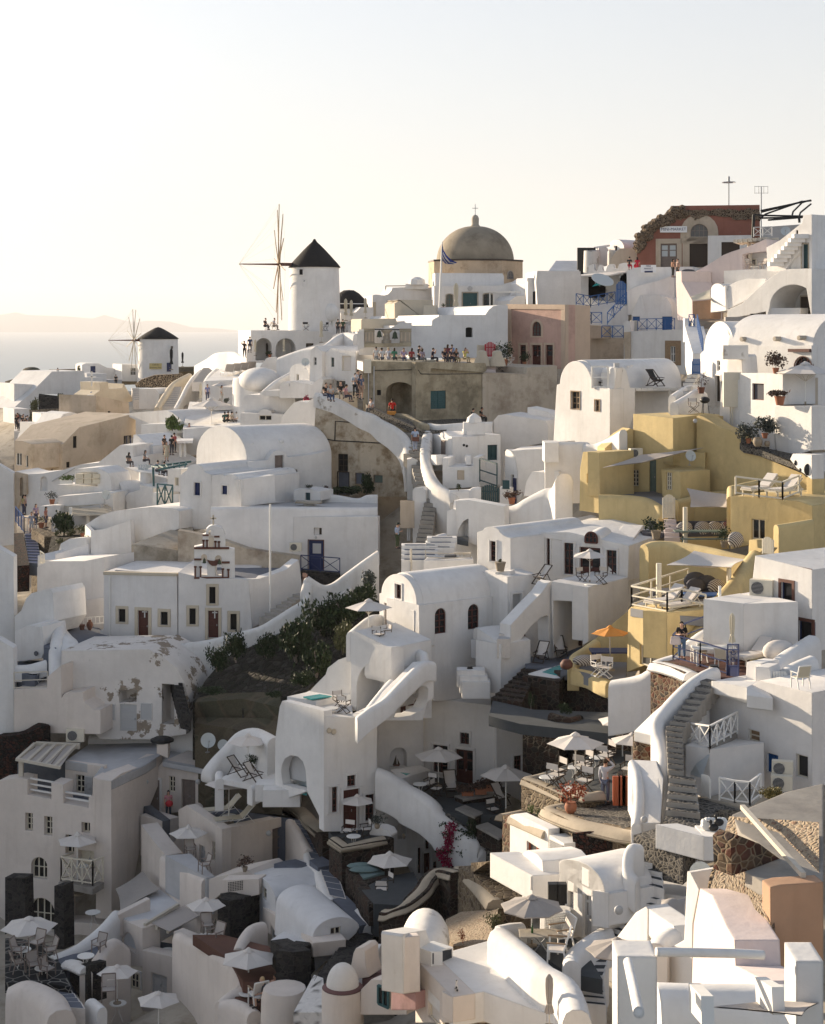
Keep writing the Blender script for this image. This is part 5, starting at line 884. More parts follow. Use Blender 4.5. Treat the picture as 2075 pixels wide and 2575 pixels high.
prof=[(0,(772,345)),(1,0)];z0=fr.uz(772,345)[1];zt=fr.uz(700,25)[1]+.4;vs=[];n=12;L=14
A0=fr.at(772,345);B0=fr.at(1745,345)
for i in rg_(n+1):
 a=math.pi/2*i/n
 for q in(fr.p3(fr.uz(700,0)[0],0),fr.p3(fr.uz(1760,0)[0],0)):v=q-fr.n3*(3.2*(1-math.cos(a)));v.z=z0+(zt-z0)*math.sin(a);vs.append(v)
for q in(fr.p3(fr.uz(700,0)[0],0),fr.p3(fr.uz(1760,0)[0],0)):v=q-fr.n3*3.3;v.z=z0-8;vs.append(v)
for q in(fr.p3(fr.uz(700,0)[0],0),fr.p3(fr.uz(1760,0)[0],0)):v=V(q);v.z=z0-8;vs.append(v)
k=n+3;fs=[(2*i,2*i+1,2*((i+1)%k)+1,2*((i+1)%k))for i in rg_(k)]+[tuple(2*i for i in rg_(k)),tuple(2*i+1 for i in reversed(rg_(k)))]
h.part('vault',vs,fs,_a);fw=PL(820,110.2,1745,105.2);h.ext(fw,Q('820,345 1745,340 1745,1100 820,1100'),.6,_a,_f);h.w(fw,1530,478,1745,720,_e,(3,3),arch=1,sur=_e,sw=.05);h.add('beam',MB().bar(fw.at(1478,402,.15),fw.at(1745,402,.15),.2),_e)
h.w(g,562,528,602,655,_c,(1,2),body=0);h.d(g,545,715,608,1035,_l,lv_=1,sur=_a,sw=.1,body=0)
for x,y in((898,262),(1313,258),(1614,246)):h.add('spout',MB().tb_([fw.at(x,y,-1.2),fw.at(x,y,.25)],.16,10),_E)
h=B('stepped_house','white stepped house front with red framed window at the right edge',_b,(1000,1480,104));pl=PL(835,105,1400,101);h.ext(pl,Q('835,1500 845,700 870,685 1385,690 1385,1080 1320,1100 1300,1200 1280,1600 850,1560'),2.5);h.w(pl,1003,812,1148,1017,_z,(1,1),mat=_w);h.xp(575,106.5,845,105,Q('590,1320 600,1100 628,780 660,765 845,768 850,1480 760,1420'),2,name='buttress');h.xp(690,107.6,880,106.5,Q('692,770 708,450 845,452 868,480 880,690 878,780'),1.4,name=_A_);p5=PL(700,106.5,870,106.5);h.add('cap',MB().box(p5.at(775,425,.1),(1.6,.9,.9)),_A);q=PL(575,106.4,845,104.9);h.add('meter_box',MB().box(q.at(765,890,.12),(1.1,.3,2.2)),_d);m=MB();[m.tb_([q.at(x,950,.08),q.at(x,1400,.08)],.05,6)for x in(740,765)];h.add('pipe',m,_d)
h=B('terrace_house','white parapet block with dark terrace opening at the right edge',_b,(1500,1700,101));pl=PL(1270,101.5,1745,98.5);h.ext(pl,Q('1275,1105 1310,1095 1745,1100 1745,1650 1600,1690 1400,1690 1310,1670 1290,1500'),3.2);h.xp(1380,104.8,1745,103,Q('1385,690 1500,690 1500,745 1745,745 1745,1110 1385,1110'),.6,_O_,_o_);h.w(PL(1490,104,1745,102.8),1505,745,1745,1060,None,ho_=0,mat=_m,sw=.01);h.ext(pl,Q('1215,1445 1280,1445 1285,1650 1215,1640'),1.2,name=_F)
umb(1665,565,101,760,1110,'big cream parasol over the dark terrace opening',_i,n=6)
pot(1295,690,101.8,90,'round leafy plant in a terracotta pot on the white ledge',_c_,1.1,pw=.85,seed=11,n=420);pot(1345,1085,100.2,140,'low terracotta bowl of plants on the white parapet',_c_,.4,pw=.95,seed=12,n=300)
pot(955,1560,100.8,75,'dark shrub in a square terracotta pot, left one by the cream wall',_x_,1,pw=.8,seed=13,n=600);pot(1160,1500,101,85,'tall dark shrub in a terracotta pot, right one by the cream wall',_x_,1.15,pw=.85,seed=14,n=700);pot(365,940,108,100,'wild plant in a dark wicker basket beside the white steps',_c_,1.2,_z,_O,15,.45,n=120)
for x,l in((1070,'big grey round stone jar, left of two at the pot plants'),(1188,'big grey round stone jar, right of two at the pot plants')):pot(x,1600,99.8,125 if x<1100 else 75,l,None,mat=_N,kind=_l_,name='stone_jar')
h=B('rock_path','rocky dark path bank below the white parapet at the right edge','path',(1300,1800,99));h.dk_(Q('520,1180,108 850,1540,104 1000,1600,103 1745,1620,100.5 1745,1900,96 1500,1780,97.5 1100,1640,100 900,1600,101 560,1330,104'),.4,_a_,'paving');h.e[_j_]=_J_
h=B('spotted_wall','white wall with big black inset stones at the right edge',_f,(1650,2000,93));pl=PL(1470,93.5,1745,91.5);h.ext(pl,Q('1475,1760 1510,1690 1745,1705 1745,2010 1560,1870'),.8);m=MB();[m.ell(pl.at(x,y,0),(M(a,93),.1,M(c,93)),12,8)for x,y,a,c in((1545,1805,24,34),(1600,1890,16,22),(1700,1890,55,75))];h.add('inset_stone',m,_r)
h=B('white_steps_wall','white curved step wall with a round stone inset, right of the deck chair house',_f,(200,1180,108));h.rib(Q('0,960,107.5 90,900,109 200,840,111 320,830,112'),2.2,.5);h.rib(Q('30,1050,106 180,960,107.5 330,880,109 440,950,109'),1.6,.6,name='lower_wall')
st_('dark_steps','short dark stone steps beside the blue gate',(80,960,109),(210,960,109),(215,700,115),(345,700,115),5,_T,_A)
gate('blue_gate','thin blue barred gate at the top of the dark stone steps',PL(250,114.5,360,114.5),255,508,352,705,_v,8,0)
rail(_W,'blue stair railing climbing beside the lit barrel gable',[(385,435,117),(315,120,126)],1,_v,.8,wd=.06);h=B('stair_flight','white outside stair with curved underside right of the brick framed window','stairs',(330,480,119));h.rib(Q('385,440,118 340,300,121 300,180,125 280,100,127'),3,1.4,sub=3,rnd=0)
rail(_W,'short blue railing panel between the white posts above the stair',[(212,118,127),(280,118,127)],1,_v,.8,wd=.06)
for x,l in((185,'left white square post above the blue stair railing'),(295,'right white square post above the blue stair railing')):h=B(_n_,l,_n_,(x,300,127.5));h.xp(x-24,127.5,x+26,127.5,[(x-24,0),(x+24,0),(x+24,300),(x-24,300)],.8)
ch_(270,1180,104.5,10,'black and cream director chair in the shaded corner','bw');e=em_('barbecue','round black kettle barbecue in the shaded corner','barbecue',P(410,1190,104));MB().ell(V((0,0,.85)),(.32,.32,.22),14,9).obj('kettle',_r,e,None,60)
for k in rg_(3):MB().bar((.28*math.cos(k*2.1),.28*math.sin(k*2.1),0),(.18*math.cos(k*2.1),.18*math.sin(k*2.1),.7),.03).obj('leg',_r,e)
T(8)
h=B('vaulted_house','white vaulted house with brick framed windows, lit gable and roof deck',_b,(600,1560,114));g=PL(235,117,912,112);lf=Q('200,1720 240,1000 252,830 290,818')+A(290,830,690,860,312,20)[1:-1]+Q('690,868 915,880 912,1600 620,1600')
h.ext(g,lf,1.2,_a,'gable');h.w(g,430,912,537,1130,_J,(2,3),body=0,mat=_m,sur=_J,sw=.06);h.w(g,727,1018,786,1157,_J,(2,2),body=0,mat=_m,sur=_J,sw=.06)
bx=V((.8,.6,0));z0=g.uz(690,860)[1];uL=g.uz(290,830)[0];uR=g.uz(690,860)[0];zt=g.uz(485,520)[1];n=14;ring=[]
for i in rg_(n+1):a=math.pi*i/n;u=(uL+uR)/2-(uR-uL)/2*math.cos(a);ring.append(g.p3(u,z0+(zt-z0)*math.sin(a),-.5))
ring=[V((ring[0].x,ring[0].y,z0-3))]+ring+[V((ring[-1].x,ring[-1].y,z0-3))];h.part('vault',*pm_(ring,bx*8.2),_a)
sd=PL(905,112.1,1240,113.2);h.ext(sd,Q('912,1620 915,880 975,860 975,680')+A(985,680,1125,690,75,8)[0:]+Q('1165,870 1226,870 1226,1190 1100,1500'),1.6,_a,_G);h.xp(890,112.6,1000,112,[(893,690),(915,690)]+Q('915,640 940,615 995,620 990,690 968,880 905,880'),.6,_a,'dormer');h.n(sd,1035,640,1072,665,.3,1);h.add('cap',MB().box(sd.at(1018,598,-.2),(.35,.35,.4)),_g)
dk=PL(1220,114.6,1740,117);h.add('roof_deck',MB().add(*pm_([P(905,872,112.2),P(1226,868,114.3),P(1740,868,117.4),P(1700,868,121),P(700,862,116)],V((0,0,-.25)))),_a);m=MB();m.bar(P(1226,890,113.8),P(1735,885,116.8),.22,.18);[m.bar(P(1230+i*74,878,113.6+i*.45),P(1230+i*74,878,115.2+i*.45),.12)for i in rg_(8)];h.add('pergola_beam',m,_c);h.add('porch_post',MB().bar(P(1660,1060,116.4),P(1660,900,116.4),.18),_c)
h.xp(1226,117.5,1740,119.5,Q('1226,895 1740,895 1740,1200 1226,1200'),.4,_a,'porch_wall');pp=PL(1226,117.4,1740,119.4);h.w(pp,1325,915,1455,1110,_l,(2,3),ho_=0,sur=_l,sw=.08);h.w(pp,1580,1060,1640,1100,None,ho_=0,mat=_m,sw=.02)
h.xp(1120,116,1400,118.5,[(1120,870),(1130,590)]+A(1130,640,1270,690,80,8)[2:]+[(1385,690),(1385,870)],1,_a,'stair_house');h.d(PL(1120,115.9,1400,118.4),1140,675,1215,855,_z,ho_=0,lv_=1,sw=.02)
rail('white_railing','thick white two bar railing on the roof of the vaulted house',[(690,868,113.4),(890,872,112.6)],1.45,_c,3,_m_,.12)
dc_(1475,850,115.6,35,'dark framed deck chair without cover facing left on the roof deck','bn',sc=1.15);dc_(840,865,114,-60,'dark folding chair half hidden behind the roof railing','bn',sc=.9)
h=B('white_wall','white wall descending from the vaulted house to the yellow house',_f,(400,1620,111));h.rib(Q('100,1560,109 280,1552,109 600,1545,109 640,1575,108.5 760,1560,108 900,1500,107 1080,1390,105.5'),4,.6,sub=4)
h=B('planter_post','white block with a flower wreath below the vaulted house',_f,(190,1750,108));h.xp(98,108,275,108,Q('100,1552 275,1552 278,1800 98,1800'),2)
T(3)
h=B(_D,'white house with arched wing and two small windows under the terrace crowd',_b,(1100,520,150));pl=PL(960,150,1260,148);h.ext(pl,Q('965,480 975,140 1020,105 1075,150 1080,480'),7);h.xp(1070,150,1370,147,Q('1075,480 1078,160 1125,150')+A(1128,160,1230,165,40,8)[1:]+Q('1250,170 1370,150 1370,500 1100,520'),6);h.w(PL(1070,150,1370,147),1155,205,1182,285,_b_,(1,2),mat=_j);h.w(pl,1003,203,1028,270,_g,(1,2),body=0,mat=_j);h.w(PL(1070,150,1370,147),1250,190,1330,320,_d,(1,1),mat=_i,body=1);h.w(PL(1070,150,1370,147),1190,405,1280,480,_c,(2,1),mat=_j,body=1);h.rib(Q('700,205,158 850,150,157 1000,110,156 1100,95,155 1250,-10,158 1380,0,156'),5,.8,name=_o_,sub=3)
h=B('white_terrace','rounded white mass beside the large windmill terrace',_s,(1150,110,162));h.xp(700,165,1390,160,Q('700,230 880,130 1150,60 1170,10 1210,-5 1390,5 1390,150 1080,150 700,330'),5)
h=B('domed_cistern','low white oval dome roof behind the sun loungers',_b,(530,480,160));m=MB();c=P(530,410,158);m.ell(c,(M(190,158),3.6,M(120,158)),28,12);h.add('dome',m,_a,60);m=MB();m.l_([(M(235,158),-4),(M(235,158),0),(M(225,158),.35)],P(530,412,158),28);h.add('drum',m,_a,40)
for i in rg_(4):lg_(255+i*62,372-i*8,171+i,200,'tan sun lounger on the white terrace behind the oval dome','tan','four tan loungers behind the oval dome',1.5)
h=B('lounger_terrace','white walled terrace of the four tan loungers',_s,(300,400,172));h.dk_(Q('60,410,166 320,400,166 480,340,168 500,250,182 190,300,182'),3)
h=B('bench_wall','white pyramid roof chimney above the oval dome',_b,(620,300,168));h.xp(520,168,700,168,Q('522,300 590,210 660,205 695,235 700,330 522,330'),3)
h=B('arched_house','white house with shallow round gable below the two-window house',_b,(880,440,152));pl=PL(790,153,970,151);h.ext(pl,[(795,460)]+A(795,330,965,370,90,12)+[(965,460)],5);h.w(pl,852,352,873,405,_d,(1,1),mat=_j);h.rib(Q('560,500,150 680,400,153 800,335,156'),3,.6,name=_G,sub=3)
dish(930,245,149.5,70,10,'white satellite dish on the wall of the two-window house')
h=B(_D,'low white roof house with arched niche in front of the bougainvillea',_b,(850,540,147));pl=PL(700,147,1050,146);h.ext(pl,[(705,520),(705,460)]+A(705,460,788,470,50,8)+Q('800,410 985,440 1060,380 1090,400 1060,560 705,560'),5);h.xp(560,148,860,147,Q('565,495 700,490 840,500 840,545 565,545'),4)
bush('bougainvillea','red bougainvillea on the white roofs under the seated couple',945,600,144,80,75,_O,seed=21,n=500,nb=6,ls=.16)
umb(185,425,164,160,580,'cream parasol, left of two behind the big round parasol',_i);umb(325,422,162,245,600,'cream parasol, right of two behind the big round parasol',_i);umb(110,565,158,360,812,'big round beige parasol above the terrace drinkers',_i,n=8);cumb(15,430,160,600,'closed cream parasol at the left of the drinkers terrace')
h=B('parasol_house','white house with dark door behind the two cream parasols',_b,(300,600,168));pl=PL(30,169,560,166);h.ext(pl,Q('30,430 110,395 320,390 420,440 560,470 560,620 30,620'),4);h.d(pl,65,485,118,560,_l);h.d(pl,180,482,230,575,_l)
h=B('drinkers_terrace','white terrace floor with the drinkers below the big round parasol',_s,(100,810,156));h.dk_(Q('-140,830,155 370,790,154 380,600,172 -80,590,172'),2.5)
for a in((75,590,164,_k,20,(.2,.22,.4),(.1,.1,.14),_h,'person in blue checked shirt at the dark door'),(200,600,163,_k,80,(.6,.58,.56),(.5,.48,.45),_y,'person in white with a phone beside the agave'),(225,795,156.5,'sit',170,(.03,.08,.07),(.05,.05,.05),_h,'person in dark green seated under the big round parasol'),(252,790,157.5,'sit',150,(.03,.03,.03),(.05,.05,.05),_h,'person in black seated under the big round parasol'),(283,792,157,'sit',140,(.5,.45,.38),(.1,.1,.1),_h,'person in striped shirt under the big round parasol'),(343,795,156.5,'sit',-80,(.6,.58,.55),(.1,.1,.1),'hat','person in hat and white shirt at the end of the drinkers table')):pn_(*a[:5],a[8],*a[5:8])
bush('agave','spiky grey agave beside the person with a phone',238,612,160,75,60,_x_,'plant',seed=22,n=240,nb=5,ls=.22,trunk=False);pot(365,600,161,30,'leafy pot plant at the white wall right of the agave',_c_,1.2,seed=23,pw=.8);e=ta_(130,780,156,'drinks table under the big round parasol','round white tables')
h=B('vaulted_house','white barrel house with pale green window below the drinkers',_b,(600,760,150));pl=PL(365,150,850,149);h.ext(pl,Q('368,830 372,590 400,540 430,530 840,532 850,760 700,830'),5);h.xp(365,148.6,850,147.6,Q('365,830 365,690 520,693')+A(520,693,636,693,38,8)+[(740,700),(740,830)],1.2,_a,_M_);h.w(PL(365,148.6,850,147.6),528,710,634,752,_G_ if 0 else _d,(2,1),mat=_m)
h=B('white_gable','plain white rounded gable left of the weathered wall',_b,(850,780,143));pl=PL(715,143,1040,140);h.ext(pl,Q('720,790 725,720 830,600 880,582 940,600 1030,540 1035,790 990,820 720,830'),5)
h=B('great_vault','huge white barrel vaulted house with shuttered door, left of the weathered wall',_b,(600,1380,126));g=PL(-20,131,420,126)
zs=g.uz(405,1100)[1];uL=g.uz(-20,1000)[0];uR=g.uz(420,1000)[0];zt=g.uz(190,800)[1];n=20;ring=[]
for i in rg_(n+1):a=math.pi*i/n;ring.append(g.p3((uL+uR)/2-(uR-uL)/2*math.cos(a),zs+(zt-zs)*math.sin(a)))
ring=[V((ring[0].x,ring[0].y,zs-6))]+ring+[V((ring[-1].x,ring[-1].y,zs-6))];fx=PL(415,126,1160,129.5);ax=V((fx.u.x,fx.u.y,0));h.part('vault',*pm_(ring,ax*(fx.uz(1105,1000)[0]-fx.uz(415,1000)[0]+.5)),_a)
h.xp(410,125.2,1160,128.6,Q('425,1118 600,1100 640,1040')+A(645,1040,770,1060,35,6)+Q('780,1075 1000,1050 1105,1022 1155,1020 1160,1420 425,1420'),3.5,_a,_G);fl=PL(410,125.2,1160,128.6)
h.d(fl,663,1060,737,1205,_o,lv_=1,hd_=0,sur=_a,sw=.03);h.d(fl,666,1210,748,1450,_o,lv_=2,hd_=1);h.w(fl,785,1186,860,1338,_o,(1,1),mat=_o)
for x,y in((480,968),(742,945)):h.add('knob',MB().ell(fx.at(x,y,-.6),(.3,.3,.25),8,6),_a)
lamp(648,1203,125,'small dark wall lamp left of the tall shuttered door',.12);lamp(775,1185,125.2,'small dark wall lamp right of the tall shuttered door',.12)
T(11)
h=B('flat_house','white two-storey house with blue windows in front of the great vault',_b,(200,950,122));p1=PL(5,123,290,121);h.ext(p1,Q('5,1010 10,540 60,500')+A(70,500,215,500,60,10)+Q('240,520 280,530 300,880 300,1010'),6);p2=PL(285,121,545,119.5);h.ext(p2,[(285,540),(380,530)]+A(400,545,520,575,30,6)+Q('545,578 545,812 520,1010 285,1010'),7);h.xp(510,119.4,845,121.5,Q('515,575 838,537 845,760 890,770 540,815'),4,_a,_G)
h.w(p1,133,600,187,712,_q,(2,1),body=0,mat=_q,sur=_a,sw=.12);h.w(p2,375,627,424,704,_q,(1,1),body=1,mat=_q,sur=_a,sw=.12)
wall('retaining_wall','long white retaining wall running right to the stone steps',Q('280,815,118.4 545,813,118.4 900,813,118.2 1250,818,118 1600,820,118 1736,815,118'),9,.6,_L,sub=3)
h=B('roof_terrace','grey terrace behind the long white retaining wall',_s,(1000,800,120));h.dk_(Q('560,812,118.8 1736,816,118.6 1736,760,126 1300,740,127 900,760,126'),1,_Y)
wall('garden_wall','curved low white wall around the dark courtyard garden',Q('1000,660,125 1080,650,125 1230,690,124 1400,715,123.5 1560,740,123.2 1640,712,123 1736,708,123'),3,.5)
h=B('well_house','small white box with blue hatch and pale table top on the grey terrace','shed',(1140,815,121));pl=PL(1000,123,1240,122);h.ext(pl,Q('1000,760 1000,672 1080,655 1235,680 1235,760'),2);h.d(pl,1102,690,1146,755,_h_,lv_=1,hd_=0);h.blk(Q('1015,770 1240,778 1250,765 1030,755'),119.6,.12,_E,'table_top');h.xp(1085,119.9,1190,119.9,Q('1088,775 1190,775 1190,820 1088,820'),.6,_a,'table_leg')
bush('courtyard_shrub','dark climbing shrub in the courtyard of the weathered house',1640,700,126.5,170,190,_n,seed=31,n=1300,nb=12,ls=.14);bush('courtyard_shrub','low dark succulents filling the courtyard of the weathered house',1480,700,125.6,380,70,_n,seed=32,n=900,nb=14,ls=.16);bush('courtyard_shrub','dry brown tuft beside the small well box',1270,690,126,130,70,_c_,seed=33,n=500,ls=.13);bush('courtyard_shrub','small spiky plant on the well box',1130,655,122.6,110,40,_x_,seed=34,n=200,ls=.18,trunk=False)
T(3)
h=B('weathered_house','tall weathered brown house wall with sloping white stair parapet on top',_b,(1400,1380,129));pl=PL(1005,131,1800,127.5);h.ext(pl,Q('1010,820 1025,560 1150,610 1300,700 1450,800 1600,870 1720,960 1800,1060 1810,1420 1160,1420 1150,1040 1080,920'),2.5,'weathered');h.w(pl,1215,1045,1302,1200,_l,(2,3),mat=_m);h.d(pl,1215,1205,1310,1400,_p,lv_=2,hd_=0,sur=_l,sw=.06);h.w(pl,1365,1210,1445,1310,_o,(1,1),mat=_p);h.w(pl,1525,1230,1605,1300,_o,(1,1),mat=_u_)
m=MB();m.tb_([pl.at(x,y,.05)for x,y in((1075,910),(1190,930),(1400,940),(1736,960))],.04,5);m.tb_([pl.at(x,y,.05)for x,y in((1190,925),(1195,760),(1330,770))],.04,5);h.add('cable',m,_r)
wall('stair_parapet','long rounded white stair parapet on top of the weathered brown wall',Q('1030,510,127.5 1100,530,127 1200,560,126.6 1290,600,126.2 1400,660,126 1520,700,125.8 1600,750,125.4 1700,800,125 1790,870,124.4 1830,960,123.6 1842,1060,122.6'),lambda f:1.1+1.6*f*f,.8,_A,sub=4)
T(5)
h=B('stair_pillar','tall whitewashed pillar beside the dark stone stairs',_T_,(475,1389,121));h.xp(428,121,525,121,Q('430,1389 430,1095 470,1085 522,1105 522,1450 430,1450'),1.2,_A);h.xp(395,122.5,480,122,Q('398,1045 430,1050 478,1090 430,1180 398,1150'),1.5,'weathered','stone_base')
T(12)
h=B('wall_end','rounded white wall end with cascading foot beside the dark stone stairs',_f,(540,1130,117));pl=PL(478,117.2,700,116);h.ext(pl,Q('480,1150 478,670 500,645 560,645 592,670 602,870 640,910 680,960 690,985 620,1060 560,1150'),1.6)
T(3)
PE=[(1105,560,'sit',40,(.02,.02,.02),(.05,.06,.1),_h,'person in black T-shirt seated on the parapet, left of a couple'),(1148,570,'sit',20,(.5,.48,.45),(.06,.09,.18),_y,'person in grey cardigan seated close beside the black T-shirt'),(1238,545,'sit',10,(.02,.02,.02),(.3,.27,.22),_h,'bald person in black T-shirt seated at the white window'),(1365,560,'phone',20,(.35,.42,.5),(.02,.02,.02),_h,'person in pale blue jacket and black skirt on the parapet steps'),(1388,535,_k,60,(.5,.5,.52),(.05,.05,.06),_h,'person half hidden behind the pale blue jacket'),(1415,570,_k,30,(.08,.1,.16),(.3,.2,.15),_y,'person with bare legs in navy shorts beside the olive wall'),(1280,575,'sit',120,(.55,.3,.32),(.05,.05,.07),_h,'person bent over with a pink backpack on the parapet')]
for x,y,k,rz,a,c,hr,l in PE:pn_(x,y+(18 if k=='sit'else 0),124.5 if k=='sit'else 126,k,rz,l,a,c,hr,sn_='a',lo_='shorts'if'bare legs'in l else _R_,hgt=1.9 if k!='sit'else 1.8)
T(5)
pn_(300,770,130.5,'walk',200,'porter in bright red vest with orange bag below the arch',(.55,.02,.01),(.02,.02,.02),_h,sn_='b',hgt=1.85);m=MB();m.box((0,0,.2),(.7,.25,.3));o=m.obj('bag','orangecloth',None);o.location=P(295,712,130);tag(o,'flat orange bag carried by the porter in the red vest','bag')
pn_(120,700,127.5,'sit',-40,'person with sunglasses seated behind the white stair parapet',(.4,.4,.42),(.1,.1,.1),_h);pn_(500,1030,121.5,'walk',185,'person in pale blue shirt climbing the dark stairs with a shoulder bag',(.38,.46,.6),(.22,.26,.36),_h,hgt=1.8)
o=MB().box((0,0,.1),(.5,.2,.3)).obj('shoulder_bag',_c_ if 0 else _z,None);o.location=P(505,930,121.1);tag(o,'dark shoulder bag carried by the person climbing the stairs','bag')
pn_(1000,790,128,'sit',100,'person in dark clothes squatting at the foot of the olive wall, left one',(.03,.03,.03),(.03,.03,.03));pn_(1075,780,128.3,'sit',70,'person in black with a backpack at the foot of the olive wall, right one',(.02,.02,.02),(.03,.03,.03),sn_='b')
h=B('upper_lane','dark stone lane landing below the olive building','path',(700,860,128));h.dk_(Q('100,640,128.5 600,860,124 1120,780,128.5 1120,740,135 400,740,134 60,600,134'),.5,_a_,'paving');h.e[_j_]=_J_
st_('stone_stairs','long flight of dark worn stone steps between white walls, upper part',(520,1380,117.5),(640,1380,117),(400,860,126),(590,860,125),16,_a_,_Z)
T(12)
st_('stone_stairs','curving lower flight of dark stone steps beside the white wall end',(500,1160,112.5),(640,1160,112),(600,720,117.5),(700,690,117),12,_a_,_Z)
T(10)
h=B(_D,'white wall house with arched niche and stair rail under the beige house',_b,(500,900,150));pl=PL(25,151,960,148);h.ext(pl,Q('25,1000 30,560 140,590 300,580 500,545 660,495 840,475 1050,305 1170,310 1180,420 1320,400 1330,560 960,760 960,900 400,960'),4);h.n(pl,275,610,345,750,.25,1);h.xp(25,150.4,145,150.2,Q('28,565 140,592 145,780 90,820 28,1000'),.4,_H,'beige_front');h.n(PL(25,150.4,145,150.2),75,620,110,800,.35,1,1);h.add('handrail',MB().tb_([pl.at(400,655,.2),pl.at(625,525,.2)],.05,6),_g)
h=B('terrace_house','white roof terraces with planter and dish left of the blue pergola',_b,(700,900,142));h.xp(270,143,980,140,Q('275,960 280,800 340,755 440,740 445,690 560,690 560,600 640,535 830,525 940,580 965,640 965,800 440,860 440,960'),3);h.n(PL(270,143,980,140),560,560,832,692,.8);h.xp(440,139.5,980,138,Q('448,960 450,805 860,770 980,770 985,960'),3,name='lower_wall');h.xp(270,139,480,138.5,Q('270,1010 275,900 385,890 470,890 470,1150 385,1150 380,1000'),1,_a,'gate_wall')
pot(530,680,141,118,'long white planter box with low plants on the white terrace',_G_,.5,_c,'box',seed=41,pw=.8);pot(390,880,138.8,60,'spiky plant in a pot on the stepped white wall',_x_,.8,seed=42,pw=.6)
e=em_('stacked_chairs','stack of pale cushions and folded chairs on the white terrace','chair stack',P(730,690,140.6));m=MB();[m.box(V(((i%3)*.7-.6,0,.3+.45*(i//3))),(.62,.5,.38))for i in rg_(6)];m.obj('cushions',_P_,e);m=MB();m.bar((-1,0,0),(-1,0,1.1),.05);m.bar((1,0,0),(1,0,1.1),.05);m.bar((-1,0,1.1),(1,0,1.1),.05);m.obj(_P,_c,e)
dish(910,790,137.5,95,40,'pale satellite dish tilted on the white roof')
h=B(_Z_,'pale slatted canopy on white posts above the dark shrub',_V,(740,1060,136));m=MB()
for i in rg_(9):f=i/8;m.bar(P(515+120*f,885+100*f,140-4*f),P(900+60*f,860+115*f,139-4.5*f),.9,.06)
h.add('slats',m,_B);m=MB();[m.bar(P(x,1060,136),P(x,y,136),.22)for x,y in((738,985),(570,910))];h.add('posts',m,_c)
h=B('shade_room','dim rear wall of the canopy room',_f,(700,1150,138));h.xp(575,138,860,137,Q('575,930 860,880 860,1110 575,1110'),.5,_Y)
h=B('arched_cottage','white cottage with barrel gable and tall door under the blue pergola',_b,(1100,960,141));g=PL(975,142,1085,140.5);z=[(980,960),(985,700)]+A(985,700,1070,790,85,10)+[(1075,960)];h.ext(g,z,5,dirn=V((.8,.6,0)));h.d(g,1000,780,1055,950,_d,glass=_j);h.xp(1075,140.3,1370,138,Q('1078,960 1085,820 1130,770 1240,740 1240,690 1370,720 1370,960'),3);h.n(PL(1075,140.3,1370,138),1082,840,1110,950,.4,1)
h=B('restaurant_terrace','white curved restaurant terrace with rounded bay',_s,(1250,740,144));h.xp(970,146,1520,142,Q('975,760 980,560 1110,520 1240,575 1370,600 1500,625 1510,760 1350,760 1240,700'),8);h.add('bay',MB().l_([(M(60,142),-M(110,142)),(M(62,142),0),(M(50,142),.2)],P(1295,575,142.5),20),_a,40)
h=B('upper_terrace','white upper restaurant terrace with posts and a white canopy',_s,(1500,480,150));h.xp(1160,152,1640,148,Q('1165,420 1180,205 1210,205 1320,300 1370,310 1370,400 1500,470 1640,470 1640,560 1330,500'),4);h.dk_(Q('1560,265,148 1760,260,146 1760,235,156 1600,240,156'),.25,_M,_Z_);m=MB();[m.bar(P(x,420,147.5),P(x,262,147.5),.2)for x in(1635,1680)];h.add('posts',m,_c)
h=B(_D,'white curved roofs with shrub planter below the stepped path, left of the parasol',_b,(1450,250,165));h.xp(1060,168,1760,160,Q('1060,5 1240,-15 1500,-35 1560,-10 1760,160 1760,330 1200,320 1200,60'),5);h.xp(1250,161,1600,159,Q('1250,210 1255,105 1500,100 1510,170 1600,160 1600,320 1250,320'),3);h.add('dome',MB().ell(P(1480,280,157),(M(180,157),3,M(95,157)),20,10),_a,60)
bush('bush','bright green bush on the white roofs left of the drinkers',1555,160,158,170,165,_G_,seed=43,n=1000,ls=.15);pot(1670,185,157.5,150,'long low planter hedge right of the bright green bush',_G_,.5,_c,'box',seed=44,pw=1.4);dish(1650,105,158.5,60,20,'grey satellite dish right of the bright green bush')
for i,(x,y,z_,k,rz,a,l)in en_(((1478,400,147,_k,60,(.03,.03,.03),'person in black at the restaurant rail, leftmost'),(1500,465,146,_k,30,(.5,.45,.35),'person in a long cream dress serving at the restaurant'),(1550,405,145.5,_k,160,(.02,.02,.02),'person in black T-shirt standing with back turned at the restaurant'),(1575,380,147,_k,150,(.4,.1,.1),'person in red at the restaurant rail'),(1285,500,143.5,'sit',90,(.2,.2,.2),'person in grey eating at the white set table'),(1410,600,141,'sit',150,(.2,.22,.25),'person in grey shirt seated under the blue pergola'),(1475,612,141,'sit',170,(.4,.4,.4),'person with long hair seated under the blue pergola'),(1130,520,144,'sit',150,(.05,.05,.05),'person seen from behind at the low terrace wall'),(1715,225,156,'sit',40,(.4,.35,.4),'person seated in shade of the white canopy'))):pn_(x,y,z_,k,rz,l,a,(.05,.05,.06)if _I_ not in l else a,_y if i%3==1 else _h,lo_=_I_ if _I_ in l else _R_,hgt=1.75)
h=B('dining_table','long table set with rows of white plates on the restaurant bay',_y_,(1290,560,142.3));h.dk_(Q('1210,560,142 1370,575,141.5 1360,520,144 1230,510,144'),.08,_c,_H_);m=MB();q=random.Random(9)
for i in rg_(60):m.l_([(.03,0),(.05,.16)],P(1225+q.random()*130,520+q.random()*45,142.8)+V((0,0,.1)),6)
h.add('glasses',m,_w_)
h=B('blue_pergola','dark blue timber pergola on thin posts beside the great vault',_V,(1500,770,139));m=MB()
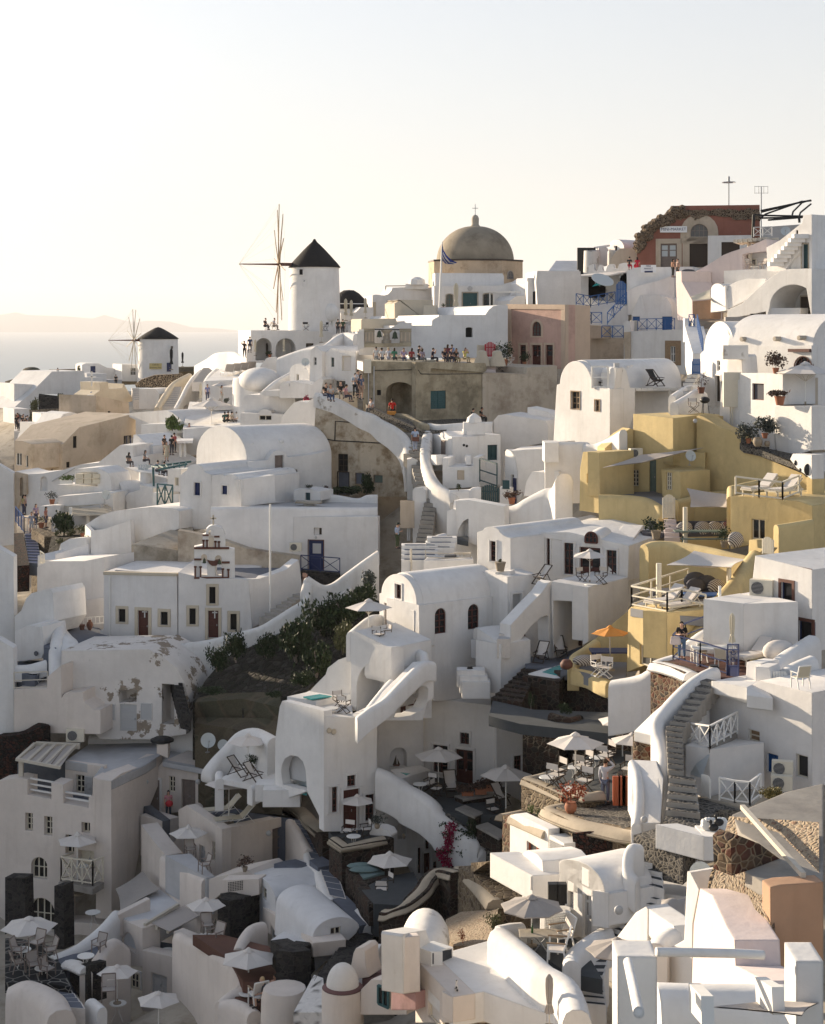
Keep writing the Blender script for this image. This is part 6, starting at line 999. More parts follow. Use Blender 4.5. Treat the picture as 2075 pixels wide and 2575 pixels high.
for i in rg_(6):m.bar(P(1360+i*66,512-i*9,139+.2*i),P(1425+i*50,520+i*4,137),.14,.12)
m.bar(P(1355,515,139),P(1740,465,140),.16);m.bar(P(1420,545,136.5),P(1700,490,136.5),.16);m.bar(P(1378,765,138.8),P(1370,515,138.8),.16);m.bar(P(1635,700,136.5),P(1637,540,136.5),.14);h.add(_P,m,_b_)
rail(_W,'dark blue crossed balustrade on the white balcony beside the two-storey house',[(1410,895,131.5),(1560,912,130.5)],1.75,_b_,1,wd=.1);h=B('balcony','white balcony with square piers under the dark blue balustrade','balcony',(1480,960,132));h.xp(1365,132,1625,130,Q('1365,960 1368,765 1408,770 1408,895 1560,912 1562,785 1620,780 1622,960'),1.4);h.xp(1500,136.2,1640,135.5,Q('1508,760 1510,540 1640,540 1640,760'),2,name='rear_house');h.w(PL(1500,136.2,1640,135.5),1578,620,1618,700,_d,(3,1))
h=B('sloped_house','big plain white house with sloping roof left of the chapel',_b,(1000,1400,124));pl=PL(705,126,1620,121);h.ext(pl,Q('712,1540 710,1080 860,985 1000,945 1200,920 1360,905 1560,920 1625,945 1620,1120 1400,1180 1180,1260 1160,1440 900,1540'),6);h.xp(706,125.9,760,124.5,Q('708,1420 710,1078 768,1138 762,1420'),.3,name='end_wall');h.w(PL(706,125.8,760,124.4),716,1180,742,1260,_d,(1,1),ho_=0,mat=_j,sw=.05);h.xp(755,124.3,1625,119.5,Q('762,1600 768,1138 900,1120 1150,1030 1165,1440 900,1560'),.4,name='front_wall')
h=B('rubble_bank','tan rubble bank with grey cement top behind the chapel',_f,(1500,1440,117));h.dk_(Q('1160,1270,117.5 1640,1330,117.5 1760,1300,117.6 1760,1100,122 1600,1105,122 1400,1180,120'),5,_E,_X_)
T(11);h=B('rubble_bank','long tan masonry base wall under the white retaining wall, behind the chapel',_f,(700,1390,115.5));pl=PL(-10,117.3,1070,117);h.ext(pl,Q('-10,1020 150,1050 400,1110 600,1180 800,1215 1000,1240 1065,1250 950,1390 -10,1390'),1,_O_)
T(10)
h=B('left_terrace','white terrace house with lattice screen and small balustrade',_b,(500,1540,121));pl=PL(250,122.5,760,121);h.ext(pl,Q('250,1900 250,1375 330,1420 750,1410 755,1640 890,1640 890,1900'),6);h.xp(420,126,750,124,Q('425,1420 475,1260 560,1215 720,1200 740,1420'),1,_a,_o_);h.add('lattice',MB().add(*pm_([P(420,1435,121.6),P(745,1405,121.2),P(745,1270,121.2),P(420,1365,121.6)],V((0,.06,0)))),_M)
rail('balustrade','pale balustrade at the corner of the lattice terrace',[(275,1450,122.2),(315,1480,121.6)],.9,_d,.6,'v',.05)
st_('blue_stairs','dark blue stone stairs descending from the crowd',(160,1470,128),(290,1450,127.5),(120,1165,139),(235,1165,139),11,_q,_p);rail(_W,'blue gate railing at the top of the dark blue stairs',Q('35,1050,140 120,1160,138.5 235,1165,138.5'),1.3,_v,.8,'v',.06)
h=B('stone_bank','tan stone garden wall right of the dark blue stairs',_f,(310,1350,130));h.rib(Q('255,1115,137 330,1150,135.5 385,1190,134'),6,1.2,_s_,rnd=0);h.dk_(Q('20,1160,140 110,1160,139 170,1470,127 20,1480,126'),2,_X_,'bank');h.dk_(Q('385,1190,133.8 710,1170,132 700,1560,122 330,1440,127'),3,'earth','garden')
for a in((510,1170,134,230,230,_n,'big dark round shrub below the canopy',51,1600),(430,1190,133.5,90,70,_K,'spiky yucca beside the big dark shrub',52,300),(560,1190,132.8,150,80,_K,'yellow green low shrub below the big dark shrub',53,500),(465,1270,131,100,70,_K,'olive shrub at the tan stone garden wall',54,400)):bush(_d_,a[6],*a[:5],a[5],seed=a[7],n=a[8],ls=.16)
pot(285,1110,138,65,'square terracotta pot with shrub on the stair wall',_K,.7,pw=.55,seed=55,kind=_O);pot(683,1195,131.5,45,'terracotta pot at the corner of the sloped white house',_K,.7,pw=.7,seed=56)
for i,(x,y,z_,k,rz,a,l)in en_(((110,985,143.5,_k,120,(.4,.33,.15),'person with long hair in tan top at the left edge'),(130,985,144,_k,-80,(.5,.35,.33),'person in pink facing the long haired one'),(190,1160,138,_k,10,(.3,.33,.4),'person in patterned shirt and shorts at the top of the blue stairs'),(232,1080,140,_k,40,(.25,.2,.3),'person with long hair in a dark dress by the gate wall'),(330,1110,137.5,_k,80,(.35,.15,.12),'person in pink top and dark shorts beside the terracotta pot'))):pn_(x,y,z_,k,rz,l,a,(.06,.06,.1)if i!=2 else(.4,.42,.45),_y if i in(0,3,4)else _h,lo_='shorts'if i in(2,4)else _R_,hgt=1.75)
T(1);q=random.Random(12)
for i in rg_(12):
 x,y=Q('40,1160 60,1175 48,1140 90,1160 100,1150 120,1165 135,1160 180,1165 190,1170 215,1180 225,1135 130,1215')[i];pn_(x,y+18,202+i*.3,_k,q.uniform(0,360),'small person in the sightseeing crowd at the far left edge',Q('.03,.03,.03 .4,.42,.5 .3,.1,.08 .03,.03,.04 .5,.5,.5')[i%5],(.05,.05,.06),_h,gp_='sightseers at the far left edge')
h=B('crowd_terrace','pale terrace holding the sightseeing crowd',_s,(120,1250,203));h.dk_(Q('20,1195,201 250,1195,201 250,1150,214 20,1150,214'),5,_A)
flag('small blue and white striped flag on a pole',0,[('flagblue'if i%2==0 else _i,[P(470+j*22,980-j*14+i*9-(3 if j%2 else 0),196),P(492+j*22,966-j*14+i*9-(0 if j%2 else 3),196),P(492+j*22,975-j*14+i*9-(0 if j%2 else 3),196),P(470+j*22,989-j*14+i*9-(3 if j%2 else 0),196)])for i in rg_(5)for j in rg_(3)],P(500,980,196));post(_S_,'thin blue pole of the small striped flag',535,895,1010,196,.09,_q,_S_)
T(15)
h=B('chapel','white two-part chapel with brown doors and cream window frames','chapel',(1250,920,112));p1=PL(890,112,1605,110.8);h.ext(p1,Q('890,780 890,228 1600,265 1606,905 1400,905 1000,865 850,850 855,790'),8,_L)
h.w(p1,1035,582,1103,710,_m,(1,1),mat=_m,sur=_u,sw=.2);h.w(p1,1443,610,1513,738,_m,(1,1),mat=_m,sur=_u,sw=.2);h.d(p1,1222,597,1324,880,_e,lv_=1,sur=_u,sw=.22);cr_=p1.at(1283,628,-.1);m=MB();m.bar(cr_-V((0,0,.28)),cr_+V((0,0,.3)),.07);m.bar(cr_+V((-.17,0,.1)),cr_+V((.17,0,.1)),.07);h.add('door_cross',m,_c);h.ext(p1,Q('888,222 1600,238 1600,266 888,250'),.4,_u,'cornice',off=.05);h.add('downpipe',MB().tb_([p1.at(952,262,.08),p1.at(952,860,.08)],.06,6),_c)
T(16)
p2=PL(-5,110.8,620,110.6);h.ext(p2,Q('-5,830 -5,205 240,262 500,262 610,272 640,700 360,790'),7,_L);h.w(p2,92,520,147,660,_m,(1,1),mat=_m,sur=_u,sw=.2);h.w(p2,450,568,505,708,_m,(1,1),mat=_m,sur=_u,sw=.2);h.w(p2,265,332,320,478,_m,(1,1),mat=_m,sur=_u,sw=.2);h.d(p2,255,540,345,778,_e,lv_=1,sur=_u,sw=.2);cr_=p2.at(311,572,-.1);m=MB();m.bar(cr_-V((0,0,.28)),cr_+V((0,0,.3)),.07);m.bar(cr_+V((-.17,0,.1)),cr_+V((.17,0,.1)),.07);h.add('door_cross',m,_c)
h.xp(610,110.7,1060,113.5,Q('612,705 612,268 700,262 820,225 940,180 1000,130 1045,95 1060,190 1080,400 900,560'),.8,_L,_G);h.dk_(Q('-560,190,112.6 490,245,111.2 640,262,111.3 940,178,114.5 940,168,116 -470,150,116.5'),.3,_p,_e_)
T(11)
h=B('bell_gable','white bell gable with dark red mouldings, two bells and a cross on the chapel roof','bell gable',(300,1440,110.9));g=PL(133,110.8,490,111.1)
h.ext(g,Q('133,1440 133,1165 205,1150 207,1060 235,1050')+A(235,1010,390,1010,0,1)[:0]+Q('240,1010 265,985 300,975 340,985 380,1005 405,1060 407,1170 487,1185 490,1450'),.8)
for q_ in((258,1015,306,1180),(193,1228,246,1418),(315,1238,372,1420)):h.n(g,*q_,1.4,1)
m=MB();bx=lambda x0,y0,x1,y1:m.add(*pm_([g.at(x0,y0,.1),g.at(x1,y0,.1),g.at(x1,y1,.1),g.at(x0,y1,.1)],-g.n3*.16))
for q_ in((207,1054,260,1068),(308,1066,355,1081),(133,1165,440,1183),(133,1264,197,1281),(372,1290,444,1308),(133,1425,438,1442)):bx(*q_)
for x,y0,y1 in((214,1100,1170),(246,1100,1175),(318,1110,1180),(350,1112,1182),(143,1330,1428),(190,1332,1430),(383,1350,1432),(432,1355,1432)):bx(x-7,y0,x+7,y1);bx(x-12,y0,x+12,y0+14)
m.add(*pm_([g.at(x,y,.1)for x,y in Q('245,1275 270,1282 300,1285 335,1280 360,1275 345,1310 325,1328 290,1328 265,1310')],-g.n3*.5));h.add('mouldings',m,_z);h.add('column',MB().l_([(.28,0),(.24,.08),(.17,.14),(.16,M(100,110.8))],g.at(310,1420,-.35),12),_L,50);c=g.at(300,975,-.4);m=MB();m.bar(c-V((0,0,.1)),c+V((0,0,.65)),.1);m.bar(c+V((-.2,0,.42)),c+V((.2,0,.42)),.1);h.add('cross',m,_u)
bell(222,1255,110.5,50,'green bell in the left arch of the chapel bell gable');bell(355,1265,110.7,50,'green bell in the right arch of the chapel bell gable');post(_S_,'slim bare white flagpole beside the chapel side wall',797,790,1980,110.3,.07,_c,_S_)
h=B('cellar_house','white cellar front with dark blue door and hatch under the long retaining wall',_b,(1195,1400,117.4));pl=PL(1000,117.8,1740,116.6);h.ext(pl,Q('1000,1330 1000,900 1740,900 1740,1330 1400,1420 1060,1420'),.6,_L);h.d(pl,1132,1105,1262,1390,_q,lv_=1,sur=_z,sw=.05);pg=h.poly(pl,1165,1135,1238,1222);h.add('door_grille',MB().add(*pm_([pl.p3(u,z,-.1)for u,z in pg],-pl.n3*.02)),_g);h.w(pl,1178,997,1247,1058,None,mat=_l,rec=.3);lamp(1195,1083,117,'small wall lamp above the dark blue cellar door',.1)
ac(1020,1205,116.9,0,'cream air conditioner left of the dark blue cellar door');rail(_W,'dark blue crossed railing in front of the cellar door',[(1065,1368,114.8),(1405,1395,114.3)],1.05,_q,1.2,wd=.06)
h=B('cellar_landing','dark stone landing under the dark blue railing','landing',(1230,1450,114.6));h.dk_(Q('1060,1372,114.6 1410,1398,114.1 1400,1380,117 1070,1350,117.3'),2.4,_I)
T(12);pn_(345,1180,112.5,'phone',60,'photographer in dark hat and pale blue shirt against the white wall',(.35,.42,.55),(.06,.08,.04),'hat',(.02,.03,.025),sleeve='longshirt',hgt=1.75)
h=B('meter_box','grey electric box on two pipes on the long white wall','utility box',(440,1100,116));m=MB();m.box(P(432,880,116),(1,.3,1.9));h.add('casing',m,_H);m=MB();[m.tb_([P(x,910,116.2),P(x,1110,116)],.06,6)for x in(436,452)];h.add('pipe',m,_g)
T(16)
wall('sweeping_wall','long white wall sweeping down from the photographer to the garden and chapel yard',Q('1736,15,109.6 1600,110,109.3 1450,220,109 1340,300,108.8 1270,318,108.6 1200,285,108.5 1130,240,108.5'),lambda f:4-.5*f,.7,_A,sub=5)
wall('sweeping_wall','middle stretch of the long sweeping white wall below the chapel steps',Q('1130,250,108.4 1110,340,108 1090,440,107.6 950,530,107.4 840,600,107.3 700,680,107.2 480,740,107.2 240,800,107.2 0,828,107.2 -110,830,107.3'),lambda f:2.6+1.4*f,.75,_A,sub=5)
wall('flaking_wall','flaking lower face of the sweeping white wall above the garden',Q('1500,330,108.7 1250,500,107.9 960,640,107.6 700,760,107.7 480,830,107.6 240,880,107.5 0,900,107.6'),4.5,.5,'peel',sub=4)
st_('grey_steps','grey stone steps between the chapel side wall and the sweeping wall',(700,650,108.6),(830,600,107.9),(1040,375,111.5),(1100,420,110.5),7,_Z,_Z);gate('brown_gate','brown plank gate at the top of the grey chapel steps',PL(1075,111.2,1125,110.6),1080,205,1122,400,_e,4,.1)
T(15)
h=B('chapel_yard','grey cement yard in front of the chapel','yard',(900,950,110));h.dk_(Q('580,980,106.5 1480,1000,106.2 1620,880,109.6 900,860,111.5 850,770,114.5 430,700,116'),1.5,_p,'paving');h.e[_j_]=_J_
h=B('yard_house','white stepped house with the ladder and flower pots left of the chapel',_b,(500,760,116.5));pl=PL(240,118.5,895,115);h.ext(pl,Q('245,700 245,180 345,120 700,120 900,80 900,790 540,790 400,690'),4,_L);h.xp(400,117,895,114.4,Q('420,700 430,590 540,505 700,500 895,470 895,780 440,780'),1.5,_L,'lower_wall')
wall('yard_wall','white crumbling wall on the left side of the chapel yard',Q('395,690,113.5 440,760,111.5 500,830,109 545,870,107.8 590,980,106.4'),2.4,1.6,_a,sub=3)
for a in((490,690,40,'grey potted plant at the left end of the pot shelf',_N,_n),(545,690,55,'red brown pot, second on the pot shelf by the chapel',_v_,None),(605,688,55,'red brown pot, third on the pot shelf by the chapel',_v_,None),(660,690,50,'square red brown pot at the right end of the shelf',_v_,None)):pot(a[0],a[1],114,a[2],a[3],a[5],.7,a[4],_O if a[5]else _l_,seed=61,pw=.6)
pot(680,785,113,62,'wide rusty barrel pot on the chapel yard',None,mat='terra',kind=_O,name='clay_jar');pot(755,790,113,66,'dark rusty amphora with narrow neck on the chapel yard',None,mat='terra',kind='amphora',name='clay_jar')
e=em_('ladder','white ladder lying on its side along the chapel yard wall','ladder',P(790,770,113.2));m=MB();a,b_=P(540,745,114),P(890,720,113.2);up=V((0,0,.45));m.bar(a-e.location+up,b_-e.location+up,.05);m.bar(a-e.location,b_-e.location,.05);[m.bar(a.lerp(b_,i/9)-e.location,a.lerp(b_,i/9)-e.location+up,.04)for i in rg_(10)];m.obj('rails',_c,e)
h=B('step_house','white stepped house with rope and small round window at the left edge',_b,(150,1300,108));h.xp(20,112,395,110,Q('25,880 25,660 90,600 140,480 190,430 370,385 395,430 410,700 330,830'),3);h.xp(20,108.5,310,107.5,Q('25,1010 25,810 150,745 220,745 225,760 290,755 305,860 310,1010 290,1060 120,1090 25,1090'),2.5);h.add('port',MB().l_([(.16,0),(.16,.05)],PL(20,108.4,310,107.4).at(238,1015,.02),12,PL(20,108.4,310,107.4).n3),_p_);h.dk_(Q('310,960,107 430,960,106.5 420,840,110 305,830,110.5'),3,_p,'steps');h.blk(Q('25,1190 220,1240 380,1090 140,1080 30,1100'),106,2,_p,_s);h.rib(Q('25,1130,105.6 140,1130,105.8 230,1110,106 330,1080,106.3'),1,.6,sub=2)
wall(_Q,'thick lit white parapet end beside the chapel yard corner',Q('455,700,110 440,860,107.6 425,960,106.6 430,1100,105.6 425,1220,104.8'),3,.9,sub=4)
ta_(225,1195,105.3,'low white table on the small left edge terrace','round white tables',1.2);rail('white_fence','pale slatted fence at the left edge above the black rock',[(20,1355,104.5),(345,1345,104.2)],1,_B,1.5,_m_,.07)
h=B('plain_house','plain pinkish white wall with pipe at the left edge below the fence',_b,(300,1540,104));h.xp(20,104.3,860,102.6,Q('20,1780 20,1362 340,1355 345,1240 480,1130 480,1450 515,1400 690,1385 695,1480 790,1560 860,1560 860,1800'),3,_g_)
h=B('flaking_house','white house with flaking plaster, vaulted right shoulder and black openings',_b,(1100,1850,104));pl=PL(475,105,1720,103);h.ext(pl,Q('480,1700 480,1030 480,990 1330,975 1370,1000 1480,1060 1600,1160 1680,1300 1720,1500 1690,1800 1350,1850 850,1850 600,1500'),5,'peel');h.nn(pl,Q('1035,1370 1210,1370 1210,1485 1040,1495'),1.2);h.n(pl,1455,1310,1575,1700,1.5)
T(20);h.d(pl,1180,45,1362,335,_g,lv_=1,rec=.12);h.w(pl,1012,45,1125,210,None,ho_=0,mat=_g,sw=.04);h.w(pl,1412,38,1525,212,None,ho_=0,mat=_g,sw=.04)
T(0)
for y0,y1,Y,l in((1190,1330,150,'white house wall cut by the left edge beside the blue stairs'),(1400,1600,113,'white house wall cut by the left edge beside the stepped house'),(1630,1870,105,'cream house wall cut by the left edge above the timber pergola')):h=B('edge_house',l,_b,(10,y1,Y));h.xp(-160,Y,42,Y,[(-160,y1+60),(-160,y0-40),(-60,y0-55),(34,y0),(36,y1+40)],1)
T(12)
h=B(_D,'white stepped house with teal shutter, chimney and dark side door right of the dark stairs',_b,(1000,660,121));p1=PL(820,121,1260,122.5);h.xp(700,123.5,825,121,Q('705,460 720,170 750,155 790,190 825,205 825,460'),2);h.ext(p1,Q('822,470 822,207 1030,195 1090,190 1245,182 1250,620 1050,640 1050,470'),5);h.d(PL(700,123.4,825,120.9),733,228,772,400,_o,lv_=1,ho_=0,sw=.02,hd_=0);h.w(p1,1133,275,1218,408,_h_,(2,1),mat=_h_);m=MB();[m.l_([(.1,0),(.1,.03)],p1.at(925+i*26,275+((i%2)*8),.01),8,p1.n3)for i in rg_(2)];h.add('vent',m,_m);h.xp(950,122,1090,122.3,Q('950,260 950,145 1085,150 1090,260'),1.2,name='chimney_base');h.add(_A_,MB().box(P(1015,128,122.6),(1.6,1,.9)).l_(Q('.6,.3 .5,.7 .1,1'),P(1015,115,122.6),8),_a);h.rib(Q('620,85,127 720,95,126 900,82,125.5 1180,70,125'),3.5,.6,name='rear_wall',sub=3)
h=B(_D,'low white terrace with square corner posts and boarded window right of the dark stairs',_b,(900,650,117));pl=PL(740,117.5,1060,117);h.ext(pl,Q('740,600 740,390 790,390 792,465 1005,465 1008,383 1060,383 1060,640 740,660'),3);h.w(pl,868,495,930,578,None,mat=_H,rec=.08);h.xp(938,118,992,118,Q('940,445 940,368 990,368 990,450'),.8,name=_n_);h.xp(640,120,690,119,Q('640,450 640,360 685,362 690,450'),.8,name=_n_)
wall('lane_wall','tall curved whitewashed wall flaking along the right side of the dark stairs',Q('610,150,124.5 590,300,121.5 605,430,119.5 660,560,117 740,640,115.4 830,690,114.4 850,760,114'),lambda f:3.4,.8,_A,sub=4)
wall('low_wall','white low wall in front of the dark teal gate',Q('800,670,114.6 870,665,114.6 985,660,114.6 1000,645,114.5 1075,640,114.5'),3.5,.6,sub=2)
gate('teal_gate','dark teal picket gate with arched top among the small white houses',PL(1068,114.4,1232,114.2),1068,618,1228,790,_h_,9,.25);rail('handrail','dark teal stair handrail above the teal gate',[(1065,590,116.5),(1215,640,114.8)],1.6,_h_,3,_m_,.09)
h=B(_D,'long whitewashed vault roof with cable and post at the foot of the tan wall',_b,(1450,300,125));pl=PL(1180,125,1660,123.5);h.ext(pl,Q('1180,330 1185,60 1225,15 1290,8 1640,62 1665,110 1660,250 1280,320 1275,640 1180,640'),4,_L);h.xp(1480,127,1730,126,Q('1480,100 1482,-55 1660,-15 1720,40 1730,260 1480,260'),2)
h=B('vaulted_cottage','white barrel cottage with lit curved end and dark doors beside the yellow house',_b,(1500,780,116));g=PL(1280,118,1400,116);h.ext(g,Q('1280,760 1288,330 1300,312 1335,325 1370,380 1392,490 1400,780'),3,dirn=V((.8,.6,0)));h.xp(1392,116,1650,115.5,Q('1395,780 1396,495 1375,385 1340,325 1650,305 1650,500 1500,560 1450,700'),4);h.d(g,1338,530,1362,760,_l,lv_=1,hd_=0);h.d(PL(1355,116.7,1400,115.9),1362,560,1392,780,_q,ho_=0,sw=.02)
h=B(_D,'narrow white block with dark door and hanging flowers left of the yellow house',_b,(1680,520,110));pl=PL(1630,110.5,1740,109.8);h.ext(pl,Q('1632,250 1740,250 1740,520 1632,520'),2);h.d(pl,1676,310,1708,500,_l,lv_=1)
h=B('rounded_wall','rounded white wall mass below the narrow block, left of the yellow house',_f,(1600,700,109.5));pl=PL(1445,110,1760,108.5);h.ext(pl,Q('1448,720 1470,600 1500,540 1520,510 1610,512 1760,500 1760,660 1620,730'),3)
h=B('sign_post','white square post with teal notice beside the teal gate',_n_,(1300,790,113.8));pl=PL(1240,113.8,1350,113.5);h.ext(pl,Q('1240,800 1240,640 1330,650 1330,800'),.8);h.add('notice',MB().add(*pm_([pl.at(x,y,.06)for x,y in((1265,580),(1325,582),(1325,658),(1265,658))],-pl.n3*.04)),_h_);pot(1345,790,112.5,70,'low bowl with red brown plants beside the teal notice',_c_,.5,seed=71,pw=.8);bush('bush','dark pine-like bush behind the low white wall by the boarded window',880,665,114.3,60,60,_n,seed=72,n=260,ls=.16)
wall('sloping_wall','long white wall rising right from the arched niche up to the yellow house',Q('850,755,108.5 960,748,108.3 1080,770,108.2 1280,810,108 1390,790,107.6 1480,735,107.2 1640,655,106.6 1736,640,106 1800,520,105'),lambda f:6.5,1.2,sub=4)
h=B('niche_wall','white wall with tall arched niche and dark slate ledge beside the dark stairs',_f,(900,1200,106.8));pl=PL(770,107.5,1060,106);h.ext(pl,Q('775,1060 778,850 830,832 870,840 870,1080'),1.2);h.xp(850,107,1290,106,Q('855,1080 855,760 970,755 1280,812 1290,1260 960,1120'),1.2);h.nn(PL(850,107,1290,106),Q('865,1075 880,1010 920,940 965,918 966,1115'),.9);h.dk_(Q('775,1082,105.4 965,1118,104.8 966,1072,106.6 880,1070,107'),.3,_T,'ledge')
h=B('white_steps','white rounded steps with grey treads below the dark stairs','stairs',(700,1300,104.5));h.rib(Q('760,1045,106.5 680,1070,106 635,1130,105.4 628,1200,105'),1.4,.6,name='kerb',sub=3)
for i in rg_(3):h.add(_F,MB().box(P(735-i*12,1145+i*42,105.6-.35*i),(1.9,1,1)),_a);h.add('tread',MB().box(P(735-i*12,1138+i*42,105.4-.35*i)+V((0,0,.42)),(1.3,.5,.03)),_p)
for i in rg_(4):h.add(_F,MB().box(P(540,1225+i*42,105-.4*i),(2.3,1.1,1.2)),_a);h.add('tread',MB().box(P(540,1214+i*42,104.8-.4*i)+V((0,0,.5)),(1.9,.5,.03)),_p)
h=B('rope_terrace','small white terrace with rope rail, bench and stool behind the vaulted house',_s,(800,1380,101));h.dk_(Q('575,1285,101.5 1010,1275,101.2 995,1245,103.4 620,1240,103.8'),2.5);h.dk_(Q('580,1283,101.6 1000,1273,101.4 985,1250,103 630,1248,103.4'),.02,_Y,_x);h.bodies[-1].location.z+=.012;m=MB();[m.bar(P(x,1270,102.4),P(x,y,102.4),.06)for x,y in((590,1190),(985,1205))];m.tb_([P(590,1215,102.4),P(800,1222,102.4),P(985,1205,102.4)],.03,5);m.tb_([P(590,1250,102.3),P(800,1262,102.3),P(985,1245,102.3)],.03,5);h.add('rope_rail',m,_B)
h=B(_L_,'dark grey bench box on the rope terrace',_L_,(808,1258,102.8));h.blk(Q('760,1240 858,1238 855,1228 765,1230'),102.8,.5,_w,_k_);h.blk(Q('757,1240 861,1238 858,1227 762,1229'),102.7,.08,_p_,'top');h=B('stool','small wooden stool on the rope terrace','stool',(908,1270,102.6));m=MB();[m.bar(P(x,1272,102.6),P(x,1215,102.6),.05)for x in(892,926)];h.add('legs',m,_B);h.add(_k_,MB().box(P(909,1218,102.8),(1,.4,.08)),_B);post('stake','knotty pale stake at the left end of the rope terrace',465,1180,1389,103,.07,_B)
T(16)
h=B('garden_bank','dark earth and rock slope full of shrubs between chapel wall and white hotel','bank',(700,1300,100));h.dk_(Q('120,1340,102 230,1150,104 400,950,106 800,780,106.5 1250,570,107 1650,420,107.3 1760,460,105 1560,780,102 1400,1030,100.5 1050,1310,98.5 880,1390,98 400,1390,101'),5,'earth','soil')
h=B('rock_terrace','dark volcanic rock terrace wall with dusty top under the garden',_f,(500,1640,99));h.dk_(Q('140,1340,101.5 560,1310,100 900,1390,97 880,1260,99.5 450,1250,102.5 220,1230,104'),2.6,_C_,'upper_ledge');h.dk_(Q('140,1520,100.4 400,1560,99 900,1650,95.5 900,1480,97.5 500,1500,100 160,1470,101.5'),6,_C_,'lower_ledge')
for i,a in en_(((330,1080,104,170,170,'dark round shrub at the left end of the garden'),(500,1000,104.5,200,200,'dark pointed shrub second in the garden row'),(760,970,104,200,170,'dark round shrub in the middle of the garden wall'),(1020,1000,102.5,330,330,'big dark fig-like shrub in the centre of the garden'),(1200,1130,100,260,260,'dark shrub below the centre of the garden'),(1240,760,105,300,250,'dense dark shrub under the flaking wall'),(1480,700,104.5,330,240,'dense dark shrub behind the cream parasol'),(1430,930,101,170,220,'yellowish shrub beside the white hotel terrace'),(1620,520,106,220,170,'dark grass clump below the small tree'),(820,1320,98.2,150,50,'low dark plant on the rock ledge, right one'),(280,1290,100.5,200,60,'low dark plant on the rock ledge, left one'),(1100,1230,98,220,110,'dark creeping shrub near the small pool'))):bush(_d_,a[5],a[0],a[1]-20,a[2]-.6,a[3]*1.35,a[4]*1.3,_K if i in(7,)else _n,gp_='shrubs of the dark garden slope',seed=80+i%5,n=1900,nb=12,ls=.095,trunk=i<8)
e=em_('small_tree','small slender tree against the sweeping white wall','tree',P(1655,380,107));MB().tb_([P(1655,385,107),P(1650,330,107),P(1658,270,107)],[.07,.05,.03],6).obj('trunk',_o,e,e.location);c=P(1655,265,107)-e.location;m=MB();lv_(m,c,(M(58,107),.8,M(70,107)),520,.13,90,.1);m.obj('crown',_x_,e)
T(15);st_('rock_stairs','dark worn stairs curving down right of the flaking house',(1640,1620,100),(1730,1600,99.5),(1500,1060,106.5),(1600,1120,105.8),13,_I,_I)
T(17)
h=B('hotel_vault','white barrel vaulted hotel house with brown doors and arched windows',_b,(700,1270,90));g=PL(360,93.5,708,90);sd=PL(708,90,1360,93.2)
ol=Q('365,770 362,390 380,385')+A(380,385,688,490,215,20)[1:-1]+Q('688,488 708,492 712,860 650,900 560,900')
h.ext(g,ol,1,_a,'gable');zs=g.uz(688,488)[1];uL=g.uz(385,380)[0];uR=g.uz(690,488)[0];zt=g.uz(540,205)[1]-.05;n=18;ring=[]
for i in rg_(n+1):a=math.pi*i/n;ring.append(g.p3((uL+uR)/2-(uR-uL)/2*math.cos(a),zs+(zt-zs)*math.sin(a),-.4))
ring=[V((ring[0].x,ring[0].y,zs-4))]+ring+[V((ring[-1].x,ring[-1].y,zs-4))];bx=V((sd.u.x,sd.u.y,0));h.part('vault',*pm_(ring,bx*(sd.uz(1340,500)[0]+.2)),_a)
h.ext(sd,Q('708,905 710,492 1350,415 1355,640 1230,1280 930,1330 830,1330 712,1000'),3,_a,_G)
h.w(g,502,303,557,428,_e,(2,2),body=0,sur=_a,sw=.1);h.w(g,403,470,447,690,_e,(2,4),body=0);h.d(g,488,482,578,858,_e,body=0,sur=_a,sw=.1,glass=_F_);h.w(g,618,540,663,762,_e,(2,4),body=0,sur=_a,sw=.1)
h.w(sd,846,525,945,748,_e,(2,4),arch=1);h.w(sd,1135,490,1232,708,_e,(2,4),arch=1)
h.xp(1290,93.8,1490,92.2,Q('1285,190 1330,190 1482,245 1485,690 1360,640 1350,420'),2,_a,'link_wall')
wall('curved_parapet','white curved parapet around the umbrella terrace',Q('375,575,93.6 290,585,92.5 190,660,90.5 115,725,88.6'),1.6,.55,sub=4)
h=B('terrace_block','white terrace block with big arched alcove under the umbrella',_s,(300,1400,88.3));f=PL(105,88.6,470,86.6);h.ext(f,Q('110,1380 108,735 150,715 465,868 470,1150 400,1420 160,1420'),3.2);h.nn(f,[(163,1420)]+A(163,1220,412,1160,190,14)+[(400,1180),(270,1400)],1.8);h.xp(465,86.5,580,87.2,Q('468,860 530,850 578,868 580,1110 480,1180 465,1150'),2,name='corner')
st_('white_steps','narrow white steps up to the brown double door',(575,1150,86.2),(680,1100,86.8),(590,880,89.5),(650,880,90),6,None and'x',_F,nose=None);wall(_K_,'white stepped wall right of the narrow white steps',Q('640,850,89.6 690,870,88.6 750,900,87.6 760,980,87'),2.5,.5,sub=1)
wall('sweep_wall','thick white swooping stair wall with an open arch',Q('830,985,86.5 740,985,86 650,1060,85.4 520,1190,84.6 400,1310,84 270,1390,83.6 160,1470,83.4'),lambda f:1+max(0,f-.7),.55,sub=5);wall('inner_wall','inner white ramp wall beside the arched alcove',Q('470,1140,86.2 390,1230,85.4 300,1340,84.6 250,1400,84.3'),.8,.5,sub=4)
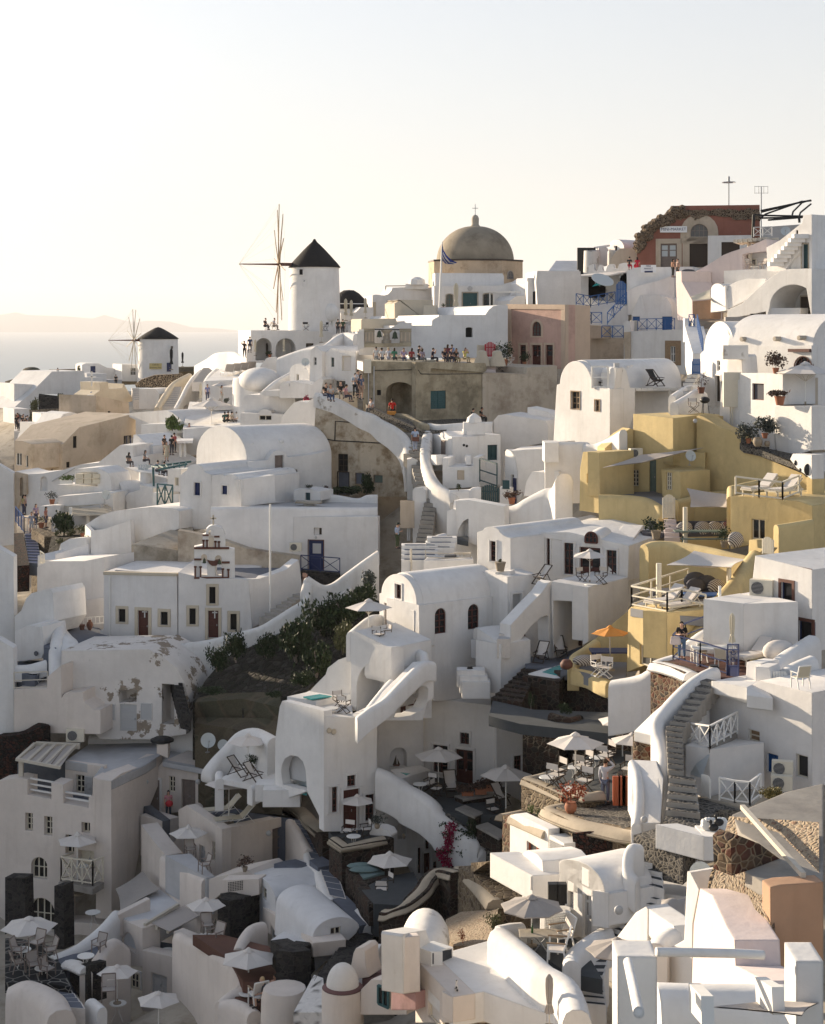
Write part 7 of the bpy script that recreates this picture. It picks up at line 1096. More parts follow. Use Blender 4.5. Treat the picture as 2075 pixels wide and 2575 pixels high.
h=B('arch_screen','white wall with low open arch and dark interior beside the swooping wall',_f,(700,1480,85.6));f=PL(330,83.9,840,86.3);h.ext(f,Q('330,1500 330,1400 480,1270 640,1110 740,1010 832,1000 838,1300 780,1340 740,1500'),.8);h.nn(f,Q('485,1478 520,1400 590,1300 660,1230 730,1198 775,1205 790,1230 785,1310 740,1400 640,1455'),1.2);f2=PL(480,88.6,800,89);h.w(f2,610,1260,672,1360,_e,(1,2),ho_=0,sur=_a);h.ext(f2,Q('480,1480 480,1180 820,1180 820,1480'),.3,name='rear_wall');h.d(f2,545,1340,590,1480,_e,lv_=1,ho_=0,sw=.02)
umb(268,450,90.3,415,790,'cream parasol on the round terrace of the vaulted hotel',_i);ta_(335,745,89.3,'round white table at the cream parasol on the round terrace');ch_(415,810,89.2,-60,'director chair beside the brown window on the round terrace','bw');ch_(355,820,88.3,150,'director chair with its back to the parapet of the round terrace','bw')
h=B('roof_niche','small white lattice box with a stone bowl and cactus on the link roof','cabinet',(1440,235,93));h.xp(1370,93,1510,92.6,Q('1372,235 1375,205 1508,195 1508,232'),.7);pot(1418,195,92.8,100,'stone bowl with a tiny cactus on the white lattice box',_K,.2,_N,_O,seed=95,pw=.12,n=60)
h=B('stair_house','white two-level house with grey side door and lattice, right of the vaulted hotel',_b,(1350,1260,90.5));f1=PL(1480,92,1740,93.2);h.ext(f1,Q('1482,800 1482,245 1700,222 1740,235 1740,560 1510,800'),2.5);h.d(f1,1523,398,1600,605,_g,lv_=1,sur=_a);h.xp(1215,90.4,1430,88.5,Q('1215,1210 1215,690 1420,830 1425,1275 1280,1250'),2);h.xp(1422,88.5,1640,90,Q('1422,1275 1424,832 1560,850 1610,880 1636,930 1636,1040 1500,1200'),1.8);fL=PL(1215,90.4,1430,88.5);h.d(fL,1283,1020,1362,1240,_e,arch=1,body=1,lv_=1);h.add('lattice',MB().add(*pm_([P(x,y,90.6)for x,y in((1163,790),(1215,800),(1215,965),(1163,950))],V((0,.08,0)))),_M);h.rib(Q('1215,690,91 1350,670,92.2 1480,665,93'),1.6,.5,name='ledge',sub=2);pot(1152,1085,88.8,60,'dark grey amphora on white stone steps',None,mat=_r,kind=_l_,name='stone_jar')
h=B('jar_steps','tiny white steps under the dark amphora','steps',(1180,1250,88.6));[h.add(_F,MB().box(P(1160+i*22,1120+i*50,88.8-.2*i),(1.5,.9,.9)),_a)for i in rg_(3)]
T(18)
h=B('hotel_house','white flat roofed hotel house with brown doors and round attic window',_b,(900,350,95));f=PL(415,96,1270,93.5);h.ext(f,Q('420,340 420,-160 700,-160 1280,-30 1270,320 900,360'),10);h.xp(1265,93.6,1430,99.5,Q('1268,330 1280,-30 1420,-230 1425,-100 1420,330 1380,420 1260,600'),1.2,name=_G)
h.dk_(Q('420,-162,95.9 1285,-28,93.6 1425,-225,100 900,-330,112 560,-250,112'),.3,_a,_e_)
h.xp(810,94.6,1120,94,[(810,-20),(825,-90)]+A(835,-90,1010,-80,70,10)+[(1020,-20)],3,name='dormer');T(13);h.w(PL(100,94.5,260,93.9),140,890,224,965,_e,(3,2),arch=1);T(18)
h.w(f,483,-120,515,185,_e,(1,4),body=0,sur=_a,sw=.1);h.w(f,652,-60,742,243,_e,(2,4),body=0,sur=_a,sw=.12);h.d(f,803,-20,1005,335,_e,body=0,sur=_a,glass=_F_);h.w(f,1065,10,1162,288,_e,(2,4),body=0,sur=_a,sw=.12)
T(12);h=B('front_vault','low white vault with wavy roofline and brown slit windows',_b,(1250,1389,94));f=PL(1040,96,1335,94);h.ext(f,Q('1042,1400 1043,1035 1080,1025')+A(1095,1020,1240,1035,40,6)+Q('1270,1060 1310,1082 1335,1085 1335,1420'),7);h.w(f,1155,1110,1208,1285,_e,(1,4),sur=_a,sw=.1);h.xp(1330,94,1740,96.5,Q('1332,1420 1335,1088 1620,1065 1740,1050 1740,1420'),.8);h.w(PL(1330,94,1740,96.5),1640,1125,1680,1350,_e,(1,4))
T(18)
h=B('arched_terrace','white terrace on a tall arch with a sweeping stair wall',_s,(700,1060,90));f=PL(525,91,890,89.6);h.ext(f,Q('528,560 528,315 885,375 888,900 830,940 545,1060'),4.5);h.nn(f,Q('548,1060 546,505 600,503')+A(546,735,832,735,232,24)[14:]+[(832,940)],3.5);h.xp(885,89.6,1260,93.6,Q('888,900 888,372 1255,320 1258,600 1150,740 1050,800'),1,name=_G);h.d(PL(545,94,835,93),728,640,830,930,_e,ho_=0,sw=.02);h.xp(130,89,530,91.2,Q('130,930 132,740 300,560 430,430 500,330 530,312 548,500 545,1060 500,1060 500,660 480,645')+Q('420,670 320,760 240,870 195,940'),.8,name=_K_);h.xp(195,92.5,560,93,Q('195,940 200,780 560,600 560,1060 270,1040'),.4,name='rear_wall');h.d(PL(195,92.3,560,92.9),222,830,272,990,_e,lv_=1,ho_=0,sw=.02);h.dk_(Q('275,1150,88 660,1150,87.5 830,940,91.5 545,1050,93 275,1045,92.5'),2,_p,_x)
umb(900,15,91.2,355,345,'cream parasol in front of the brown attic house doors',_i);ta_(915,345,90.4,'round white table at the parasol above the tall arch');ch_(830,345,91.4,40,'director chair left of the table above the tall arch','bw');ch_(1010,340,91.2,-40,'director chair right of the table above the tall arch','bw');dc_(440,340,92.6,-50,'dark deck chair tucked behind the stair wall','bw');dc_(430,1095,89.5,-25,'dark framed deck chair with white cloth under the stair arch','bw');dc_(610,1040,91,10,'dark framed deck chair inside the tall arch','bw')
st_('white_steps','few white steps left of the sweeping stair wall',(0,880,88.6),(130,920,88.6),(60,740,91),(130,770,90.6),3,_Y,_F)
st_('lava_steps','dark volcanic stone steps below the plunge pool terrace',(-60,1450,84.5),(240,1520,83.5),(270,1150,88.3),(400,1180,87.6),8,_S,_S)
h=B('plunge_pool','white edged turquoise plunge pool in a dark stone wall','pool',(480,1200,86.8));h.dk_(Q('305,1210,86.4 615,1270,85.4 640,1120,88.4 500,1150,88.2'),.25,_a,'edge');h.dk_(Q('440,1200,86.7 615,1235,86 622,1135,88 580,1140,88'),.1,_i_,_i_);h.bodies[-1].location.z+=.03
T(18)
h=B('lava_wall','tall dark lava stone retaining wall below the plunge pool',_f,(700,1500,85));h.rib(Q('300,1215,86.6 615,1275,85.2 620,1190,86.2 740,1180,86 900,1240,85 1150,1335,83.4'),6.5,.9,_S,rnd=0,sub=1);h.rib(Q('620,1180,86 740,1168,85.9 900,1230,84.9 1150,1325,83.3'),.25,1.15,_p_,_R,sub=1)
h=B('rust_wall','reddish lava stone wall with tan coping at the orange parasol terrace',_f,(1400,1600,82));h.rib(Q('1150,1345,82.8 1300,1320,84 1370,1270,85.5'),5,.9,_B_,rnd=0,sub=1,name='corner');h.rib(Q('1150,1350,82.6 1400,1400,81.2 1660,1440,80'),6,.9,_B_,rnd=0,sub=1);h.rib(Q('1150,1340,82.6 1400,1390,81.2 1660,1430,80'),.3,1.2,'cap',_R,sub=1);h.rib(Q('1160,1338,82.9 1300,1312,84.1 1375,1255,85.8'),.3,1.2,_p_,_R,sub=1);h.dk_(Q('1160,1350,82.8 1560,1400,81.5 1540,1300,84 1380,1280,85.2'),1,_Y_,_x)
h=B('dark_garden','dark planted terraces with cactus under the lava wall',_s,(500,1700,82));h.dk_(Q('-80,1620,81 230,1700,79.5 700,1750,78.5 1150,1800,77 1150,1590,81.5 350,1560,83 -40,1470,84.5'),.5,_T,_x);h.rib(Q('520,1590,80.6 700,1640,80 800,1610,80.6'),.9,.5,_S,'kerb',sub=2);bush('cactus','tall dark cactus clump at the foot of the lava wall',330,1540,82.2,110,190,_n,'cactus',seed=97,n=500,ls=.1);bush('agave','dark agave clump in the lava garden bed',650,1600,81,200,110,_n,'plant',seed=98,n=500,ls=.14,trunk=False)
T(22)
T(16);h=B('pool_terrace','small white pool terrace with turquoise pool above the smooth hotel front',_s,(1200,1430,88));h.blk(Q('910,1350 1290,1412 1520,1455 1500,1250 1140,1240'),89.2,4,_M,_x);h.xp(1135,91.6,1500,90,Q('1140,1300 1145,1240 1200,1180 1280,1100 1300,1040 1390,970 1470,942 1497,960 1497,1300'),.8,name=_o_);h.blk(Q('945,1290 1195,1330 1385,1285 1150,1245'),89.4,1,_a,'pool_edge');h.blk(Q('1085,1290 1160,1312 1335,1285 1230,1268'),88.9,.06,_i_,_i_);h.xp(1425,90.2,1535,89.6,Q('1428,1410 1428,1275 1533,1280 1533,1415'),.5,_c,'cupboard');ta_(1335,1390,87.2,'white round table on the small pool terrace');ch_(1400,1395,88,30,'director chair by the cupboard on the small pool terrace','bw');ch_(1440,1430,86.8,150,'director chair at the front of the small pool terrace','bw')
T(22);h=B('hotel_house','big smooth white hotel front with plunge niche and brown doors',_b,(400,1130,87));f=PL(-260,90.5,300,86.6);f2=PL(120,85.2,585,86.6)
T(21);h.xp(1215,89,1640,85.3,Q('1215,900 1225,330 1262,60 1285,8 1650,98 1650,1100 1500,800'),.5,name='left_face');h.xp(1215,91,1640,87.3,Q('1230,760 1230,330 1640,330 1640,760'),.3,name='niche_back');lf=PL(1215,89,1640,85.3);h.nn(lf,Q('1500,795 1290,740 1275,620 1285,560 1310,510 1360,485 1420,495 1465,540 1490,620'),2);h.dk_(Q('1345,740,89 1500,790,87 1500,690,91 1340,680,91.5'),.3,_i_,_i_)
T(22);h.ext(f2,Q('120,1150 120,140 385,155 480,110 585,60 585,590 800,720 1100,900 1150,1000 1400,1200 1520,1290 1530,1400 1480,1400 1400,1500 960,1650 905,1490 700,1330 700,1150 300,1150'),.6,name=_M_)
for x,y in((103,265),(144,275)):h.add('disc',MB().l_([(.14,0),(.14,.05)],f2.at(x+60,y,.02),12,f2.n3),_u)
h.w(f2,322,662,395,760,_e,(2,2),sur=_a);h.w(f2,165,765,237,990,_e,(2,4),sur=_a);h.d(f2,288,790,430,1145,_e,sur=_a);h.w(f2,480,830,557,1062,_e,(2,4),sur=_a);h.n(f2,763,1080,838,1220,.5,1);h.w(f2,1005,1210,1040,1305,_e,(1,2),sur=_a);h.w(f2,938,1290,968,1520,_e,(1,4),sur=_a);h.d(f2,990,1340,1050,1600,_e,sur=_a);h.w(f2,1072,1415,1108,1500,_e,(1,2));h.d(f2,1237,1340,1310,1475,_e,lv_=1)
b3=PL(575,86.2,1640,92.5);h.xp(580,90.5,1000,91.5,Q('582,600 582,60 700,0 830,-80 990,60 995,640 800,720'),1,name='rear_left');h.n(PL(580,90.5,1000,91.5),700,425,845,600,.5,.9)
f4=PL(990,92,1630,90);h.ext(f4,Q('992,640 995,60 1040,5 1090,-10 1350,20 1645,55 1625,740 1400,780'),3,name='rear_front');h.w(f4,1312,282,1390,382,_e,(2,2),sur=_a);h.w(f4,1077,388,1203,628,_e,(2,4),sur=_a);h.d(f4,1270,425,1424,760,_e,sur=_a,glass=_F_)
T(23);f5=PL(95,89.8,650,91.5);h.ext(f5,Q('100,500 98,10 285,10 530,110 590,190 640,260 700,420 700,700 360,840 100,700'),2,name='right_front');h.w(f5,250,420,318,560,_e,(2,3),sur=_a);h.w(f5,395,362,460,440,_e,(2,1),arch=1,sur=_a,sw=.16);h.d(f5,365,462,490,620,_e,sur=_a);h.add('buttress',MB().tb_([P(600,220,89),P(640,330,88),P(655,520,87.4)],[.5,.7,.85],14),_a)
T(22)
wall(_Q,'thick white parapet sloping along the hot tub terrace down to the bougainvillea',Q('590,595,86.4 700,640,86.2 800,700,86 850,740,85.8 1000,820,85.4 1100,905,85 1150,980,84.8 1250,1060,84.5 1400,1170,84 1500,1250,83.8 1530,1330,83.6'),2,.9,sub=4)
h=B('hot_tub','white hot tub with turquoise water and wooden toy boat niche','pool',(850,700,88.2));h.dk_(Q('700,610,88.6 790,690,87 1050,612,89.4 960,570,91'),1.2,_a,'edge');h.dk_(Q('735,618,88.7 840,660,87.8 970,612,89.6 880,592,90.4'),.1,_i_,_i_);h.bodies[-1].location.z+=.03
e=em_('toy_boat','dark wooden model sailing boat in the arched niche over the hot tub','model boat',P(752,580,90.2));a=P(752,575,90.2);m=MB();m.add(*pm_([P(720,572,90.2),P(785,570,90.2),P(775,580,90.2),P(730,580,90.2)],V((0,.2,0))));m.obj('hull',_z,e,e.location);m=MB();m.add(*pm_([P(722,565,90.2),P(752,478,90.2),P(757,568,90.2)],V((0,.03,0))));m.add(*pm_([P(762,510,90.2),P(786,566,90.2),P(764,568,90.2)],V((0,.03,0))));m.obj('sails',_l,e,e.location)
h=B('hotel_court','dark grey stepped court behind the white parapet','courtyard',(1400,1200,84));h.dk_(Q('850,800,86.2 1150,960,85 1330,1010,84.6 1700,1000,84.8 1700,760,90 1430,740,90.5 1000,650,91.5'),1,_T,_x);h.dk_(Q('1180,990,84.7 1540,1320,83.6 1720,1300,83 1720,1000,85.6 1330,1000,85.4'),1.5,_a_,'lower_floor')
for p in([(1300,860,86.6),(1650,800,88)],[(1310,940,85.4),(1480,1010,84.6)],[(1500,1090,84),(1700,1200,82.8)]):h.rib([p[0],p[1]],.9,.7,_S,'kerb',sub=1,rnd=0);h.rib([(q[0],q[1]-8,q[2])for q in p],.12,.85,_Z,_R,sub=1,rnd=0)
umb(1120,425,87.8,440,760,'white parasol in front of the tall brown double door',_i);ta_(960,735,86.6,'round white table by the hot tub parapet');ch_(1050,800,87,-30,'director chair facing the camera at the hot tub table','bw');ch_(1100,850,86.4,60,'director chair seen from the side at the hot tub table','bw');dc_(1230,830,88,10,'tall dark deck chair beside the brown double door','bw',sc=1.15)
for x,l in((1375,'left terracotta flower box on the stone kerb by the brown door'),(1490,'middle terracotta flower box on the stone kerb by the brown door'),(1590,'right terracotta flower box on the stone kerb by the brown door')):pot(x,855-(x-1375)*.28,87,100,l,_c_,.45,_v_,'box',seed=int(x),pw=.7)
umb(410,838,85.5,318,1180,'white parasol before the lower left brown door of the hotel front',_i);ta_(380,1190,83.6,'round white table on the lava stone balcony');ch_(335,1215,84.2,-20,'director chair left of the lava balcony table','bw');ch_(485,1205,84.4,-70,'director chair right of the lava balcony table','bw');pot(585,1125,84,52,'woven pot with small olive plant on the white ledge',_x_,.6,_N,_l_,seed=99,pw=.5);pot(818,1215,85.8,32,'striped clay vase inside the white wall niche',None,mat=_N,kind='amphora',name='clay_vase')
h=B('lava_balcony','dark lava stone balcony wall with tan coping in front of the hotel door',_f,(450,1400,83));h.rib(Q('215,1205,84.6 310,1275,82.8 480,1235,83.4 705,1195,84.2'),5.5,.6,_S,rnd=0,sub=1);h.rib(Q('212,1195,84.6 310,1265,82.8 480,1225,83.4 640,1190,84'),.2,.8,'cap',_R,sub=1);h.dk_(Q('215,1205,84.6 310,1275,82.9 700,1190,84.3 560,1130,86 160,1150,86.2'),.3,_T,_x);h.xp(510,84.8,710,84.2,Q('515,1180 520,1110 620,1115 680,1140 705,1180 705,1200'),.7,_a,'ledge')
h=B('lava_curve','curving lava stone garden wall with tan coping left of the hotel front',_f,(0,1200,86));T(21);h.rib(Q('690,870,103 820,860,102.5 1000,880,101.5 1250,910,100 1430,960,98 1530,1060,94 1640,1150,89 1700,1170,87'),5,.8,_S,sub=3,rnd=0);h.rib(Q('980,852,101.6 1250,880,100 1430,930,98 1530,1030,94 1650,1130,88.8'),.25,1,'cap',_R,sub=3);T(22)
umb(695,1342,81.5,420,1800,'big white parasol over the teal cushioned lava seat',_i);ta_(568,1660,79,'round white table below the big parasol');ch_(625,1736,78.4,175,'director chair seen from behind at the lowest terrace table','bw');ch_(670,1680,79.6,-60,'director chair beside the pole of the big parasol','bw')
h=B('lava_lounge','lava stone lounge terrace with teal mattress',_s,(500,1760,79));h.dk_(Q('310,1470,81.5 460,1620,79 660,1540,80.5 560,1440,82.6'),2.6,_S,_f);h.dk_(Q('390,1495,81.6 470,1590,79.8 650,1530,80.8 520,1450,82.4'),.15,'greencloth','mattress');h.bodies[-1].location.z+=.16;h.dk_(Q('440,1650,78.4 560,1780,76 900,1800,76 960,1640,79 905,1500,82 660,1545,80.4'),1.5,_T,_x);h.rib(Q('450,1610,79 500,1700,77.6 570,1780,76.2'),1,.6,_S,_Q,sub=1,rnd=0)
for i,(x,y)in en_(((450,1470),(475,1505))):o=MB().ell((0,0,.12),(.75,.35,.14),12,6).obj('bolster','greencloth',None,None,60);o.location=P(x,y,81.4-.5*i);tag(o,['teal bolster cushion at the back of the lava seat','teal bolster cushion at the front of the lava seat'][i],_w)
for x,y,m_,l,sd_ in((1200,1450,_O,'crimson bougainvillea climbing the white parapet',101),(1380,1430,_n,'dark green climber right of the crimson bougainvillea',102)):
 e=em_('climber',l,'climbing plant',P(x,y,84.2));m=MB();k=MB();q=random.Random(sd_);pts=[(x-10,y-30),(x-50,y-110),(x+5,y-160),(x+10,y-250),(x+30,y-330)]
 for i,(a,b_)in en_(pts):lv_(m,P(a,b_,83.9)-e.location,(M(52,84),.25,M(58,84)),190,.085,sd_*9+i)
 for i in rg_(7):a=P(x+q.uniform(-90,90),y-q.uniform(60,380),83.9)-e.location;lv_(k,a,(M(35,84),.2,M(22,84)),22,.09,sd_*5+i)
 m.obj('blossom'if m_==_O else'foliage',m_,e);k.obj('sprays',_n,e);MB().tb_([(0,0,0),P(x,y-160,84)-e.location,P(x+25,y-350,84)-e.location],.03,5).obj('stem',_o,e)
umb(1710,585,85.2,450,1000,'white parasol over the deck chairs in the dark court',_i);dc_(1660,910,86,35,'dark deck chair with white cloth under the court parasol','bw');ch_(1595,1030,85,30,'director chair alone in the dark court left of the parasol','bw')
T(13)
def yb(lb_,at):return B('yellow_house',lb_,_b,at)
h=yb('big ochre yellow house with tower block, sloping wall and shaded courtyard',(500,780,104));Yl='yellow'
h.xp(480,106.8,765,103.7,Q('482,400 484,58 765,88 765,400'),5,Yl);h.xp(762,103.7,930,104.8,Q('765,420 765,90 930,68 930,440'),1.5,Yl,'tower_side')
w_=PL(925,104.4,1740,97);h.ext(w_,Q('928,460 930,75 955,64 1010,95 1090,150 1180,180 1215,215 1250,285 1400,345 1550,395 1650,450 1700,500 1740,520 1740,760 1170,760 1160,620 990,600 990,460'),1.2,Yl,'slope_wall')
h.xp(280,106,480,106.6,Q('280,420 285,300 400,200 465,160 485,170 485,420'),1.2,Yl,'left_slope');f=PL(410,105.5,990,103.4);h.ext(f,Q('410,660 410,405 700,330 990,330 990,660'),.6,Yl,_o_);h.d(f,598,365,645,620,_u_,lv_=1);h.w(f,455,450,522,565,_d,(3,4),mat=_j)
h.xp(105,104,245,102.6,Q('105,740 110,440 130,325 245,330 250,760 120,740'),3,Yl,'left_tower');h.w(PL(105,104,245,102.6),158,478,208,543,_d,(2,1));h.xp(242,102.6,415,105.6,Q('245,640 245,330 413,325 412,640'),.8,Yl,'tower_return')
h.rib(Q('245,628,102 420,630,101.6 560,645,101 640,680,100.4 680,720,99.6 690,780,99'),5,.7,Yl,'court_wall',4);h.xp(680,102.4,815,101,Q('690,640 680,445 815,465 818,660'),2.5,Yl,'porch');h.xp(812,101,990,102.5,Q('815,660 815,470 985,460 990,640'),.6,Yl,'porch_side');h.w(PL(680,102.4,815,101),714,468,756,590,_d,(3,4),mat=_j)
h.dk_(Q('245,650,102.4 560,650,101.2 690,720,99.8 800,660,101 620,600,105 410,610,105.5'),.5,_Y_,_x);h.rib(Q('780,665,99.8 880,645,100.4 990,610,101.6 1170,600,102'),2.6,.6,Yl,'low_wall',2);h.xp(780,100.4,1170,100,Q('785,870 785,680 1165,640 1165,870'),.8,Yl,'bench_wall');h.add('plaque',MB().box(f.at(378,478,.05),(1,.06,.5)),_o)
gate('cream_gate','tall cream picket gate in the yellow court wall',PL(690,98.6,778,98.6),693,625,776,797,_d,8,.3);st_('mauve_steps','mauve plaster steps below the tall cream picket gate',(705,950,96.5),(815,955,96.5),(700,800,98.6),(780,800,98.6),5,None,_r_,nose=None)
ac(500,370,104.8,20,'air conditioner high on the yellow courtyard wall');dish(885,355,102.5,78,15,'pale satellite dish on the yellow porch roof');lamp(920,108,103.6,'small bulb lamp at the top corner of the yellow tower',.14)
sail('shade_sail','long grey shade sail across the yellow courtyard',Q('265,437,101.5 540,345,104 985,295,103 540,400,101.5'),_U,.2);sail('shade_sail','sagging grey shade sail over the yellow sofa terrace',Q('860,580,98.6 1165,625,97.4 1165,718,95.4 885,715,95.8'),_U,.35);post(_n_,'cream post in front of the striped cushion sofa',850,715,965,95,.14)
h=yb('low ochre house with a sun terrace and half open shutter window',(1400,1000,93));p=PL(1170,94,1745,90.5);h.ext(p,Q('1170,1010 1168,640 1210,635 1640,670 1745,705 1745,1040 1300,980'),6,Yl);h.rib(Q('1172,640,94.2 1172,565,96.5 1400,515,99 1560,545,98'),2.2,.5,Yl,_Q,1);h.w(p,1318,797,1410,935,_d,(2,1));h.rib(Q('1490,840,88.6 1560,830,88.8 1745,800,89.2'),3.5,.5,Yl,'side_parapet',2);h.xp(1700,95,1745,94.6,Q('1705,640 1705,505 1745,495 1745,660'),1,Yl,'pier')
rail('cream_railing','cream two bar railing in front of the two white loungers',Q('1205,618,93.4 1370,640,92.6 1535,660,91.8 1650,612,92.6'),.95,_d,2.5,_m_,.09);lg_(1380,630,94.2,-52,'cream lounger with white cushion on the yellow sun terrace, left','cream',sc=1.25);lg_(1550,640,93.4,-52,'cream lounger with white cushion on the yellow sun terrace','cream',sc=1.25)
h=B('sofa','built-in grey cushioned corner sofa under the shade sail','sofa',(960,930,97.5));h.dk_(Q('815,930,97 1160,925,97 1150,880,99.6 820,880,99.6'),.7,Yl,'base');h.add(_k_,MB().box(P(990,905,98),(7.6,1.4,.3)),_w);h.add('back',MB().box(P(980,868,99.5),(6.6,.4,.9)),_w)
for i,x in en_((855,972,1050,1110)):o=MB().ell((0,0,.35),(.5,.2,.42),12,8).obj(_w,_Q_,None,None,60);o.location=P(x,905,97.4);o.rotation_euler=(0,.3*(i-1),0);tag(o,['striped cushion at the left end of the grey sofa','striped cushion second from the left on the grey sofa','striped cushion third from the left on the grey sofa','striped cushion at the right end of the grey sofa'][i],_w)
e=em_('picnic_table','pale green wooden table with bench in front of the grey sofa',_y_,P(1030,975,95));m=MB();m.box((0,0,.75),(4.2,.9,.06));m.obj(_H_,_u_,e);m=MB();[m.bar((x,-.3,0),(x*.9,.2,.74),.08)for x in(-1.7,1.7)];m.obj('legs',_u_,e);MB().box((.2,-.95,.42),(4.2,.4,.05)).obj(_L_,_u_,e)
bush(_d_,'dark red leaved plant at the yellow sofa terrace',1140,860,96.5,70,80,_O,seed=111,n=160,ls=.12);pot(1125,1000,93,60,'low dark plant pot at the end of the pale green table',_n,.8,_N,seed=112,pw=.6);pot(645,940,95,75,'plant pot on the white roof corner beside the yellow wall',_n,.9,_N,seed=113,pw=.8)
o=MB().ell((0,0,.4),(.45,.2,.45),12,8).obj(_w,_Q_,None,None,60);o.location=P(1205,995,91.6);tag(o,'striped cushion on the pale bench under the shutter window',_w);gate('cream_gate','low cream picket gate at the bottom of the yellow lane',PL(1390,86.5,1470,86),1393,920,1468,1045,_d,7,.25)
h=yb('lower ochre terrace wall with rounded top behind the beige sail',(800,1110,92));h.rib(Q('560,980,92 640,955,92.3 800,962,92 1000,995,90.5 1150,1030,89.2 1300,1065,88'),9,.8,Yl,_f,4);h.xp(1295,88,1400,87,Q('1295,1060 1300,945 1355,945 1360,1000 1400,1010 1300,1120'),1,Yl,'pier')
T(14)
sail('shade_sail','broad beige shade sail over the lounge deck',Q('565,195,84 790,80,89.5 1215,150,87.5 1090,215,82.5'),_i,.3);post(_n_,'cream sail post at the corner of the lounge deck',505,182,480,83.4,.14);post(_n_,'cream sail post beside the yellow stair wall',1072,222,400,84.6,.12)
h=yb('ochre lounge deck house with white framed window below the railing',(450,1050,81));p=PL(248,83,572,79.8);h.ext(p,Q('248,1060 258,560 290,525 570,582 575,960 380,1010'),3.5,Yl);h.xp(568,79.8,690,82,Q('572,960 570,580 690,560 690,900'),1.2,Yl,'side');h.xp(688,82.4,860,81.2,Q('690,900 690,565 850,610 860,900'),1,Yl,'rear_wall');h.w(PL(688,82.4,860,81.2),752,680,800,790,_d,(1,1),mat=_j);h.rib(Q('760,820,79.4 800,740,80 860,620,81.2 915,600,82 950,650,82'),3,.7,Yl,'swoop',4);h.w(p,352,838,495,995,_d,(2,1),mat=_j);h.dk_(Q('275,545,82.6 570,590,80 960,640,80.5 1000,460,86 500,400,89'),.4,_Y_,'deck');h.rib(Q('1000,440,82.4 1090,340,84 1200,190,86 1290,70,87.6'),6,.8,Yl,_K_,1)
rail('cream_railing','cream angled railing around the lounge deck corner',Q('745,372,87.5 285,520,82.6 572,575,80.2 690,545,81.6 885,595,80.9'),.95,_d,2.2,_m_,.08)
for x,y,Y,l in((560,540,82.2,'white cushioned lounger on the lounge deck, left one'),(690,570,81.6,'white cushioned lounger on the lounge deck, right one')):lg_(x,y,Y,-55,l,'cream',sc=1.15)
h=B('sofa','grey cushioned wall bench behind the two deck loungers','sofa',(860,450,86));h.add('base',MB().box(P(860,450,86.5),(5.2,1.2,.7)),Yl);h.add(_k_,MB().box(P(860,420,86.3),(5.4,1.4,.3)),_w)
for i,(x,y,s,m_)in en_(((800,350,.62,_w),(893,368,.55,_w),(800,388,.5,_w),(975,395,.5,_Q_))):o=MB().ell((0,0,.3),(s,.2,s*.8),12,8).obj(_w,m_,None,None,60);o.location=P(x,y+22,86.5-.2*i);tag(o,['large grey pillow standing on the grey wall bench','grey pillow right of the large one on the grey wall bench','grey pillow lying in front on the grey wall bench','striped pillow at the right end of the grey wall bench'][i],_w)
e=em_('low_table','small bright blue table on the lounge deck',_y_,P(850,545,83));MB().box((0,0,.7),(1.7,.9,.07)).obj(_H_,_v,e);[MB().bar((a*.7,b*.35,0),(a*.7,b*.35,.68),.1).obj('leg',_v,e)for a in(-1,1)for b in(-1,1)]
T(18);umb(1098,760,83.5,385,1180,'bright orange parasol on the yellow ground terrace','orangecloth');e=em_('blue_table','dark blue table behind the orange parasol',_y_,P(1150,1150,85));MB().box((0,0,.85),(2.6,1.2,.07)).obj(_H_,_q,e);[MB().bar((a*1.1,b*.5,0),(a*1.1,b*.5,.83),.09).obj('leg',_q,e)for a in(-1,1)for b in(-1,1)]
h=yb('ochre ground terrace with low wall and wooden furniture under the orange parasol',(1000,1250,84));h.rib(Q('740,1150,84.6 750,1030,86 850,960,87 960,880,88'),1.2,.6,Yl,'left_wall',3);h.rib(Q('740,1160,84.4 900,1190,83.8 1000,1240,82.8 1100,1285,82'),.8,.6,Yl,'front_wall',3);h.xp(740,90,1330,88,Q('740,1140 950,880 1150,700 1330,560 1330,1190 740,1160'),.8,Yl,_o_);h.dk_(Q('740,1170,84.4 1000,1250,82.6 1250,1260,82 1260,1100,87 760,1090,88'),.6,_Y_,_x)
ch_(985,1230,82.8,25,'white framed director chair with dark canvas at the blue table','ww',sc=1.1);ch_(1050,1250,82.4,-30,'white framed folding chair with its back to the camera near the orange parasol','ww',sc=1.1);o=MB().ell((0,0,.3),(.7,.25,.3),12,8).obj(_w,_Q_,None,None,60);o.location=P(865,1140,84.8);tag(o,'striped bolster on the low yellow bench',_w);o=MB().l_(Q('.12,0 .3,.12 .33,.3 .2,.48 .15,.5'),(0,0,0),16).obj('stone_jar',_z,None,None,50);o.location=P(675,1170,84);tag(o,'big round clay jar at the corner of the lava wall by the pool','jar')
T(14)
h=B(_D,'white house with dark blue windows, brown roof edge and air conditioner',_b,(1600,950,76));p=PL(1250,78,1745,75);h.ext(p,Q('1252,420 1285,120 1300,125 1745,235 1745,900 1250,900'),5);h.dk_(Q('1290,122,78 1745,232,75 1745,100,82 1600,105,83'),.15,_z,_e_);h.w(p,1495,330,1585,520,_q,(1,1),sur=_z,sw=.14);h.d(p,1497,600,1585,870,_q,lv_=1,sur=_z,sw=.1);h.w(p,1635,640,1745,800,_q,(1,1),sur=_z,sw=.14)
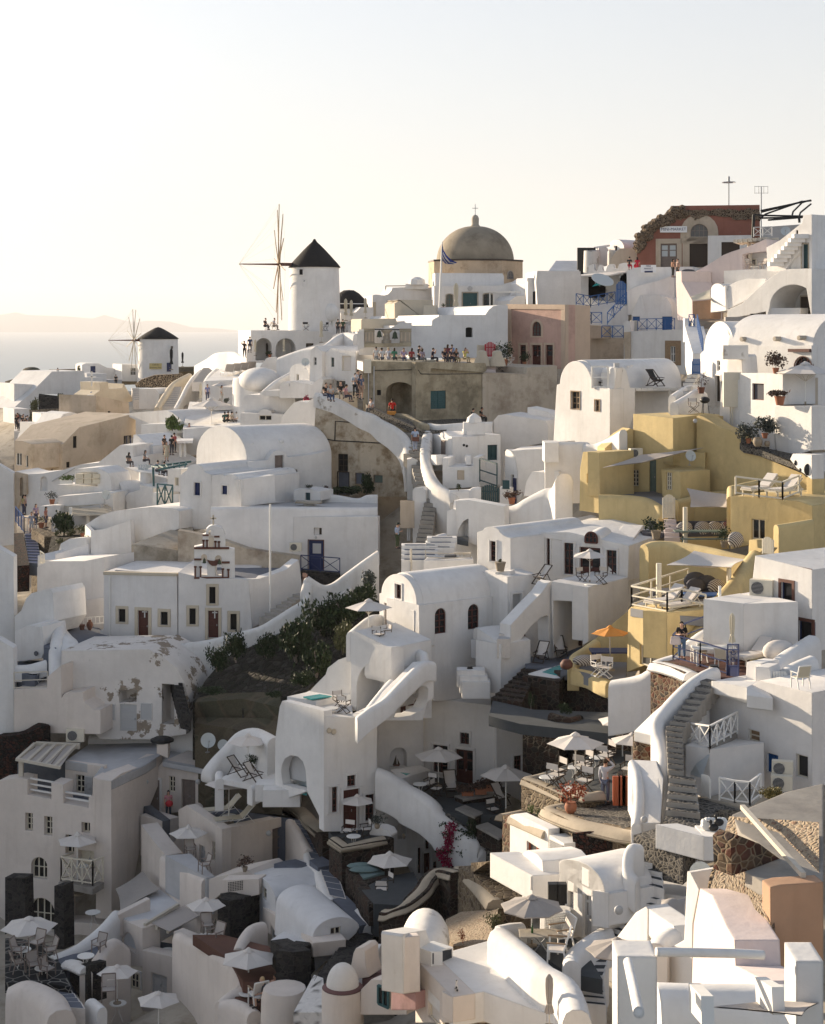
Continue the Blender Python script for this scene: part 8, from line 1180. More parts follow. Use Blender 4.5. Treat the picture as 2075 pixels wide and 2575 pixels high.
h.xp(955,77,1195,73.6,Q('958,900 958,460 1000,465 1192,510 1190,950 1000,930'),2.6,name='cube');h.xp(1190,73.6,1480,76.4,Q('1190,950 1192,508 1478,460 1475,850'),2,name='cube_side');pc=PL(1190,73.6,1480,76.4);h.d(pc,1247,570,1330,905,_v,lv_=1);h.w(PL(955,77,1195,73.6),1048,560,1090,615,_q,(1,1),body=1);h.dk_(Q('958,460,77 1192,510,73.6 1478,460,76.4 1260,412,80'),.12,_M,'cube_roof')
ac(1338,450,77,-25,'white air conditioner standing on the white cube roof',1.25);cumb(1098,585,72.6,900,'closed cream parasol in front of the white cube with blue door');post('pole','white pole at the left corner of the white cube',998,365,465,76.5,.07,_c)
h=B('corner_terrace','white terrace corner of reddish stone with grey floor and blue rail',_s,(700,1050,73.5));h.dk_(Q('495,985,74 770,1060,71.6 940,1100,70.4 1240,1130,69.6 1240,950,75.5 960,870,78.5 640,930,76'),.5,_z,_x);h.rib(Q('490,975,74.2 560,985,73.6 650,1010,72.8 770,1060,71.4'),5.5,.7,_B_,'stone_wall',3,rnd=0);h.rib(Q('640,925,75.6 550,950,74.8 492,975,74 560,988,73.4 690,1025,72.2 780,1062,71.2'),.35,.95,_a,_R,3);h.rib(Q('120,1130,77 330,1090,76.4 450,1020,76 520,960,75.8'),2.5,.8,_a,'left_coping',3);h.rib(Q('720,840,76 850,740,78 960,670,79.6'),2.4,.7,_a,'rear_wall',2)
rail(_W,'dark blue bar railing around the woman on the terrace corner',Q('950,765,78 720,850,76.4 620,950,74 840,1010,72.4 1055,1080,70.8'),1.05,_q,3,_m_,.05)
pn_(690,960,73.9,'phone',-10,'woman in black T-shirt and jeans leaning on the rail looking at her phone',(.012,.012,.014),(.1,.17,.28),_y,(.01,.008,.008),hgt=1.7);o=MB().tb_(Q('-.2,0,0 -.17,0,.3 .17,0,.3 .2,0,0'),.05,6).box((0,0,.12),(.36,.1,.3)).obj('handbag',_r_,None);o.location=P(640,835,73.6);tag(o,'pink handbag hanging from the arm of the woman in black','bag')
h=B('iron_gate','dark blue wrought iron gate panel with scrollwork','gate',(1100,1100,70.6));p=PL(1060,70.8,1155,70.2);m=MB();[m.bar(p.at(x,835,0),p.at(x,1105,0),.05)for x in(1062,1150)];[m.bar(p.at(1062,y,0),p.at(1150,y,0),.05)for y in(838,880,1010)];[m.bar(p.at(1062+i*11,840,0),p.at(1062+i*11,1010,0),.02)for i in rg_(1,8)];[m.tb_([p.at(1106+24*math.cos(k*.6)*(1-k/16),y+26*math.sin(k*.6)*(1-k/16),0)for k in rg_(12)],.018,5)for y in(900,955)];h.add('scrollwork',m,_q);h.ext(p,Q('1064,1012 1150,1008 1148,1105 1064,1090'),.04,_q,'panel')
e=em_('patio_table','white table with papers inside the blue railing',_y_,P(950,1000,73.6));MB().box((0,0,.76),(1.9,.95,.06)).obj(_H_,_c,e);[MB().bar((a*.8,b*.4,0),(a*.8,b*.4,.74),.09).obj('leg',_c,e)for a in(-1,1)for b in(-1,1)];gc_(830,980,74.2,200,'white slatted garden chair left of the white patio table','plain');gc_(1020,1030,72.4,150,'white slatted garden chair in front of the white patio table','plain')
lg_(1270,985,73,-50,'white lounger by the blue gate',_J,sc=1.1);o=MB().ell((0,0,.5),(.75,.45,.5),12,8).obj('armchair_cover',_i,None,None,60);o.location=P(1480,985,72.4);tag(o,'crumpled white cover on the seat beside the white lounger','cover');o=MB().l_(Q('.25,-.02 .3,.1 .22,.12 .2,0'),(0,0,0),18,(0,-1,0)).obj('hose',_u_,None);o.scale=(1,1,1.5);o.location=P(968,830,75.6);tag(o,'coiled green garden hose on the white wall behind the table','hose')
pot(950,1090,70.5,95,'dark stone jar lying at the head of the white slide wall',None,mat=_r,kind=_l_,name='stone_jar')
h=B('right_parapet','white rounded walls and pillar with picket panel',_f,(1400,1150,68));h.xp(1205,69.6,1330,69,Q('1208,1140 1215,980 1330,990 1340,1157'),1.2);h.xp(1282,68.4,1410,68,Q('1285,1200 1290,1020 1395,1025 1410,1060 1410,1200'),1);h.rib(Q('1440,1040,70 1490,940,71 1580,870,71.6 1745,765,73'),3,.9,sub=3,name='swoop');h.rib(Q('1530,1040,68.6 1600,990,69 1745,930,69.6'),4,.8,sub=3,name='swoop');gate('picket_gate','white picket panel between the white pillars',PL(1405,68.2,1535,68),1405,1050,1535,1150,_c,6,0)
T(19)
gc_(1650,290,65,200,'white canvas garden chair at the right edge above the balcony house','plain');h=B('balcony_house','white lived-in house with white crossed balcony, blue shutter and wooden door',_b,(1300,1150,66));p=PL(850,69.6,1745,64.8);h.ext(p,Q('855,560 858,320 930,235 1210,290 1320,230 1745,330 1745,1100 1230,1230 905,1165 905,700'),4,_L);h.w(p,1228,620,1320,710,_d,(1,2),mat=_J);h.d(p,1175,765,1320,1125,_g,lv_=1);h.w(p,1380,812,1470,965,_v,(2,1),mat=_v);h.w(p,1615,820,1710,1000,_d,(1,1));h.dk_(Q('930,232,68.4 1215,285,66.8 1215,350,66.4 1430,375,66 1320,235,68'),.5,_a,'roof_edge')
h.xp(715,66.6,915,65,Q('720,1130 722,755 912,785 915,1170 820,1170'),2.6,_L,'balcony_base');h.xp(910,65,1140,67.6,Q('912,1170 912,780 1140,660 1145,1080'),1,_L,'base_side');h.w(PL(910,65,1140,67.6),1005,800,1042,885,_g,(2,3));h.dk_(Q('745,745,66.6 915,775,65 1140,655,67.6 960,590,71'),.2,_Z,'balcony_floor');h.add(_U_,MB().add(*pm_([P(760,802,66.2),P(912,828,65),P(850,1015,64.4),P(762,985,65.4)],V((0,-.08,0)))),_w_);h.rib(Q('860,430,68.6 790,530,67.6 720,640,66.8 712,760,66.4'),4,.6,_A,'stair_side',3)
rail('white_railing','white crossed balcony railing of the lived-in house',Q('755,745,66.4 918,772,64.9 1140,652,67.5'),.85,_c,.75,wd=.06);rail('white_railing','lower white crossed fence in front of the wooden door',Q('995,1195,63 1120,1222,62.6 1240,1235,62.2 1330,1165,63'),.85,_c,1.3,wd=.06);gate('picket_gate','slim white picket gate beside the worn steps',PL(845,63.6,920,63.2),848,980,915,1165,_c,6,.1)
ac(1505,1000,64.6,-15,'grilled air conditioner, upper of two beside the blue shutter',.95);ac(1500,1120,64.2,-15,'white air conditioner with black fan, lower of two beside the blue shutter',.95)
h=B('house_forecourt','pale forecourt floor behind the lower white crossed fence','yard',(1150,1220,63));h.dk_(Q('850,1175,63.4 1010,1205,62.8 1250,1250,62 1400,1120,64.6 1150,1100,66.4 920,1170,64'),.6,_E,_x)
W1=Q('960,120,70.4 880,150,69.8 760,230,68.8 650,330,67.9 560,430,67.2 500,520,66.6 500,600,66.2 520,680,65.8 540,780,65.2 545,880,64.6 550,980,64.2 535,1090,63.8 530,1180,63.4 505,1290,63 500,1370,62.8')
h=B('slide_wall','smooth white S-shaped wall and chute beside the worn stone steps',_f,(430,1390,63));h.rib(W1,2.6,.55,_a,'curved_wall',4);h.dk_(Q('305,640,67.4 480,680,66.6 500,600,66.8 560,430,68 640,340,68.8 470,480,68.4'),.4,_a,'upper_cap');h.add('stone_drum',MB().l_([(M(100,67),-5),(M(100,67),-.02)],P(393,668,68.2),24),_B_,40);h.dk_(Q('300,870,65.4 490,880,64.8 545,1000,63.6 520,1380,62.4 330,1385,62.4 280,1200,63.6'),2.2,_a,'chute');h.rib(Q('295,870,65.4 330,960,64.6 345,1080,63.8 345,1200,63.2 325,1385,62.3'),2,.4,_a,'chute_edge',3);lamp(385,1352,61.8,'round brass lamp at the foot of the white chute',.13)
for s,(a,b_,c,d,n)in en_((((580,980,63.6),(710,1000,63.4),(560,640,65.9),(700,640,65.6),8),((560,640,65.9),(700,640,65.6),(720,420,67.6),(850,420,67.3),5),((720,420,67.6),(850,420,67.3),(880,210,69.4),(1000,240,68.8),4),((560,1330,61.4),(840,1330,61),(590,1000,63.6),(800,1010,63.2),5))):st_('worn_steps',['straight middle flight of worn pebble steps beside the white S-shaped wall','upper middle flight of worn pebble steps','top flight of worn pebble steps below the blue gate','wide bottom flight of worn pebble steps'][s],a,b_,c,d,n,_a_,_Z,.5)
h=B('step_landing','broad worn pebble landings at the foot of the steps','path',(700,1450,60));h.dk_(Q('540,1360,61 780,1440,60 1000,1270,62 1180,1280,62 840,1180,63.4 600,1210,62.6'),1.2,_a_,'paving');h.dk_(Q('300,1479,60 560,1400,60.4 800,1460,59 700,1560,58'),1.4,_a_,'paving');h.e[_j_]=_J_
T(23)
h=B('cafe_terrace','stone cafe terrace with rounded tan copings',_s,(700,900,72));h.dk_(Q('365,610,73.2 690,760,70.6 1020,860,69 1300,700,71 1400,400,77 1120,360,79.5'),.5,_T,_x);h.rib(Q('365,612,73 500,665,72 700,755,70.4 720,770,70.2'),5,.6,_s_,'front_wall',2,rnd=0);h.rib(Q('360,600,73 500,655,72 705,745,70.4'),.3,.75,'cap','front_coping',2);h.rib(Q('1030,375,79.4 700,510,76 480,580,73.8 365,602,73'),.35,.6,'cap','side_coping',3);h.rib(Q('760,770,69.8 900,760,69.4 1020,735,69.6'),1.6,.6,_s_,'inner_wall',1,rnd=0);h.rib(Q('800,715,70.2 900,745,69.2 1025,725,69.4'),.28,.8,'cap','inner_coping',1)
h.rib(Q('565,870,69.2 700,930,67.6 850,990,66.2 1000,1020,65.4 1200,1060,64.6 1300,1080,64.4'),4,.7,_s_,'lower_wall',3,rnd=0);h.rib(Q('800,815,70.4 650,845,69.8 562,868,69 680,925,67.6 850,985,66 1050,1030,65 1300,1080,64 1540,1050,64'),.3,.95,'cap','lower_coping',3);h.dk_(Q('565,875,69 850,995,66 1200,1060,64.6 1330,1000,65.4 1290,850,69 800,830,70.4'),.6,_a_,'lower_floor');h.xp(700,65.6,1300,64,Q('760,1100 900,1080 1040,1075 1290,1110 1300,1290 780,1290'),1.2,_X_,'rubble_wall')
for a in((790,232,71.8,515,690,'large cream parasol in the middle of the cafe terrace'),(1200,52,77.5,470,500,'cream parasol at the back of the cafe terrace'),(1285,228,73.6,385,530,'cream parasol partly behind the white chute at the cafe')):umb(*a)
for i,(x,y,Y)in en_(((545,605,72),(785,520,73.6),(980,435,75.4),(755,705,70.6),(1215,650,70.6))):ta_(x,y,Y,['white round table nearest the left corner of the cafe terrace','white round table under the large cafe parasol','white round table at the back of the cafe terrace','white round table at the front coping of the cafe','white round table beside the red menu board'][i])
for i,(x,y,Y,rz)in en_(((640,650,71.8,-60),(620,690,71.2,140),(870,580,73.4,-60),(850,610,72.6,140),(1070,490,75.4,-60),(1050,520,74.6,140),(865,740,70.2,-40),(1260,640,71.4,-30))):ch_(x,y,Y,rz,'black director chair with white canvas on the cafe terrace','bw','director chairs of the cafe terrace',1.15)
lg_(1010,300,78.6,-60,'dark lounger with white cloth behind the cafe parasols',_J,sc=1.1);pn_(1050,838,69.4,'headhand',150,'man in pale grey jacket with one arm raised, standing on the cafe terrace',(.45,.46,.5),(.14,.17,.24),_h,(.04,.025,.015),sleeve='longshirt',hgt=1.85)
pot(748,920,67.8,110,'big copper urn with dry reddish plants on the cafe wall','leafred',.9,_v_,_l_,seed=121,pw=.7);e=em_('menu_board','red wooden menu lectern beside a stone pillar on the cafe terrace','menu board',P(1185,850,68.6));m=MB();[m.bar((x,0,0),(x,0,1.2),.14,.3)for x in(-.18,.05,.2)];m.obj('boards','orangedoor',e);o=MB().tb_([(0,0,0),(0,0,1.3)],.42,14).obj('stone_pillar',_s_,None,None,50);o.location=P(1240,840,69.2);tag(o,'short stone pillar under the white table beside the menu board',_T_)
h=B('lean_house','white house with red framed window between stone pillars below the cafe',_b,(350,1330,68));p=PL(215,70,560,66.6);h.ext(p,Q('215,1340 220,940 270,925 555,1060 555,1340'),.5);h.w(p,365,1160,500,1320,'orangedoor',(2,1),mat=_j);h.xp(148,71,222,70.2,Q('150,1340 150,940 222,930 215,1340'),1,_B_,'stone_pillar');h.rib([(150,930,71),(350,890,73)],.3,.8,'cap',_R,1);h.rib(Q('250,925,70.2 400,990,68.8 560,1060,67'),.35,.7,'cap','front_coping',1);h.dk_(Q('350,900,71.5 560,960,69.6 555,1060,67.4 280,930,70.3'),.3,'earth','planter')
for x,y,l,s in((400,930,'green leafy plant at the left of the planter below the cafe',122),(470,960,'yellow green plant in the middle of the planter below the cafe',123),(525,1000,'broad leaved green plant at the right of the planter below the cafe',124)):bush('plant',l,x,y,69.6,100,100,_G_,seed=s,n=240,ls=.12,trunk=False)
h=B('vent_box','white box with lattice front on the wall below the cafe','cabinet',(650,1290,66));p=PL(555,66.6,690,65.2);h.ext(p,Q('560,1245 562,1110 690,1185 690,1305'),1.2,_c,'casing');m=MB();[m.bar(p.at(572+i*12,1150+i*6,.02),p.at(572+i*12,1235+i*6,.02),.04)for i in rg_(10)];[m.bar(p.at(572,1150+i*14,.03),p.at(685,1205+i*14,.03),.03)for i in rg_(7)];h.add('lattice',m,_g);bush('plant','small bright green shrub on the rubble wall',1250,1235,63.6,70,70,_G_,seed=125,n=240,ls=.1,trunk=False)
T(20)
h=B('hotel_house','tall cream hotel block with balconies, small paned windows and grey roof',_b,(700,1730,97));p=PL(-140,97.5,1090,95.5);C5=_g_
h.ext(p,Q('-140,2300 -140,880 60,850 170,870 170,1035 430,1085 430,905 560,925 560,1130 838,1180 838,1060 880,1055 885,850 1085,885 1090,2600 900,3200 -140,3300'),1.2,C5)
h.ext(PL(1085,95.4,1650,102),Q('1088,2400 1085,885 1200,800 1460,705 1640,600 1650,800 1500,1170 1420,1500 1250,2400'),1,C5,_G)
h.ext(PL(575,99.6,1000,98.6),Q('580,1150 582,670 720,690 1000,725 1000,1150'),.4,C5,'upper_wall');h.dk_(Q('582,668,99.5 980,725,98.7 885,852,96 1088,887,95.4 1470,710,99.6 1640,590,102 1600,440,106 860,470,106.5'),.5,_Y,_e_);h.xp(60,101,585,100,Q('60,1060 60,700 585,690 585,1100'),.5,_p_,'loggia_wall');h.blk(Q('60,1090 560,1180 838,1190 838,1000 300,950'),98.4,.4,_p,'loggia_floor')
h.w(PL(575,99.6,1000,98.6),700,815,792,1005,_d,(2,3),body=2);h.d(PL(575,99.5,1000,98.5),800,835,880,1060,_g,ho_=0,lv_=1,sw=.02)
for q_ in((925,930,1022,1137,2,3),(145,1232,226,1425,2,3),(352,1270,440,1475,2,3),(760,1335,852,1447,2,1),(945,1535,1037,1728,2,3),(585,1470,680,1675,2,3)):h.w(p,*q_[:4],_d,q_[4:],body=0,rec=.35)
for a in((175,430,870,4),(560,838,1020,3)):
 m=MB();[m.bar(p.at(a[0],a[2]+i*60,-.3),p.at(a[1],a[2]+i*60+45,-.3),.09)for i in rg_(a[3]-1)];h.add('balcony_rail',m,_c)
T(24);h.d(p,580,60,718,215,_d,body=0,rec=.4);h.w(p,170,118,308,305,_d,(3,2),arch=.95,body=0,rec=.35);h.w(p,148,468,372,760,_d,(4,2),arch=.95,body=0,rec=.4);h.nn(p,[(470,690),(472,490)]+A(490,440,800,480,90,8)+Q('850,560 850,720 700,700'),3.2,0);h.add('balcony_slab',MB().add(*pm_([P(408,342,95.2),P(706,400,93.6),P(803,342,94.6),P(560,300,97)],V((0,0,-.35)))),_Z)
rail('balcony_railing','pale wooden crossed balcony railing on the cream hotel block',Q('560,285,96.6 430,325,95.3 706,365,93.7 795,330,94.6'),1.35,_d,1,wd=.08);ta_(615,200,95.3,'white table on the crossed balcony');T(20);umb(715,1470,95.2,430,2120,'pale parasol over the crossed balcony',_i)
h=B(_V,'timber pergola with pale cloths over the left loggia',_V,(330,700,99));m=MB();[m.bar(P(60+x*.92,650+x*.17,97.4),P(250+x,480+x*.03,102),.18)for x in(0,120,230,340,450)];m.bar(P(45,648,97.3),P(530,740,96.6),.16);m.bar(P(260,485,102),P(740,505,102),.3);m.bar(P(100,830,97.6),P(100,655,97.6),.25);h.add(_P,m,_B);m=MB();[m.add(*pm_([P(80+i*115,645+i*22,97.5),P(185+i*115,665+i*22,97.2),P(370+i*105,505,101.6),P(275+i*105,500,101.8)],V((0,0,-.03))))for i in rg_(4)];h.add('cloths',m,_U)
ac(695,458,103,0,'cream air conditioner on the white ledge above the hotel roof',1.3);h=B(_A_,'square white chimney with black stone cap on the grey hotel roof',_A_,(1640,660,100.5));h.xp(1580,100.4,1705,100.4,Q('1580,585 1583,480 1705,480 1705,640'),.9,C5,'stack');h.add('cap',MB().ell(P(1640,440,100.8),(.75,.6,.25),10,5),_r)
wall('black_rock','ragged black volcanic rock below the plain wall',Q('-140,380,103.4 30,370,103 180,335,103 320,265,103.4 405,270,103.6'),7,1,_X_,sub=2,rnd=0);wall('white_ledge','white ledge wall behind the grey hotel roof',Q('850,390,106.4 1200,385,106 1580,385,105.6 1750,270,105'),2,.6,sub=2)
T(21);h=B('hotel_wing','cream hotel wing with grey doors and flat terrace roof',_b,(400,960,101));p=PL(120,101.6,760,99.6);h.ext(p,Q('122,1010 122,680 240,540 615,612 735,630 740,700 690,960 550,960'),5,C5);h.d(p,128,690,215,985,_o,lv_=1,ho_=0);h.w(p,295,665,347,800,_d,(2,3));h.d(p,405,690,525,960,_o);h.dk_(Q('240,540,101 615,612,99.8 740,632,99.4 700,440,104.5 340,410,106'),.3,_Y,_e_)
for x,y,l in((95,715,'left black wall lantern on the hotel wing'),(548,715,'right black wall lantern on the hotel wing')):lamp(x,y,99.9,l,.16)
wall('white_wall','white wall rising from the roof to the rock ledge',Q('-10,310,106 180,310,105.6 330,225,105 450,150,104.4 535,145,104'),4,.6,sub=3);bush('bush','black slit-like shrub niche in the white wall',368,410,104.6,60,105,_n,seed=131,n=200,ls=.14,trunk=False)
dish(635,355,98.6,130,15,'large oval satellite dish on the grey terrace roof, left one');dish(765,395,98.2,95,15,'smaller satellite dish on the grey terrace roof, right one')
h=B('alcove_terrace','white curved alcove terrace with two deck chairs beside the plunge niche',_s,(950,720,95));h.rib(Q('620,610,94.5 700,500,95 800,390,95.4 900,280,95.6 1050,250,95 1220,330,92.6'),lambda f:.7+2*min(1,2*f),.9,sub=4,name=_o_);h.dk_(Q('740,690,93 1010,740,91.6 1250,740,90 1220,620,93 980,540,95'),.3,_a,_x);h.rib([(735,690,92.8),(735,620,94.2)],1.8,.5,sub=1,name='side');h.rib(Q('1000,760,90.6 1080,720,91 1150,690,91.4'),1,.5,sub=1,name=_M_);[h.add(_F,MB().box(P(1220+i*65,790+i*45,89.4-i*.9),(2,1.2,.9)),_a)for i in rg_(2)]
umb(985,310,93.2,375,670,'cream parasol in the white alcove terrace');dc_(890,660,92.8,55,'dark deck chair on the alcove terrace, left one','bw');dc_(1030,715,91.4,55,'dark deck chair on the alcove terrace, right one','bw');pot(1000,640,93.8,75,'big clay pot with dark plant behind the alcove parasol',_n,.7,_N,_l_,seed=132,pw=.5)
pn_(290,1040,99.6,_k,15,'woman in pink blouse holding a red bag outside the grey doors',(.5,.22,.25),(.05,.06,.08),_y,(.015,.01,.01));o=MB().ell((0,0,.2),(.24,.12,.2),10,7).obj('red_bag','red',None,None,60);o.location=P(297,935,99.2);tag(o,'round red bag held by the woman in pink','bag')
h=B('roof_terrace_house','cream house with blue floored roof terrace, loungers and outside stair',_b,(760,1380,93));h.xp(378,96.6,760,92,Q('380,1180 378,960 450,920 760,1130 760,2100 300,1900 240,1420'),.6,C5,'left_face');f=PL(756,92,1345,95.6);h.ext(f,Q('758,1700 758,1130 1340,1015 1345,1500 1000,1560'),.6,C5,_M_);h.d(f,1198,1130,1320,1450,_o,lv_=1);h.blk(Q('500,960 775,1108 1330,1008 1425,1045 1000,985 900,950 690,935'),96.6,5,_p,'roof_floor')
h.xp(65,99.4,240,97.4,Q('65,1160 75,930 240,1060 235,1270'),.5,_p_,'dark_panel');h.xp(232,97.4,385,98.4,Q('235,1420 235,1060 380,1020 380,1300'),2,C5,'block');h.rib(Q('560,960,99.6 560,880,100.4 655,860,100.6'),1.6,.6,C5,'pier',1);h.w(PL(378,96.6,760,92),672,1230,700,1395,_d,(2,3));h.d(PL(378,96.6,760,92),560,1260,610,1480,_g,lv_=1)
umb(818,665,94,425,1080,'cream parasol over the two green loungers on the blue floor');lg_(760,1010,95.5,-70,'pale green lounger left of the parasol on the blue floor',_C,sc=1.25);lg_(880,1090,93.8,-70,'pale green lounger in front of the parasol on the blue floor',_C,sc=1.25);ta_(820,1010,95,'white round table at the two pale green loungers',sc=1.1);lamp(1168,1165,93.4,'black lantern beside the grey door under the blue roof terrace',.16);pot(720,925,97,55,'dark pot plant at the stone curve by the blue floor',_n,1,_z,seed=133,pw=.7)
st_('blue_steps','flight of blue topped steps beside the lava curve',(1530,1400,87.5),(1660,1380,87),(1385,1060,95),(1480,1050,94.4),8,_p,_F);wall(_K_,'cream sloping stair wall left of the blue topped steps',Q('1335,1015,95.6 1400,1100,93.4 1520,1300,88.6'),6,.5,C5,sub=1)
T(25);h=B('stair_landing','blue stair landing with steps curling to the vaulted roofs','stairs',(1250,200,86));h.blk(Q('1140,150 1215,215 1365,185 1250,115'),86,2,_p,'landing');st_('x','x',(1310,470,80.5),(1460,450,80),(1215,215,85.8),(1365,185,85.4),5,_p,_F,parent=h);h.blk(Q('1345,490 1575,725 1640,710 1575,570 1465,460'),80,1.5,_p,'lower_landing');h.rib(Q('1130,20,90 1135,180,86.4 1220,240,85 1290,440,80.8 1345,490,80'),3,.5,sub=2,name='kerb');h.rib(Q('1590,560,78.5 1650,640,77.4 1680,710,76.6'),1.5,.8,sub=2,name='rim')
T(21);umb(465,1112,92.6,330,1600,'cream parasol on the lower hotel terrace with rattan chair');gc_(480,1370,91.8,20,'rattan chair behind the lower hotel parasol','tan')
T(24);h=B('terrace_house','cream terrace house with long sloping parapet under the rattan chair',_b,(1500,300,88));h.rib(Q('1330,105,92 1500,200,90 1700,310,87.6'),9,.6,C5,_Q,2);h.xp(1120,96,1345,92.6,Q('1130,330 1130,-160 1250,0 1345,110 1345,420'),1,C5,_f);h.blk(Q('1340,110 1700,300 1770,290 1560,90'),91,2,_Y,_x);sail('shade_sail','grey shade sail stretched over the narrow passage',Q('905,400,92 1145,240,94.5 1300,400,91 945,600,88'),_D_,.2);gc_(1680,255,88.2,-60,'rattan folding chair at the end of the sloping parapet','tan');T(25)
h=B('lattice_block','cream block with lattice vent over a black stone base',_b,(500,760,80));h.xp(235,87.6,705,85.4,Q('238,560 238,320 372,285 600,240 705,320 705,460 360,450'),2.5,C5);p=PL(372,84.8,705,84);h.ext(p,Q('372,450 372,325 700,315 702,450 470,500'),.8,C5,_M_);m=MB();[m.add(*pm_([p.at(430+i*15,345-i*2+j*14,.02),p.at(439+i*15,344-i*2+j*14,.02),p.at(439+i*15,352-i*2+j*14,.02),p.at(430+i*15,353-i*2+j*14,.02)],V((0,.03,0))))for i in rg_(9)for j in rg_(6)];h.add('lattice',m,_r);h.xp(360,84.4,470,82.6,Q('360,440 445,505 450,870 380,800'),.8,_I,'black_base');h.xp(445,82.7,708,84.8,Q('448,505 705,440 705,700 520,850 448,870'),.8,_I,'black_face');pot(577,250,86,52,'potted plant in a pale pot on the lattice block',_c_,.6,_N,seed=134,pw=.5)
def vlt(h,g,out,ln,dr,m=_a):h.ext(g,out,ln,m,'vault',dirn=V(dr).normalized())
h=B('vaulted_house','whitish barrel house stepping down beside the blue stairs',_b,(900,560,82));vlt(h,PL(645,86,850,82),Q('705,700 690,330 650,260')+A(650,260,845,520,70,10)[1:]+[(850,700)],3.2,(.72,.69,0),_M);h.w(PL(645,86,850,82),728,365,765,470,_d,(1,2),body=0);h.blk(Q('830,180 900,160 1020,140 1130,180 1110,215 1020,215'),86.5,.6,_p,'roof_patch')
h=B('vaulted_house','large rounded barrel house with front window and black stone annex',_b,(1200,1000,75));g=PL(1150,74.4,1580,75.5);vlt(h,g,[(1155,1110),(1170,825)]+A(1172,825,1575,735,130,14)[1:]+[(1545,790),(1190,1120)],4.8,(-.42,.91,0),_M);h.w(g,1325,745,1415,850,_d,(2,1),body=0);h.xp(730,84,1172,73.5,Q('730,760 732,560 1140,830 1172,875 1170,1000 900,850'),1.5,C5,_G);h.w(PL(730,84,1172,73.5),800,710,890,830,_g,(3,1),mat=_j,body=1);h.xp(798,75.4,1000,71.8,Q('800,1330 800,850 1000,955 1000,1330'),.8,_I,'black_left');h.xp(995,71.8,1190,74.4,Q('997,1340 997,955 1170,870 1190,1110 1060,1260'),.8,_I,'black_front');h.dk_(Q('800,850,75.4 1000,955,71.8 1170,870,74.4 930,760,78'),.25,_M,'annex_roof');h.w(PL(995,71.8,1190,74.4),1060,1025,1118,1145,_d,(2,2),body=3);h.w(PL(798,75.4,1000,71.8),868,985,918,1110,_g,(1,1),body=2,mat=_j)
T(24);h=B('vaulted_house','whitish vault with half round window and timber pergola',_b,(1100,900,86));g=PL(915,88.4,1140,85.6);h.ext(g,Q('918,1060 918,650 1140,745 1140,1080'),1,C5);h.w(g,970,745,1083,880,None,arch=.9,mat=_m,rec=.5);v=Q('945,640 1000,545 1100,460 1210,415 1300,400 1400,430 1500,510 1400,560 1260,640 1150,740');h.dk_([(x,y,88+(640-y)*.016)for x,y in v],1.5,_M,'vault_roof');h.xp(1140,85.6,1420,86.8,Q('1140,930 1140,745 1420,600 1412,990'),.4,C5,_G,off=-2.5);h.xp(1135,85.4,1750,82.6,Q('1138,1470 1140,935 1412,995 1412,775 1760,920 1760,1480'),.7,C5,'lower_front');h.blk(Q('1140,940 1412,1000 1412,880 1220,850'),86,.3,_T,_x);m=MB();[m.bar(P(1160+i*100,715+i*30,85.6),P(1450+i*70,540+i*45,88),.16)for i in rg_(3)];h.add(_V,m,_B);h.add('pergola_cloth',MB().add(*pm_([P(1200,690,86),P(1380,770,85),P(1640,630,87),P(1500,545,88.4)],V((0,0,-.04)))),_U)
lf=PL(1135,85.4,1750,82.6);h.w(lf,1575,1075,1657,1230,_d,(2,2),mat=_j,body=3);h.d(lf,1213,1128,1352,1310,_g,body=3);h.w(lf,1465,1180,1533,1370,_d,(2,3),body=3);h.d(lf,1570,1235,1672,1470,_g,body=3);h.w(lf,1055,1120,1118,1250,_d,(2,2),ho_=0);ta_(1358,935,85.8,'white round table inside the pergola vault')
h=B('swoop_terrace','cream swooping walls and black stone steps of the lower left corner',_s,(650,1100,82));h.rib(Q('915,590,88 800,720,86.5 640,850,85 500,930,84.4 345,990,83.6'),4,.7,_a,'upper_swoop',4);h.rib(Q('1000,900,84.6 900,835,84 820,900,83 740,1010,82 645,1085,81'),6,.7,C5,'swoop',4);h.xp(485,82.6,660,80.8,Q('488,1030 660,1070 665,1400 600,1380 480,1150'),1,_I,'black_stone');h.rib(Q('490,1020,82.8 560,1030,82 660,1075,81'),.3,.9,_a,_R,2);h.blk(Q('360,1010 480,1100 740,1040 880,860 700,880'),83.6,1.4,_p,_x);h.rib(Q('-40,1280,79 110,1215,79 260,1260,78.4 370,1340,77.6 430,1460,76.4'),5,1.4,C5,'front_wall',4);h.rib(Q('655,1375,78.6 700,1360,78.4 790,1440,77.4'),3,.5,_a,'low_wall',2)
st_('blue_steps','small blue topped steps at the tiled floor',(420,1440,77.6),(640,1400,77.4),(350,1330,80),(520,1260,80.4),4,_p,_F);h=B('tiled_floor','dark slate tiled terrace of the lower left corner',_s,(150,1100,84));h.blk(Q('-60,1220 260,1220 520,1260 420,1050 340,900 100,840 -60,830'),80.5,.5,'flag',_x);h.e[_j_]=_J_
h=B('stone_pillar','ragged black stone pillar between the arched windows',_T_,(410,930,90));h.xp(365,91,450,90.6,Q('368,930 370,375 445,370 452,560 455,930'),.8,_I,'shaft');h=B('stone_pillar','black stone pillar at the left edge beside the arched window',_T_,(60,700,91));h.xp(-60,91.5,115,91,Q('-60,800 -60,300 110,305 120,690'),.8,_I,'shaft')
umb(150,655,84.6,490,1010,'big cream parasol over the slate tiles');umb(920,1075,80.6,365,1400,'cream parasol beside the swooping wall');umb(1280,1310,77.5,400,1700,'cream parasol cut by the bottom edge')
